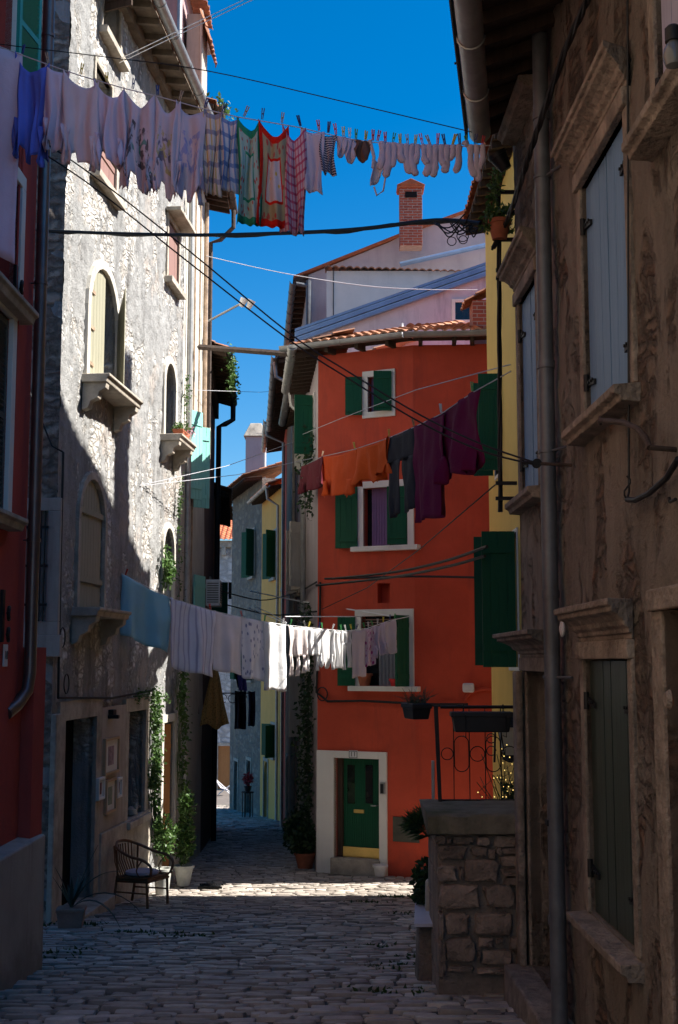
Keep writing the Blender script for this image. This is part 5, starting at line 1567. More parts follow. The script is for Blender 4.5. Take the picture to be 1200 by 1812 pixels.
# bulb lamp on the upper sill
s_, z_ = WR.sz(1192, 88, .3); p = WR.P(s_, z_, .3)
lt = thing('bulb_lamp', p, 'bare glass bulb in a socket under the sill at the upper right edge', 'lamp')
m = MB(); m.lathe(p + V((0, 0, .0)), [(.03, .03), (.03, .08), (.02, .09)], 12); m.build('socket', X['blackiron'], lt, smooth=True)
m = MB(); m.lathe(p, [(.005, -.07), (.03, -.06), (.04, -.03), (.035, 0), (.02, .03)], 14); m.build('bulb', glassy('clear_bulb_glass', (.12, .12, .12), .08), lt, smooth=True)
# iron rod with washing-line pulley
p0 = at(1018, 824, 7.74); p1 = at(950, 820, 7.80)
rd = thing('line_rod', p0, 'iron wall rod with a pulley holding the two crossing black lines', 'line rod')
m = MB(); m.tube([p0 + V((.05, 0, 0)), p1], .011, 8); m.build('rod', X['rustiron'], rd)
m = MB(); m.lathe(p1 + V((0, -.015, 0)), [(.03, 0), (.022, .012), (.022, .018), (.03, .03)], 12, axis=(0, 1, 0)); m.tube([p1 + V((0.02, 0, 0)), p1 + V((-.05, 0, .005)), p1 + V((-.09, .02, .01))], .01, 6); m.build('pulley', X['blackiron'], rd, smooth=True)

# ================================================================== STAIR LANDING
DF = 9.8
x0 = at(776, 1600, DF).x; ztop = at(850, 1441, DF - .1).z
h = thing('stone_landing', (x0 + .35, DF + .5, zg(DF)), 'rough stone stair landing with a mossy slab top at the foot of the brown house', 'stair landing')
m = MB(); m.abox(x0 + .03, 2.35, DF + .02, DF + 1.0, zg(DF) - .4, ztop - .16, 1)
k_ = 4.6154
rects = [(320, 355, 410, 430), (470, 370, 640, 430), (660, 370, 765, 440), (805, 360, 1010, 455), (340, 440, 585, 560), (615, 455, 750, 530), (755, 475, 815, 555), (870, 465, 1075, 515), (840, 525, 1075, 615), (345, 610, 500, 740), (560, 555, 850, 745), (860, 630, 1080, 690), (350, 755, 700, 970), (735, 765, 975, 950), (1000, 790, 1080, 940), (705, 775, 745, 825), (400, 990, 610, 1180), (630, 985, 965, 1185), (985, 950, 1080, 1180), (410, 1195, 660, 1395), (670, 1190, 805, 1280), (700, 1290, 960, 1420), (820, 1200, 880, 1245), (925, 1190, 1080, 1300), (360, 1000, 392, 1200), (365, 1230, 405, 1500), (520, 620, 550, 730), (880, 700, 1060, 770), (420, 380, 460, 425), (820, 460, 862, 515), (510, 520, 552, 550), (980, 1310, 1080, 1430), (665, 1300, 695, 1390), (420, 1420, 640, 1470), (660, 1440, 900, 1490)]
rr = random.Random(3)
for a, b, c, d in rects:
    pa = at(700 + a / k_, 1400 + d / k_, DF); pb = at(700 + c / k_, 1400 + b / k_, DF)
    cx, cz = (pa.x + pb.x) / 2, (pa.z + pb.z) / 2; hw, hh = (pb.x - pa.x) / 2, (pb.z - pa.z) / 2
    ring = []
    nn = 14
    jit = [rr.uniform(.80, 1.06) for _ in range(nn)]
    for i in range(nn):
        t = 2 * math.pi * i / nn
        cs, sn = math.cos(t), math.sin(t)
        e = .34
        ring.append((hw * math.copysign(abs(cs) ** e, cs) * jit[i], hh * math.copysign(abs(sn) ** e, sn) * jit[(i + 3) % nn]))
    vs = []
    pr = rr.uniform(.02, .045)
    for k2, o in ((1.03, .03), (1.0, -pr * .6), (.95, -pr * .95), (.6, -pr * rr.uniform(.85, 1.2))):
        for x, z in ring: vs.append((cx + x * k2, DF + o + rr.uniform(-.009, .009), cz + z * k2))
    vs.append((cx, DF - pr * 1.1, cz))
    fs = []
    for q in range(3):
        for i in range(nn): fs.append((q * nn + i, q * nn + (i + 1) % nn, (q + 1) * nn + (i + 1) % nn, (q + 1) * nn + i))
    for i in range(nn): fs.append((3 * nn + i, 3 * nn + (i + 1) % nn, 4 * nn))
    m.add(vs, fs, 0, col=rr.random())
# left flank stones
zz = zg(DF) - .1
while zz < ztop - .2:
    hgt = rr.uniform(.16, .26); y = DF + .02
    while y < DF + .95:
        ln = rr.uniform(.2, .4)
        m.obox((x0 + .03, y + ln / 2, zz + hgt / 2), (.03, 0, 0), (0, ln / 2 - .012, 0), (0, 0, hgt / 2 - .012), 0); y += ln
    zz += hgt
m.build('rubble_wall', [X['rubble'], X['rubblemort']], h, smooth=True, angle=60, bevel=.0)
m = MB()
xa, xb = at(757, 1450, DF - .08).x, 2.35
gx, gy = 24, 12
for top_ in (1,):
    vs = []; fs = []
    sec = [(-.165, .0), (-.15, -.075), (-.02, -.09), (0, -.07), (.0, .2), (0.002, .5), (0.0, .95)]
    for i in range(gx + 1):
        x = xa + (xb - xa) * i / gx
        for j, (z, o) in enumerate(sec):
            vs.append((x, DF + o + .02 * noise.noise(V((x * 6, j, 1))), ztop + z + .015 * noise.noise(V((x * 5, j * 2, 4)))))
    ns = len(sec)
    for i in range(gx):
        for j in range(ns - 1): fs.append((i * ns + j, (i + 1) * ns + j, (i + 1) * ns + j + 1, i * ns + j + 1))
        fs.append((i * ns + ns - 1, (i + 1) * ns + ns - 1, (i + 1) * ns, i * ns))
    fs.append(tuple(range(ns))); fs.append(tuple(gx * ns + j for j in range(ns)))
    m.add(vs, fs)
m.build('slab', X['mossy'], h, smooth=True, angle=50)
m = MB()
for i in range(5): m.abox(x0 + .1, 2.35, DF + 1.0 + i * .28, DF + 1.28 + i * .28, zg(11.5) - .4, ztop - .18 * (i + 1))
m.build('steps', X['rubble'], h, bevel=.02)
# railing
DR = DF + .86
rail = thing('iron_railing', at(778, 1420, DR), 'black wrought iron railing with circles and ovals on the stone landing', 'railing')
zb_ = at(850, 1417, DR).z; zt_ = at(850, 1251, DR).z; xl = at(780, 1330, DR).x; xr_ = 1.95
m = MB(); m.tube([(xl - .0, DR, zt_), (xr_, DR, zt_)], .014, 8); m.abox(xl, xr_, DR - .014, DR + .014, zb_ - .012, zb_ + .012); m.tube([(xl, DR, zt_ + .008), (xl - .25, DR + .25, zt_ + .008)], .009, 6)
m.build('rails', X['blackiron'], rail)
m = MB(); m.loft([V((xl - .03, DR - .1, ztop - .04)), V((xl + .0, DR - .1, ztop - .04)), V((xl + .0, DR - .07, ztop - .04)), V((xl - .03, DR - .07, ztop - .04))], [V((xl - .055, DR - .02, zt_ + .01)), V((xl - .02, DR - .02, zt_ + .01)), V((xl - .02, DR + .015, zt_ + .01)), V((xl - .055, DR + .015, zt_ + .01))]); m.build('post', X['blackiron'], rail, bevel=.004)
m = MB()
xs = [at(px, 1340, DR).x for px in (803, 831, 859, 887, 916)]
for x in xs: m.tube([(x, DR, zb_), (x, DR, zt_)], .0045, 6)
def ovl(c, rx, rz, straight):
    pts = []
    for i in range(25):
        t = 2 * math.pi * i / 24
        pts.append((c[0] + rx * math.cos(t), DR, c[1] + rx * math.sin(t) + (straight if math.sin(t) > 0 else -straight)))
    pts.append(pts[0]); m.tube(pts, .0045, 6, cap=False)
zc_ = at(850, 1334, DR).z
gaps = [xl] + xs
for i in range(len(gaps) - 1):
    c = ((gaps[i] + gaps[i + 1]) / 2, zc_); r_ = (gaps[i + 1] - gaps[i]) / 2 - .005
    ovl(c, r_, r_, 0 if i % 2 == 0 else .085)
m.build('bars', X['blackiron'], rail)


def trough(name, c, lx, ly, hh, label, taper=.8, dirx=(1, 0, 0), mat_='blackplastic', cat='planter', group='black planters on the railing'):
    dx = V(dirx).normalized(); dy = V((-dx.y, dx.x, 0)); c = V(c)
    o = MB()
    lo = [c + dx * a * lx * taper + dy * b * ly * taper for a, b in ((-1, -1), (1, -1), (1, 1), (-1, 1))]
    up = [c + dx * a * lx + dy * b * ly + V((0, 0, hh)) for a, b in ((-1, -1), (1, -1), (1, 1), (-1, 1))]
    o.loft(lo, up)
    o.loft([p + (p - c - V((0, 0, hh))) * .04 - V((0, 0, .03)) for p in up], [p + (p - c - V((0, 0, hh))) * .04 + V((0, 0, .012)) for p in up])
    return o.build(name, X[mat_], label=label, cat=cat, group=group, bevel=.008)
c = at(852, 1295, DR - .13); trough('planter_box', c, .245, .085, at(852, 1262, DR - .13).z - c.z, 'long black plastic planter box hung on the landing railing', .9)
m = MB()
for px in (822, 893):
    p = at(px, 1262, DR - .13)
    m.tube([V((p.x, DR, zt_ + .015)), V((p.x, DR - .04, zt_ + .02)), V((p.x, DR - .045, p.z))], .006, 6); m.tube([V((p.x, DR - .04, p.z)), V((p.x, DR - .225, p.z - .01)), V((p.x, DR - .225, p.z - .19)), V((p.x, DR - .01, p.z - .19))], .004, 6)
m.build('planter_holder', X['blackiron'], rail)
c = at(737, 1272, DR + .12); trough('planter_box', c, .085, .16, at(737, 1247, DR + .1).z - c.z, 'short black plastic planter with wispy grass left of the railing post', .8, (1, .25, 0))
m = MB()
for _ in range(70):
    p = c + V((random.uniform(-.08, .08), random.uniform(-.1, .1), .13)); d_ = rdir((0, 0, 1.1)); l_ = random.uniform(.06, .16)
    m.tube([p, p + d_ * l_ * .6, p + d_ * l_ + V((d_.x, d_.y, -.3)) * l_ * .3], [.003, .0025, .001], 4)
m.build('grass_tuft', X['dryleaf'], label='wispy dry grass growing in the short black planter', cat='plant')
# plants, bench, pole left of the landing
m = MB()
pc = at(768, 1490, 10.9)
for i in range(11):
    t = math.pi * (.5 + .11 * i); dirn = V((math.cos(t) * .55 - .15, random.uniform(-.5, .3), math.sin(math.pi * (i + 1) / 13) * .7)).normalized()
    l_ = random.uniform(.14, .22); tip = pc + dirn * l_
    m.tube([pc + V((.04, 0, -.15)), pc, tip], .004, 5)
    for j in range(16):
        a = (j - 7.5) / 7.5 * 1.2
        q = (dirn * math.cos(a) + dirn.cross(V((.2, 1, .2))).normalized() * math.sin(a)).normalized()
        leaf(m, tip, q + V((0, 0, -.15)), random.uniform(.12, .17), wd=.09)
m.build('fan_palm', X['palm'], label='small fan palm peeking out beside the stone landing', cat='palm')
m = MB()
for px, py, n, rr_ in ((748, 1560, 110, .08), (758, 1535, 80, .07), (746, 1590, 90, .07), (755, 1575, 80, .08)):
    clump(m, at(px, py, 11.3), (rr_, .2, rr_), n, .07)
m.tube([at(755, 1620, 11.3), at(752, 1560, 11.3)], .012, 5)
m.build('leafy_bush', X['darkleaf'], label='dark leafy potted bush between the white bench slab and the landing', cat='bush')
b = thing('bench', at(755, 1690, 10.9), 'white slab bench on a rough stone block against the landing', 'bench')
zsl = at(755, 1634, 10.45).z; m = MB()
xa, xb = at(733, 1634, 10.45).x, x0 + .04
m.hexa([V((xa, 10.45, zsl - .03)), V((xb, 10.45, zsl - .03)), V((xb, 11.35, zsl - .03)), V((xa + .06, 11.35, zsl - .03)), V((xa, 10.45, zsl)), V((xb, 10.45, zsl)), V((xb, 11.35, zsl)), V((xa + .06, 11.35, zsl))]); m.build('seat', X['slab'], b, bevel=.005)
m = MB(); zq = zg(10.7); m.loft([V((xa + .03, 10.55, zq - .05)), V((xb, 10.55, zq - .05)), V((xb, 11.0, zq - .05)), V((xa + .03, 11.0, zq - .05))], [V((xa + .05, 10.6, zsl - .031)), V((xb, 10.6, zsl - .031)), V((xb, 10.95, zsl - .031)), V((xa + .05, 10.95, zsl - .031))]); m.build('stone_block', X['rubble'], b, bevel=.04)
m = MB(); p = at(768, 1560, 10.9); m.abox(p.x - .012, p.x + .012, 10.88, 10.92, zg(10.9), at(768, 1346, 10.9).z); m.build('grey_board', X['zinc'], label='upright pale grey metal strip standing at the landing corner', cat='metal strip', bevel=.003)
m = MB(); p = at(760, 1605, 11.0); m.loft([p + V((-.04, -.05, -.35)), p + V((.06, -.05, -.35)), p + V((.06, .08, -.35)), p + V((-.04, .08, -.35))], [p + V((-.03, -.04, .22)), p + V((.04, -.04, .24)), p + V((.04, .06, .24)), p + V((-.03, .06, .22))]); m.build('stone_stub', X['limestone'], label='narrow upright stone beside the bench slab', cat='stone', bevel=.02)
# lantern on yellow house and fairy lights
p = at(903, 1315, 13.5)
ln = thing('wall_lantern', p, 'black wall lantern on a scrolled bracket behind the railing', 'lantern')
m = MB(); m.loft([p + V((a * .07, b * .07, -.12)) for a, b in ((-1, -1), (1, -1), (1, 1), (-1, 1))], [p + V((a * .115, b * .115, .17)) for a, b in ((-1, -1), (1, -1), (1, 1), (-1, 1))]); m.build('glass', simple('frosted_lamp_glass', (.42, .42, .38), .3, .1), ln)
m = MB(); m.loft([p + V((a * .13, b * .13, .17)) for a, b in ((-1, -1), (1, -1), (1, 1), (-1, 1))], [p + V((a * .03, b * .03, .3)) for a, b in ((-1, -1), (1, -1), (1, 1), (-1, 1))]); m.lathe(p + V((0, 0, -.2)), [(.02, 0), (.09, .03), (.08, .08)], 10)
for a, b in ((-1, -1), (1, -1), (1, 1), (-1, 1)): m.tube([p + V((a * .072, b * .072, -.12)), p + V((a * .117, b * .117, .17))], .008, 5)
m.build('lamp_frame', X['blackiron'], ln)
m = MB(); q = p + V((-.17, 0, 0)); m.tube([q + V((0, 0, -.2)), q + V((.02, 0, .28))], .012, 6)
for zo in (.05, -.08, .17): m.tube([q + V((-.03 + .05 * math.cos(t), 0, zo + .05 * math.sin(t))) for t in [i * .6 for i in range(10)]], .006, 5)
m.tube([p + V((0, 0, .3)), p + V((.5, 0, .34))], .012, 6); m.build('scroll_bracket', X['blackiron'], ln)
pts = []
for px, py in ((897, 1318), (888, 1325), (892, 1338), (890, 1350), (902, 1340), (906, 1352), (893, 1363), (904, 1368), (886, 1376), (880, 1376), (874, 1377), (895, 1380), (906, 1384), (913, 1385), (891, 1392), (900, 1392), (898, 1400), (892, 1403), (908, 1398), (896, 1410), (890, 1410), (913, 1408), (853, 1410), (846, 1402), (875, 1410)):
    pts.append(at(px, py, 13.2 + random.uniform(-.15, .15)))
fl = thing('string_lights', pts[-1], 'warm yellow fairy lights tangled in twigs behind the railing', 'string lights')
m = MB(); m.tube(pts[:22], .003, 4); m.tube([pts[10], pts[23], pts[22]], .003, 4); m.build('wire', X['stem'], fl)
glow = emit('warm_bulb', (1, .70, .2), .55)
b0_ = None
for p in pts:
    if b0_ is None:
        m = MB(); m.lathe(p, [(.002, -.006), (.0055, -.003), (.0055, .003), (.002, .006)], 8); b0_ = m.build('bulb', glow, fl, smooth=True); pb0 = p
    else:
        c_ = b0_.copy(); COL.objects.link(c_); c_.parent = fl; c_.location = b0_.location + (p - pb0)
m = MB()
for _ in range(26):
    p = at(903, 1415, 13.3) + V((random.uniform(-.15, .1), random.uniform(-.1, .1), -.1)); m.tube([p, p + rdir((0, 0, 1.2)) * random.uniform(.2, .7)], .004, 4)
for _ in range(120): leaf(m, at(random.uniform(893, 918), random.uniform(1385, 1420), 13.3), rdir(), .05)
m.build('twiggy_plant', X['darkleaf'], label='dark twiggy plant holding the fairy lights behind the railing', cat='plant')

# ================================================================== POTS ON THE UPPER RIGHT WALL
def wallpot(px, py, d, r, hh, mat_, label, axis=(0, 0, 1), cat='pot'):
    c = at(px, py, d); o = MB(); o.lathe(c, [(r * .55, 0), (r * .62, .0), (r * .95, hh * .8), (r * 1.06, hh * .8), (r * 1.06, hh), (r * .92, hh), (r * .85, hh * .9), (.01, hh * .88)], 18, axis=axis)
    return o.build('flower_pot', mat_, smooth=True, label=label, cat=cat, group='pots hung on the upper right wall', angle=35), c
wallpot(925, 198, 9.25, .072, .15, X['blackplastic'], 'black plastic pot hung upright on the wall near the far eave')
wallpot(896, 300, 9.6, .075, .15, X['blackplastic'], 'tilted black plastic pot just under the end of the gutter', (-.5, -.1, .8))
wallpot(905, 92, 9.0, .08, .15, X['blackplastic'], 'black pot holding a grey green bush against the eave', (-.6, 0, .8))
m = MB(); clump(m, at(880, 70, 9.0), (.13, .1, .11), 420, .05); [m.tube([at(905, 90, 9.0), at(880, 70, 9.0) + rdir() * .12], .003, 4) for _ in range(14)]
m.build('grey_bush', X['dryleaf'], label='grey green feathery bush leaning out beneath the eave', cat='bush')
_, c = wallpot(884, 424, 9.95, .095, .16, X['terracotta'], 'terracotta pot with green plant on the cable bracket')
m = MB(); clump(m, c + V((0, 0, .2)), (.12, .12, .07), 240, .055)
for px, py, n in ((876, 330, 60), (872, 350, 40), (880, 310, 40), (868, 372, 40), (862, 400, 50), (900, 405, 40)): clump(m, at(px, py, 9.95), (.05, .05, .05), n, .045)
m.tube([c + V((0, 0, .15)), at(876, 345, 9.95), at(882, 285, 9.9)], .006, 5)
m.build('trailing_plant', X['leaf'], label='trailing green plant climbing from the terracotta pot', cat='plant')
m = MB()
for px, py in ((925, 155), (920, 170), (915, 165)): m.tube([at(px, py, 9.25), at(px + 12, py - 30, 9.3), at(px + 20, py - 15, 9.3)], .004, 4)
m.build('pot_wire', X['blackiron'], label='thin dangling wires around the upright black wall pot', cat='wire')
# hook bracket sticking out by the gutter
m = MB(); a = at(868, 122, 9.0); m.tube([a, at(830, 120, 9.0), at(812, 112, 9.0), at(804, 112, 9.0)], .009, 6); m.tube([at(812, 112, 9.0), at(811, 100, 9.0)], .008, 6); m.tube([at(868, 117, 9.05), at(827, 118, 9.05), at(824, 102, 9.05)], .008, 6)
m.build('line_hook', X['blackiron'], label='black forked iron hook sticking out past the gutter', cat='hook', smooth=True)
# vertical cable mast with brackets
mast = thing('cable_mast', at(885, 920, 10.0), 'black vertical bundle of cables on wall brackets at the end of the brown house', 'cable mast')
m = MB()
for k in range(4): m.tube([at(884 + 2.5 * math.sin(k * 2 + i * .9) + (i - 6) * .25, 330 + i * 48, 10.0 + .02 * math.cos(k + i)) for i in range(13)], .011, 6)
m.build('cables', X['blackcable'], mast, smooth=True)
m = MB()
for py in (340, 375, 424, 478, 492, 855, 882): a = at(878, py, 10.0); m.obox(a.lerp(at(914, py, 9.95), .5), (.085, 0, 0), (0, .014, 0), (0, 0, .014))
m.build('brackets', X['blackiron'], mast)

# ================================================================== LAUNDRY
def proj(p):
    x = p.x; y = p.y * CP + p.z * SP; z = -p.y * SP + p.z * CP
    return 600 + F * x / y, 906 - F * z / y


class Line:
    def __init__(self, pts): self.p = pts; self.x = [proj(q)[0] for q in pts]

    def __call__(self, px):
        for i in range(len(self.p) - 1):
            if px <= self.x[i + 1] or i == len(self.p) - 2:
                t = (px - self.x[i]) / (self.x[i + 1] - self.x[i]); return self.p[i].lerp(self.p[i + 1], t)


def vline(W, pix): return [W.P(*W.sz(px, py), 0) for px, py in pix]


L1p = [at(px, py, 9.0) for px, py in ((-130, 28), (-60, 60), (3, 84), (76, 111), (142, 134), (222, 157), (285, 172), (361, 193), (421, 207), (533, 226), (568, 235), (629, 248), (707, 257), (793, 259), (850, 259), (868, 257))]
WL2 = Wall((-.62, 23.0), (1.30, 10.0)); L2p = vline(WL2, ((542, 822), (570, 808), (628, 795), (688, 775), (735, 755), (780, 733), (836, 695), (904, 657)))
pa, pb = WS.P(WS.sz(216, 1018)[0] - .1, 0), WF1.P(WF1.sz(724, 1090)[0], 0, .35)
WL3 = Wall(pa, pb); L3p = vline(WL3, ((216, 1016), (300, 1058), (380, 1082), (470, 1101), (505, 1106), (560, 1112), (610, 1117), (650, 1112), (690, 1098), (724, 1091)))
l1, l2, l3 = Line(L1p), Line(L2p), Line(L3p)
cable('washing_line', L1p, .004, X['greycord'], 'upper washing line crossing the street under the sky', 'washing line')
cable('washing_line', L2p, .005, X['greycord'], 'middle washing line rising past the orange house front', 'washing line')
cable('washing_line', L3p, .006, X['whitecord'], 'lower white washing line with sheets and baby clothes', 'washing line')


def sheet(mb, A, B, z1f, seed, amp=.03, nf=3, nu=16, nv=16, sag=.05, narrow=None, lean=0, uv=(0, 1, 0, 1)):
    """hanging cloth between A and B on the line; z1f(u) gives the lower edge height"""
    u_ = V((B.x - A.x, B.y - A.y, 0)); wlen = u_.length; u_.normalize(); n = u_.cross(V((0, 0, 1)))
    vs, uvs, fs = [], [], []
    for j in range(nv + 1):
        v = j / nv
        for i in range(nu + 1):
            u = i / nu
            l, r = narrow(v) if narrow else (0, 1)
            uu = l + (r - l) * u
            topz = A.z + (B.z - A.z) * uu - sag * 4 * u * (1 - u)
            z = topz + (z1f(u) - topz) * v
            k = (.15 + .85 * v ** .7)
            ph = seed * 1.7
            o = amp * k * (math.sin(2 * math.pi * nf * u + ph + .8 * v) + .5 * math.sin(2 * math.pi * nf * 2.3 * u + ph * 2 - v)) + .6 * amp * noise.noise(V((uu * wlen * 5 + seed, z * 4, seed)))
            x = uu * wlen + .012 * math.sin(v * 5 + u * 6 + seed)
            p = V((A.x, A.y, 0)) + u_ * x + n * (o + lean * v)
            vs.append(V((p.x, p.y, z))); uvs.append((uv[0] + (uv[1] - uv[0]) * u, uv[2] + (uv[3] - uv[2]) * v))
    w_ = nu + 1
    for j in range(nv):
        for i in range(nu): fs.append((j * w_ + i, j * w_ + i + 1, (j + 1) * w_ + i + 1, (j + 1) * w_ + i))
    mb.add(vs, fs, 0, uvs)


GN = [0]
def garment(line, W, px0, px1, pyb, mat_, name, label, cat, group, shape='rect', amp=.04, nf=1.8, sag=.03, d=None, th=.004, lift=.012, lean=0):
    GN[0] += 1; sd_ = GN[0]
    A, B = line(px0), line(px1); A = A + V((0, 0, lift)); B = B + V((0, 0, lift))
    if W is None:
        zb0 = at((px0 + px1) / 2, pyb, d).z
    else: zb0 = W.sz((px0 + px1) / 2, pyb)[1]
    slope = (B.z - A.z)
    H = (A.z + B.z) / 2 - zb0
    rr = random.Random(sd_)
    mb = MB()
    if shape == 'tee': nf = rr.uniform(.8, 2.3); amp *= rr.uniform(.8, 1.6); sag *= rr.uniform(.7, 1.5)
    if shape == 'rect': z1 = lambda u: zb0 + slope * (u - .5) * .8 + .012 * math.sin(u * 9 + sd_)
    elif shape == 'tee':
        a1, a2 = rr.uniform(.02, .08), rr.uniform(.02, .08)
        z1 = lambda u: zb0 + slope * (u - .5) * .9 + H * (.10 * math.sin(u * 7 + sd_) * .5 + (.12 if .25 < u < .42 else 0) + (a1 if u > .8 else 0) + .012 * math.sin(u * 15 + sd_))
    if shape in ('rect', 'tee'):
        nr = None
        if shape == 'tee': nr = lambda v: (-.02 - .10 * max(0, v - .55), 1.02 + .10 * max(0, v - .55))
        sheet(mb, A, B, z1, sd_, amp, nf, 20, 20, sag, nr, lean)
        if shape == 'tee':      # a sleeve hanging from each side of the body
            for e in (0.06, .80):
                q0 = A.lerp(B, e); q1 = A.lerp(B, e + .16)
                q0 = q0 - V((0, 0, H * .66)); q1 = q1 - V((0, 0, H * .66))
                z_ = zb0 - H * rr.uniform(.0, .05) + slope * (e - .4)
                nn = V((B.x - A.x, B.y - A.y, 0)).normalized().cross(V((0, 0, 1)))
                sheet(mb, q0 + nn * .03, q1 + nn * .03, lambda u: z_ + .015 * math.sin(u * 6), sd_ + e, amp * .7, 1, 6, 8, 0)
    elif shape == 'dress':
        sheet(mb, A, B, lambda u: zb0 + .06 * math.sin(u * 8), sd_, amp, nf, 20, 18, sag, lambda v: (.40 - .40 * v, .62 + .46 * v))
    elif shape == 'pants':
        wz = zb0 + H * .68
        sheet(mb, A, B, lambda u: wz + slope * (u - .5) - .02, sd_, amp, nf, 16, 8, sag)
        for e, k in ((0.0, 0), (.54, 1)):
            q0 = A.lerp(B, e); q1 = A.lerp(B, e + .46)
            q0 = V((q0.x, q0.y, wz + slope * (e - .5))); q1 = V((q1.x, q1.y, wz + slope * (e - .04)))
            sheet(mb, q0, q1, lambda u: zb0 + slope * (e - .25) + (rr.uniform(.0, .0)) + .05 * H * k, sd_ + k, amp, 1.3, 8, 14, 0, lambda v: (.0 + .12 * v, 1.0 - .05 * v))
    elif shape == 'briefs':
        sheet(mb, A, B, lambda u: zb0 + H * .75 * (abs(u - .5) * 2) ** 2.2, sd_, amp, nf, 14, 8, sag)
    elif shape == 'romper':
        wz = zb0 + H * .38
        sheet(mb, A, B, lambda u: wz + .01 * math.sin(u * 12), sd_, amp, nf, 16, 10, sag)
        for e in (.06, .42, .78):
            if e == .42 and rr.random() < .4: continue
            q0 = A.lerp(B, e) - V((0, 0, H * .58)); q1 = A.lerp(B, e + .17) - V((0, 0, H * .58))
            zz = zb0 + rr.uniform(-.02, .05)
            sheet(mb, q0, q1, lambda u: zz, sd_ + e, amp * .6, 1, 5, 9, 0)
    elif shape == 'sock':
        u_ = V((B.x - A.x, B.y - A.y, 0)).normalized(); n = u_.cross(V((0, 0, 1)))
        sgn = rr.choice((-1, 1)) * rr.uniform(.5, 1)
        c = A.lerp(B, .5); w_ = (B - A).length * .52
        pts, rs_ = [], []
        ax = (u_ * sgn + n * rr.uniform(-.6, .6))
        for v, off, r_ in ((0, 0, .7), (.08, 0, .95), (.3, 0.02, .8), (.55, 0.0, .8), (.7, .12, .95), (.82, .3, 1.0), (.93, .5, .95), (1.0, .6, .5)):
            pts.append(c - V((0, 0, H * v)) + ax * (off * .055)); rs_.append(w_ * r_)
        mb.tube(pts, rs_, 9)
        for i_, v_ in enumerate(mb.v):          # flatten like cloth
            rel = v_ - c; dn = rel.dot(n); mb.v[i_] = v_ - n * dn * .4 + n * .012 * noise.noise(v_ * 18 + V((sd_, 0, 0))) + u_ * .012 * noise.noise(v_ * 22 + V((0, sd_, 0)))
        for fi in range(len(mb.f)): mb.uv[fi] = [(0, 0)] * len(mb.f[fi])
        return mb.build(name, mat_, smooth=True, label=label, cat=cat, group=group, angle=80)
    elif shape == 'bra':
        u_ = V((B.x - A.x, B.y - A.y, 0)).normalized()
        mb.tube([A, A.lerp(B, .3) - V((0, 0, H * .3)), A.lerp(B, .2) - V((0, 0, H * .5))], .012, 6)
        sheet(mb, A.lerp(B, .1) - V((0, 0, H * .35)), A.lerp(B, .9) - V((0, 0, H * .4)), lambda u: zb0 + H * .15 + H * .2 * u, sd_, .02, 1, 8, 8, 0)
        mb.tube([A.lerp(B, .9) - V((0, 0, H * .4)), B - V((0, 0, H * .6)) + u_ * .02, B - V((0, 0, H * .9)), A.lerp(B, .5) - V((0, 0, H)), A.lerp(B, .3) - V((0, 0, H * .85))], .006, 6)
        for fi in range(len(mb.f)):
            if fi not in mb.uv: mb.uv[fi] = [(0, 0)] * len(mb.f[fi])
    return mb.build(name, mat_, smooth=True, label=label, cat=cat, group=group, solid=th, angle=80)


white = cloth('white_cotton', (.60, .54, .66), trans=.22)  # lilac tinge of blue skylight in shade is put into these whites
white2 = cloth('off_white_cotton', (.62, .56, .61), trans=.22)
def tee(c2, c3=None, s=5): return cloth('printed_cotton', (.60, .54, .62), 'motif', c2, c3, s)  # shirt ground colour carries the same painted shade tinge
U = 'clothes on the upper washing line'
def g1(*a, **k): return garment(l1, None, *a, U, d=9.0, **k)
g1(-95, 38, 442, white, 'bath_towel', 'big plain pale towel hanging lowest at the left edge of the upper line', 'towel', amp=.02, nf=1.5)
g1(26, 84, 280, cloth('blue_cotton', (.10, .15, .55), trans=.15), 'shirt', 'deep blue shirt on the upper line', 'shirt', shape='tee', amp=.035, sag=.16)
g1(80, 122, 268, white, 'shirt', 'plain white shirt pegged just right of the deep blue one', 'shirt', shape='tee', sag=.05)
g1(116, 176, 292, white2, 'shirt', 'plain white shirt under the first bright yellow peg', 'shirt', shape='tee', amp=.035, sag=.1)
g1(170, 222, 292, white, 'shirt', 'plain white shirt left of the black and teal printed one', 'shirt', shape='tee', amp=.03, sag=.09)
tp = g1(220, 274, 335, tee((.02, .02, .025), (.05, .25, .22), 6), 'shirt', 'white shirt with a black and teal print', 'shirt', shape='tee', amp=.03, sag=.12)
g1(274, 318, 345, tee((.45, .40, .12), (.12, .12, .2), 8), 'shirt', 'white shirt with a small yellow and dark print', 'shirt', shape='tee', amp=.03, sag=.1)
g1(310, 362, 350, tee((.25, .3, .6), None, 9), 'shirt', 'white shirt with a faint blue print, next to the yellow checked cloth', 'shirt', shape='tee', amp=.03, sag=.1)
g1(360, 392, 345, cloth('yellow_check', (.66, .62, .58), 'check', (.60, .38, .06), (.25, .24, .35), 5), 'tea_towel', 'yellow checked tea towel', 'towel', amp=.03, nf=2, sag=.04)
g1(388, 424, 338, cloth('blue_check', (.66, .64, .68), 'check', (.08, .22, .50), (.10, .2, .45), 5), 'tea_towel', 'blue checked tea towel', 'towel', amp=.03, nf=2, sag=.06)
g1(422, 462, 398, cloth('green_print', (.42, .56, .50), 'border', (.03, .28, .16), (.40, .55, .48), 14), 'tea_towel', 'green patterned tea towel', 'towel', amp=.04, nf=1.6, sag=.10)
g1(459, 513, 402, cloth('red_print', (.66, .58, .60), 'border', (.66, .025, .015), (.42, .36, .22), 9), 'tea_towel', 'red bordered tea towel printed with fruit', 'towel', amp=.045, nf=1.5, sag=.12)
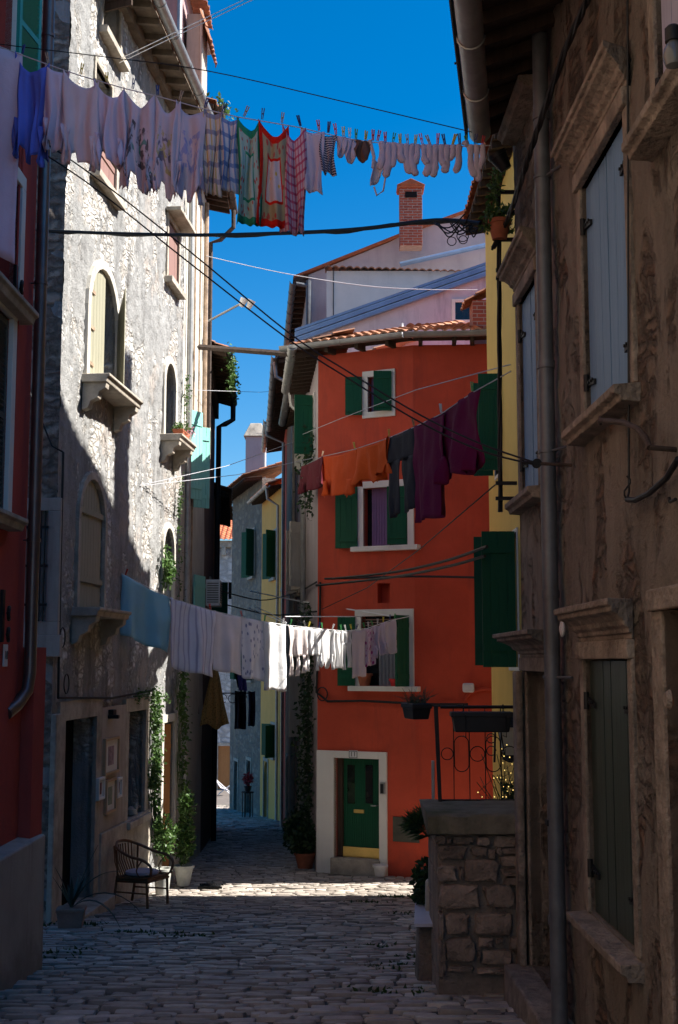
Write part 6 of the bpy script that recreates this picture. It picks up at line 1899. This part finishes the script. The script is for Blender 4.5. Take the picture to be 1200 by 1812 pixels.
g1(498, 541, 414, cloth('magenta_check', (.64, .45, .52), 'check', (.50, .02, .10), (.50, .03, .12), 11), 'tea_towel', 'crimson checked tea towel hanging lower than the red one', 'towel', amp=.035, nf=2, sag=.12)
g1(529, 572, 339, white, 'cloth_napkin', 'plain white square cloth right of the crimson towel', 'cloth', amp=.02, nf=1.5, sag=.03)
g1(568, 594, 308, cloth('navy_stripe', (.55, .53, .60), 'hstripe', (.03, .03, .09), None, 16), 'shorts', 'navy and white striped shorts', 'shorts', amp=.02, nf=2)
for i, (a, b, c) in enumerate(((594, 612, 280), (609, 632, 289))): g1(a, b, c, white, 'underpants', ['small white underpants directly right of the striped shorts', 'white underpants left of the brown ones'][i], 'underpants', shape='briefs', amp=.02, nf=2, sag=.01)
g1(628, 656, 288, cloth('brown_cotton', (.17, .10, .08)), 'underpants', 'brown underpants beside the white bra', 'underpants', shape='briefs', amp=.02, nf=2, sag=.01)
g1(655, 678, 346, white2, 'bra', 'white bra dangling by one strap', 'bra', shape='bra')
for i in range(18):
    a = 670 + i * 10.4
    g1(a, a + 13.5, 300 + 14 * math.sin(i * 1.7) + (8 if i > 8 else 0) - (40 if i in (12, 14) else 0), white, 'sock', 'one of the many plain white socks at the right end of the upper line', 'sock', shape='sock')
Md = 'clothes on the middle washing line'
def g2(*a, **k): return garment(l2, WL2, *a, Md, **k)
g2(532, 571, 866, cloth('burgundy', (.13, .02, .03), trans=.05), 'jumper', 'small dark burgundy top at the far end of the middle line', 'jumper', shape='tee', amp=.04, sag=.02)
g2(571, 630, 872, cloth('orange_knit', (.60, .075, .012), trans=.08), 'jumper', 'orange jumper hung next to the burgundy top', 'jumper', shape='tee', amp=.05, sag=.06)
g2(628, 690, 850, cloth('orange_knit', (.64, .085, .012), trans=.08), 'jumper', 'orange jumper hung next to the charcoal leggings', 'jumper', shape='tee', amp=.05, sag=.04)
g2(690, 733, 912, cloth('charcoal', (.03, .028, .035), trans=.02), 'leggings', 'charcoal leggings with both legs hanging down', 'leggings', shape='pants', amp=.025, nf=1.5, sag=.02)
g2(733, 786, 918, cloth('plum', (.13, .007, .048), trans=.05), 'trousers', 'long plum purple trousers folded over the line', 'trousers', amp=.04, nf=1.6, sag=.02)
g2(778, 846, 842, cloth('plum', (.13, .008, .046), trans=.05), 'jumper', 'plum purple top at the high end of the middle line', 'jumper', shape='tee', amp=.05, nf=3.5, sag=.01)
Lo = 'washing on the lower line'
def g3(*a, **k): return garment(l3, WL3, *a, Lo, **k)
g3(216, 301, 1140, cloth('turquoise_sheet', (.42, .70, .80), trans=.35), 'bed_sheet', 'turquoise blue sheet at the wall end of the lower line', 'sheet', amp=.06, nf=1.6, sag=.03)
g3(300, 381, 1190, cloth('lilac_stripe', (.86, .86, .95), 'stripe', (.52, .50, .66), None, 9, trans=.35), 'bed_sheet', 'large lilac striped sheet', 'sheet', amp=.06, nf=1.4, sag=.02)
g3(379, 430, 1190, cloth('pale_lilac', (.88, .84, .88), trans=.35), 'bed_sheet', 'plain pale lilac sheet in the middle of the lower line', 'sheet', amp=.035, nf=1.3, sag=.02)
g3(428, 468, 1202, cloth('pale_print', (.90, .89, .94), 'spots', (.36, .38, .55), None, 9, trans=.35), 'bed_sheet', 'pale sheet with small blue print', 'sheet', amp=.03, nf=1.2, sag=.01)
g3(467, 506, 1222, cloth('white_towel', (.84, .83, .82), trans=.15, bumpy=.7), 'bath_towel', 'bright white towel shining in the sun', 'towel', amp=.02, nf=1.2, sag=.005)
pk = cloth('blush_cotton', (.80, .72, .69), trans=.25)
bw_ = cloth('baby_white', (.82, .81, .80), trans=.25)
g3(511, 543, 1195, pk, 'romper', 'blush pink baby romper in the sun', 'romper', shape='romper', amp=.03)
g3(541, 566, 1190, bw_, 'romper', 'white baby romper beside the blush pink one', 'romper', shape='romper', amp=.03)
g3(563, 590, 1180, bw_, 'baby_vest', 'sunlit white baby vest with one long fold', 'vest', shape='tee', amp=.03)
g3(589, 606, 1182, bw_, 'baby_bib', 'crumpled narrow white baby cloth left of the pale towel', 'cloth', amp=.03, nf=2)
g3(605, 622, 1185, bw_, 'baby_leggings', 'crumpled white baby leggings beside the pale towel', 'leggings', shape='pants', amp=.02)
g3(623, 648, 1198, cloth('dusty_white', (.68, .60, .63)), 'hand_towel', 'pale pinkish hand towel in front of the lower window', 'towel', amp=.015, nf=1.1)
g3(646, 662, 1178, cloth('floral_magenta', (.66, .52, .62), 'print', (.35, .02, .22), (.5, .1, .35), 6), 'scarf', 'magenta floral cloth among the baby clothes', 'cloth', amp=.03, nf=1.2)
g3(660, 680, 1158, white, 'baby_shirt', 'small white baby shirt right of the floral cloth', 'shirt', shape='tee', amp=.03)
g3(679, 700, 1155, white2, 'baby_shirt', 'last small white baby shirt at the window end of the lower line', 'shirt', shape='tee', amp=.03)

# pegs
def pegmesh(colr):
    m = MB()
    for sg in (1, -1): m.hexa([V((sg * .002, -.005, -.045)), V((sg * .007, -.005, -.045)), V((sg * .007, .005, -.045)), V((sg * .002, .005, -.045)), V((sg * .004, -.005, .03)), V((sg * .011, -.005, .03)), V((sg * .011, .005, .03)), V((sg * .004, .005, .03))])
    m.abox(-.006, .006, -.006, .006, -.012, -.004)
    return m, colr
pegc = {'red': (.5, .03, .02), 'green': (.05, .28, .08), 'yellow': (.55, .45, .05), 'dark blue': (.02, .04, .16), 'wooden': (.35, .24, .14), 'white': (.6, .6, .58)}
protos = {}
def peg(p, colname, line_name, scale=1):
    key = (colname, line_name)
    lab = '%s clothes peg on the %s washing line' % (colname, line_name)
    if key not in protos:
        m, c = pegmesh(pegc[colname]); mb = MB(); mb.v = [v for v in m.v]; mb.f = m.f; mb.m = m.m
        o = mb.build('clothes_peg', simple('%s_peg' % colname.replace(' ', '_'), pegc[colname], .5, .1, 20, 60, 0), label=lab, cat='peg', group='%s pegs on the %s line' % (colname, line_name)); o.location = p; protos[key] = o
    else:
        o = protos[key].copy(); COL.objects.link(o); o.location = p
    o.rotation_euler = (random.uniform(-.3, .3), random.uniform(-.35, .35), random.uniform(-.6, .6)); o.scale = (scale * .95,) * 3
u1 = [(-40, 'dark blue'), (40, 'dark blue'), (86, 'wooden'), (143, 'yellow'), (189, 'yellow'), (235, 'dark blue'), (279, 'dark blue'), (318, 'wooden'), (363, 'dark blue'), (395, 'dark blue'), (432, 'wooden'), (464, 'dark blue'), (499, 'wooden'), (532, 'dark blue'), (565, 'red'), (581, 'dark blue'), (595, 'red'), (608, 'yellow'), (619, 'white'), (630, 'green'), (647, 'yellow'), (660, 'red'), (668, 'red')]
cyc = ['red', 'green', 'yellow', 'wooden', 'yellow', 'red', 'wooden', 'red', 'dark blue', 'yellow', 'dark blue', 'green', 'dark blue', 'red']
u1 += [(682 + i * 13.2, cyc[i]) for i in range(14)]
for px, c in u1: peg(l1(px) + V((0, -.004, .012)), c, 'upper', 1.15)
for px, c in ((533, 'white'), (570, 'wooden'), (628, 'yellow'), (689, 'yellow'), (733, 'wooden'), (781, 'white'), (836, 'green')): peg(l2(px) + V((0, -.004, .012)), c, 'middle', 1.3)
cy2 = ['green', 'white', 'yellow', 'dark blue', 'green', 'white']
for i, px in enumerate((222, 299, 372, 428, 468, 500, 513, 540, 546, 564, 570, 588, 604, 612, 622, 630, 645, 652, 660, 668, 678, 690, 698)): peg(l3(px) + V((0, -.004, .014)), 'red' if px in (222, 372, 428) else cy2[i % 6], 'lower', 1.3)

# other hanging clothes further down the alley
k = Wall((-3.05, 27.0), (-1.0, 27.5)); lp = Line(vline(k, ((340, 1185), (460, 1190)))); cable('washing_line', [lp(338), lp(462)], .006, X['greycord'], 'thin washing line across the alley behind the sheets', 'washing line')
garment(lp, k, 355, 402, 1286, cloth('leopard_cotton', (.62, .36, .12), 'spots', (.2, .1, .04), None, 26), 'dress', 'brown spotted dress hanging in the alley', 'dress', 'clothes in the alley', amp=.07, nf=2.5, sag=.0, shape='dress')
garment(lp, k, 342, 352, 1262, cloth('dark_red_cotton', (.16, .02, .02)), 'shirt', 'dark red cloth against the left alley wall', 'shirt', 'clothes in the alley', amp=.05, nf=2)
garment(lp, k, 421, 436, 1222, cloth('violet_cotton', (.12, .09, .3)), 'shirt', 'violet cloth below the printed sheet in the alley', 'shirt', 'clothes in the alley', amp=.05, nf=2)
k = Wall((-4.0, 44.0), (-2.2, 44.5)); lp = Line(vline(k, ((405, 1222), (470, 1224))))
garment(lp, k, 416, 436, 1290, cloth('black_cotton', (.02, .02, .025)), 'dress', 'black dress hanging deep in the alley', 'dress', 'clothes in the alley', amp=.08, nf=2)
garment(lp, k, 440, 452, 1285, cloth('navy_cotton', (.03, .03, .05)), 'dress', 'dark navy cloth hanging deep in the alley', 'dress', 'clothes in the alley', amp=.08, nf=2)

# ================================================================== CABLES
def pxc(pts): return [at(*p) for p in pts]
def smooth_pts(P, n=5):
    out = []
    for i in range(len(P) - 1):
        p0, p1, p2, p3 = P[max(i - 1, 0)], P[i], P[i + 1], P[min(i + 2, len(P) - 1)]
        for j in range(n):
            t = j / n
            out.append(.5 * ((2 * p1) + (p2 - p0) * t + (2 * p0 - 5 * p1 + 4 * p2 - p3) * t * t + (3 * p1 - p0 - 3 * p2 + p3) * t ** 3))
    out.append(P[-1]); return out
cb = thing('cable_bundle', at(520, 412, 12), 'thick black cable bundle sagging across the street below the upper washing', 'cable')
mp_ = smooth_pts(pxc([(62, 408, 15.25), (120, 410, 14.8), (200, 413, 14.2), (350, 416, 13.2), (520, 412, 12), (640, 405, 11.2), (770, 390, 10.4), (850, 396, 9.95)]))
m = MB(); m.tube(mp_, .02, 8); m.tube([p + V((0, .02, .018 * math.sin(i))) for i, p in enumerate(mp_)], .012, 6); m.build('main_cable', X['blackcable'], cb, smooth=True)
m = MB()
for kk in range(12):
    a = random.uniform(765, 830); b_ = a + random.uniform(20, 70); yy = random.uniform(388, 412)
    P = [at(a, 392 + random.uniform(-4, 4), 10.3), at((a + b_) / 2, yy + random.uniform(0, 25), 10.15), at(min(b_, 872), yy + random.uniform(-14, 12), 10.0)]
    m.tube(smooth_pts(P, 6), .006, 5)
for kk in range(5):
    c = at(random.uniform(792, 865), random.uniform(400, 435), 10.05); r_ = random.uniform(.03, .06)
    m.tube([c + V((r_ * math.cos(t), 0, r_ * math.sin(t))) for t in [i * .55 for i in range(13)]], .004, 4)
m.build('loose_wires', X['blackcable'], cb, smooth=True)
for nm, off in (('upper', 0), ('lower', 1)):
    P = [(-60, 165, 9.8), (0, 203, 9.7), (150, 300, 9.5), (330, 440, 9.25), (510, 588, 9.0), (620, 660, 8.75), (745, 735, 8.4), (850, 785, 8.1), (945, 818, 7.8)] if off == 0 else [(-60, 185, 9.8), (0, 224, 9.7), (150, 320, 9.5), (330, 461, 9.25), (507, 598, 9.0), (620, 672, 8.75), (745, 748, 8.4), (850, 797, 8.1), (945, 822, 7.8)]
    cable('diagonal_line', smooth_pts(pxc(P)), .0065, X['blackcable'], ['black line running diagonally down to the wall rod, the higher of the pair', 'black line running diagonally down to the wall rod, the lower of the pair'][off], 'cable', 'pair of diagonal black lines')
cable('overhead_wire', smooth_pts(pxc([(-60, 66, 9.8), (0, 78, 9.7), (180, 100, 9.6), (365, 125, 9.5), (600, 178, 9.4), (845, 236, 9.3)])), .004, X['blackcable'], 'thin black wire crossing the sky above the upper washing', 'wire')
for o_ in (0, 7): cable('white_wire', pxc([(212, 104 + o_, 16.9), (300, 62 + o_, 15), (435, -2 + o_, 13), (520, -40 + o_, 12)]), .005, X['whitecord'], 'one of two pale wires leaving the stone house towards the top of the sky', 'wire', 'pair of pale upper wires')
cable('white_wire', smooth_pts(pxc([(365, 453, 25), (500, 483, 25.6), (640, 505, 26.2), (745, 512, 26.6), (845, 513, 27.0)])), .008, X['greycord'], 'pale cord strung to the lilac house wall', 'wire')
cable('steel_beam', pxc([(352, 614, 24.5), (520, 627, 22.9)]), .055, X['rustiron'], 'dark metal beam spanning the alley to the orange house gutter', 'beam', n=4)
for i, (P, lab) in enumerate(((((338, 690, 24), (460, 694, 34), (500, 691, 38)), 'thin wire across the alley at teal shutter height'), (((225, 864, 19), (400, 825, 22), (540, 775, 25)), 'thin wire rising across the alley to the mauve house'), (((232, 862, 19.2), (420, 840, 23), (575, 806, 23.2)), 'thin wire rising to the far end of the middle line'))):
    cable('alley_wire', pxc(P), .006, X['greycord'], lab, 'wire')
for i, P in enumerate((((588, 1024, 22.4), (700, 1012, 20), (790, 992, 18), (862, 967, 16.6)), ((560, 1036, 22.8), (690, 1022, 20), (790, 1003, 18), (858, 984, 16.8)), ((575, 1024, 22.5), (650, 1022, 22), (745, 1020, 22), (850, 1022, 21.6)))):
    cable('facade_cable', smooth_pts(pxc(P)), .022, X['blackcable'], ['uppermost sagging black cable in front of the orange wall', 'middle sagging black cable in front of the orange wall', 'nearly level black cable on the orange wall'][i], 'cable', 'black cables by the orange wall')
cable('facade_cable', pxc([(570, 1078, 22.6), (650, 1040, 20), (745, 970, 16), (888, 848, 11)]), .007, X['blackcable'], 'thin black wire slanting across the orange wall', 'wire')
cable('facade_cable', pxc([(520, 775, 25), (600, 742, 20), (736, 690, 15), (903, 645, 10)]), .005, X['greycord'], 'thin grey wire slanting past the top green window', 'wire')
for i, P in enumerate((((443, 1046, 34), (520, 1062, 28), (592, 1074, 22.9), (690, 1090, 22.3)), ((440, 1076, 32), (475, 1090, 26), (507, 1104, 20.7)), ((452, 1074, 32), (480, 1086, 27), (507, 1102, 20.9)), ((505, 1091, 21), (640, 1091, 22.3)))):
    cable('white_line', pxc(P), .014 if i == 0 else .009, X['whitecord'], ['long sunlit white cord above the baby clothes', 'sunlit white cord meeting the lower line, lower of two', 'sunlit white cord meeting the lower line, upper of two', 'level white cord over the left shutter of the lower window'][i], 'cord', 'white cords near the lower line')
for i, P in enumerate((((370, 1040, 27), (460, 1062, 36), (520, 1050, 30), (560, 1030, 22.9)), ((400, 1070, 30), (480, 1088, 30), (560, 1082, 23)))):
    cable('alley_cable', smooth_pts(pxc(P)), .016, X['blackcable'], ['black cable sagging across the alley', 'lower black cable across the alley behind the towel'][i], 'cable')
th_ = smooth_pts([WR.P(*WR.sz(px, py, .2), .2) for px, py in ((1045, -20), (1035, 10), (1000, 90), (960, 205), (938, 270), (922, 320))] + [at(897, 392, 9.8), at(872, 440, 9.95)])
cb = thing('twisted_cable', th_[0], 'thick twisted black cable running down the brown wall past the drainpipe', 'cable')
m = MB()
for k in range(3): m.tube([p + V((.011 * math.cos(i * .9 + k * 2.1), 0, .011 * math.sin(i * .9 + k * 2.1))) for i, p in enumerate(th_)], .011, 6)
m.build('strands', X['blackcable'], cb, smooth=True)

# ================================================================== STREET OBJECTS ON THE LEFT
# bamboo armchair
base = at(250, 1582, 17.6); base.z = zg(17.6) + .045
ch = thing('armchair', base, 'brown bamboo armchair with a white seat cushion in front of the stone house', 'armchair')
fw = V((.90, -.43, 0)).normalized(); sd2 = V((.43, .90, 0)).normalized(); up = V((0, 0, 1))
def cp(f, s, z): return base + fw * f + sd2 * s + up * z
for f, s, tf in ((.25, -.24, .27), (.25, .24, .27), (-.24, -.22, -.14), (-.24, .22, -.14)):
    m = MB(); m.tube([cp(tf * 1.0 if f > 0 else -.30, s, 0), cp(f, s * 1.02, .40)], .019, 8); m.build('leg', X['bamboo'], ch, smooth=True)
m = MB()
rim = [cp(.27, -.25, .40), cp(.27, .25, .40), cp(-.24, .23, .38), cp(-.24, -.23, .38), cp(.27, -.25, .40)]
for r in (0, -.045): m.tube([p + up * r for p in rim], .017, 8)
m.hexa([cp(.27, -.25, .37), cp(.27, .25, .37), cp(-.24, .23, .35), cp(-.24, -.23, .35), cp(.27, -.25, .395), cp(.27, .25, .395), cp(-.24, .23, .375), cp(-.24, -.23, .375)])
m.tube([cp(.255, -.24, .2), cp(-.26, -.22, .19)], .011, 6); m.tube([cp(.255, .24, .2), cp(-.26, .22, .19)], .011, 6); m.build('seat_frame', X['bamboo'], ch, smooth=True)
m = MB(); m.lathe(cp(.01, 0, .405), [(.20, 0), (.23, .02), (.225, .05), (.19, .06)], 20); m.build('cushion', X['cushion'], ch, smooth=True)
hoop = smooth_pts([cp(.30, -.24, .41), cp(.33, -.27, .55), cp(.22, -.29, .64), cp(0, -.29, .68), cp(-.22, -.25, .76), cp(-.33, -.12, .82), cp(-.36, 0, .83), cp(-.33, .12, .82), cp(-.22, .25, .76), cp(0, .29, .68), cp(.22, .29, .64), cp(.33, .27, .55), cp(.30, .24, .41)], 5)
m = MB(); m.tube(hoop, .019, 8); m.build('arm_hoop', X['bamboo'], ch, smooth=True)
m = MB()
for i in range(9):
    s = -.2 + .05 * i; e = (1 - (s / .26) ** 2); m.tube([cp(-.23, s * .95, .38), cp(-.28 - .05 * e, s, .58), cp(-.29 - .07 * e, s * 1.02, .79)], .009, 6)
for sg in (-1, 1):
    m.tube(smooth_pts([cp(.2, sg * .29, .64), cp(.1, sg * .27, .5), cp(.15, sg * .25, .4)], 5), .01, 6); m.tube([cp(-.23, sg * .23, .38), cp(-.24, sg * .25, .75)], .015, 6)
m.build('backrest', X['bamboo'], ch, smooth=True)
# agave planter
b = at(126, 1620, 14.75); b.z = zg(14.75) + .04
trough('clay_planter', b, .155, .13, .2, 'dull clay planter with an agave on the step of the dark doorway', .85, (1, .1, 0), 'clayplanter', 'planter', 'planters by the doorway')
m = MB()
def blade(p, d0, l, w, curl):
    P = [V(p)]; d = V(d0).normalized()
    n = 9
    for i in range(n): P.append(P[-1] + d * l / n); d = (d + V((0, 0, -curl))).normalized()
    s = V(d0).cross(V((0, 0, 1))).normalized()
    vs, fs = [], []
    for i, q in enumerate(P):
        k = math.sin(math.pi * min(1, (i + 2) / (n + 2))) * w; vs += [q - s * k, q + V((0, 0, -k * .4)), q + s * k]
    for i in range(n): fs += [(3 * i, 3 * i + 1, 3 * i + 4, 3 * i + 3), (3 * i + 1, 3 * i + 2, 3 * i + 5, 3 * i + 4)]
    m.add(vs, fs, col=random.random())
c = b + V((0, 0, .2))
for i in range(9): blade(c, (math.cos(i * .7) * .5, math.sin(i * .7) * .5, 1), random.uniform(.25, .5), .022, .04)
blade(c, (.45, -.2, .9), .85, .02, .16); blade(c, (.8, 0, .75), .95, .02, .23); blade(c, (.7, -.3, .6), .8, .02, .25); blade(c, (.3, .1, 1), .75, .02, .06); blade(c, (-.3, 0, 1), .5, .02, .08)
m.build('agave', X['agave'], label='agave with long drooping blades in the clay planter', cat='agave', solid=.004)
# climbers and their pots at the far corner of the stone house
def climb(mb, W, pixpath, spread, n, size, o=.06, stems=True):
    P = [W.sz(px, py, o) for px, py in pixpath]
    if stems:
        for k in range(3):
            Q = []
            for i in range(len(P) - 1):
                for j in range(4): t = j / 4; Q.append(W.P(P[i][0] + (P[i + 1][0] - P[i][0]) * t + random.gauss(0, spread * .45), P[i][1] + (P[i + 1][1] - P[i][1]) * t, o * .6 + .02 * k))
            mb.tube(Q, [.011 - .007 * q / len(Q) for q in range(len(Q))], 5)
    knots = [(random.random() * (len(P) - 1), random.gauss(0, spread * .8), random.uniform(.3, 1.6)) for _ in range(max(4, n // 45))]
    for _ in range(n):
        kn = random.choice(knots); x_ = max(0, min(len(P) - 1.001, kn[0] + random.gauss(0, .22))); i = int(x_); t = x_ - i
        s = P[i][0] + (P[i + 1][0] - P[i][0]) * t + kn[1] + random.gauss(0, spread * .45 * kn[2]); z = P[i][1] + (P[i + 1][1] - P[i][1]) * t + random.gauss(0, spread)
        leaf(mb, W.P(s, z, o + abs(random.gauss(0, .05))), (W.n * .6 + rdir((0, 0, -.5))), size * random.uniform(.6, 1.3))
m = MB(); climb(m, WS, ((282, 1500), (272, 1440), (268, 1380), (272, 1320), (270, 1260), (268, 1225)), .10, 1500, .075)
climb(m, WS, ((240, 1232), (268, 1228), (290, 1235)), .05, 160, .05); clump(m, WS.P(*WS.sz(285, 1480, .2), .25), (.2, .2, .35), 420, .08)
m.build('ivy_climber', X['leaf'], label='dark leafy climber beside the lower window of the stone house', cat='climber')
c = WS.P(*WS.sz(293, 1545, .3), .25); c.z = zg(c.y) + .03; pot('tall_pot', c, .1, .14, .4, X['greypot'], 'tall pale pot at the foot of the dark climber', 'pot')
m = MB(); climb(m, WS, ((322, 1500), (325, 1440), (318, 1360), (322, 1290), (316, 1220), (320, 1180)), .08, 900, .07, .12)
c2 = at(325, 1546, 21.1); c2.z = zg(21.1) + .04
clump(m, c2 + V((0, 0, .72)), (.17, .17, .40), 800, .075); clump(m, c2 + V((.03, 0, 1.25)), (.14, .14, .3), 360, .075)
climb(m, WS, ((316, 1100), (312, 900), (314, 840)), .05, 240, .05, .05, False); climb(m, WS, ((323, 780), (326, 700), (328, 650)), .04, 140, .05, .05, False)
m.build('sunlit_climber', X['leaf'], label='sunlit green climber rising from the round grey pot at the house corner', cat='climber')
pot('round_pot', c2, .1, .155, .32, X['greypot'], 'round grey pot in the sun at the end of the light strip', 'pot')
m = MB(); climb(m, WS, ((292, 1045), (296, 1010), (290, 985)), .12, 230, .10, .1); m.build('window_plant', X['leaf'], label='green plant spilling from the lower far arched window', cat='plant')
q = A2; cc = WS.P((q[0] + q[1]) / 2 + .15, q[2] + .0, .2)
trough('flower_box', cc, .28, .09, .15, 'pinkish clay flower box on the stone ledge of the far arched window', .85, WS.t, 'terracotta', 'flower box', None)
m = MB(); clump(m, cc + V((0, 0, .2)), (.14, .35, .1), 260, .06); m.build('ledge_flowers', X['leaf'], label='green sprigs growing in the ledge flower box', cat='plant')
m = MB(); clump(m, cc + V((.1, .1, .18)), (.14, .3, .1), 70, .04); m.build('pink_flowers', X['flower'], label='pink blossoms in the ledge flower box', cat='flowers')
m = MB(); s_, z_ = LW[0] + (LW[1] - LW[0]) * .6, LW[2]; p = WS.P(s_, z_, -.05)
m.lathe(p, [(.06, 0), (.09, .03), (.08, .1), (.03, .14)], 12); m.lathe(p + V((.06, 0, .1)), [(.03, 0), (.04, .04), (.02, .09)], 10); m.tube([p + V((.08, 0, .15)), p + V((.13, -.01, .14))], .012, 6)
m.build('duck_figure', X['limestone'], smooth=True, label='small pale duck ornament on the lower window sill', cat='ornament')
# ivy and pots by the orange house corner
m = MB(); 
for path, n in ((((548, 1480), (546, 1380), (545, 1280), (548, 1180), (546, 1080)), 1300), (((548, 900), (550, 820), (552, 770)), 500)):
    P = [at(px, py, 24.2) for px, py in path]; m.tube(P, .012, 5)
    for _ in range(n):
        i = random.randrange(len(P) - 1); p = P[i].lerp(P[i + 1], random.random()) + V((random.gauss(-.02, .10), random.gauss(.3, .5), random.gauss(0, .1))); p.x = min(p.x, WRS.P(0, 0).x - .03 - (p.y - 23) * .076); leaf(m, p, rdir((-.6, -.3, -.3)), random.uniform(.06, .12))
m.build('wall_ivy', X['darkleaf'], label='dark ivy climbing the shaded alley side of the orange house', cat='ivy')
c = at(540, 1522, 23.6); c.z = zg(23.6) + .03; pot('flower_pot', c, .13, .19, .28, X['terracotta'], 'terracotta pot at the corner of the orange house in the alley', 'pot')
m = MB(); clump(m, c + V((0, 0, .5)), (.26, .3, .28), 700, .11); clump(m, c + V((-.2, .4, .6)), (.22, .3, .4), 400, .11); m.build('potted_shrub', X['darkleaf'], label='dark green shrub in the terracotta pot by the orange house', cat='shrub')
# far alley bits: street lantern, iron stand, deck chair
p = at(427, 1205, 38); ln = thing('street_lantern', p, 'old street lantern on a scrolled wall bracket deep in the alley', 'lantern')
m = MB(); m.loft([p + V((a * .1, b * .1, -.2)) for a, b in ((-1, -1), (1, -1), (1, 1), (-1, 1))], [p + V((a * .18, b * .18, .25)) for a, b in ((-1, -1), (1, -1), (1, 1), (-1, 1))]); m.build('glass', X['glass'], ln)
m = MB(); m.loft([p + V((a * .2, b * .2, .25)) for a, b in ((-1, -1), (1, -1), (1, 1), (-1, 1))], [p + V((a * .04, b * .04, .45)) for a, b in ((-1, -1), (1, -1), (1, 1), (-1, 1))]); m.tube([p + V((0, 0, -.2)), p + V((0, 0, -.36))], .03, 6); m.build('lamp_frame', X['blackiron'], ln)
m = MB(); m.tube([p + V((-.7, 0, -.36)), p + V((.25, 0, -.36))], .02, 6)
for dx in (-.55, -.25, .05): m.tube([p + V((dx + .13 * math.cos(t), 0, -.52 + .13 * math.sin(t))) for t in [i * .5 for i in range(12)]], .012, 5)
m.build('scroll_bracket', X['blackiron'], ln)
p = at(438, 1440, 50.5); p.z = zg(50.5) + .03; tb = thing('plant_stand', p, 'black iron plant stand with a red flowering pot deep in the alley', 'plant stand')
m = MB(); m.lathe(p + V((0, 0, .95)), [(.25, 0), (.25, .04)], 14); m.build('top', X['blackiron'], tb)
for i in range(6): m = MB(); a = i * 1.047; m.tube([p + V((.2 * math.cos(a), .2 * math.sin(a), 0)), p + V((.2 * math.cos(a), .2 * math.sin(a), .95))], .018, 5); m.build('leg', X['blackiron'], tb)
pot('flower_pot', p + V((0, 0, .99)), .1, .14, .22, X['blackplastic'], 'dark pot standing on the iron plant stand', 'pot')
m = MB(); clump(m, p + V((0, 0, 1.45)), (.22, .22, .25), 160, .12); m.build('red_plant', simple('red_petals', (.35, .03, .04), .7, .2), label='red flowering plant on the iron plant stand', cat='plant')
p = at(398, 1402, 70); p.z = zg(70) + .05; dc = thing('deck_chair', p, 'white folding deck chair by the orange door at the far end', 'chair')
m = MB()
for y in (-.3, .3): m.tube([p + V((-.5, y, .75)), p + V((.35, y, 0))], .025, 6); m.tube([p + V((-.35, y, 0)), p + V((.45, y, .6))], .025, 6)
m.build('frame', X['whiteplastic'], dc); m = MB(); P = [p + V((-.5, 0, .74)), p + V((-.2, 0, .35)), p + V((.15, 0, .25)), p + V((.45, 0, .58))]
for a, b in zip(P, P[1:]): m.quad(a + V((0, -.28, 0)), b + V((0, -.28, 0)), b + V((0, .28, 0)), a + V((0, .28, 0)))
m.build('seat', X['cushion'], dc, solid=.02)
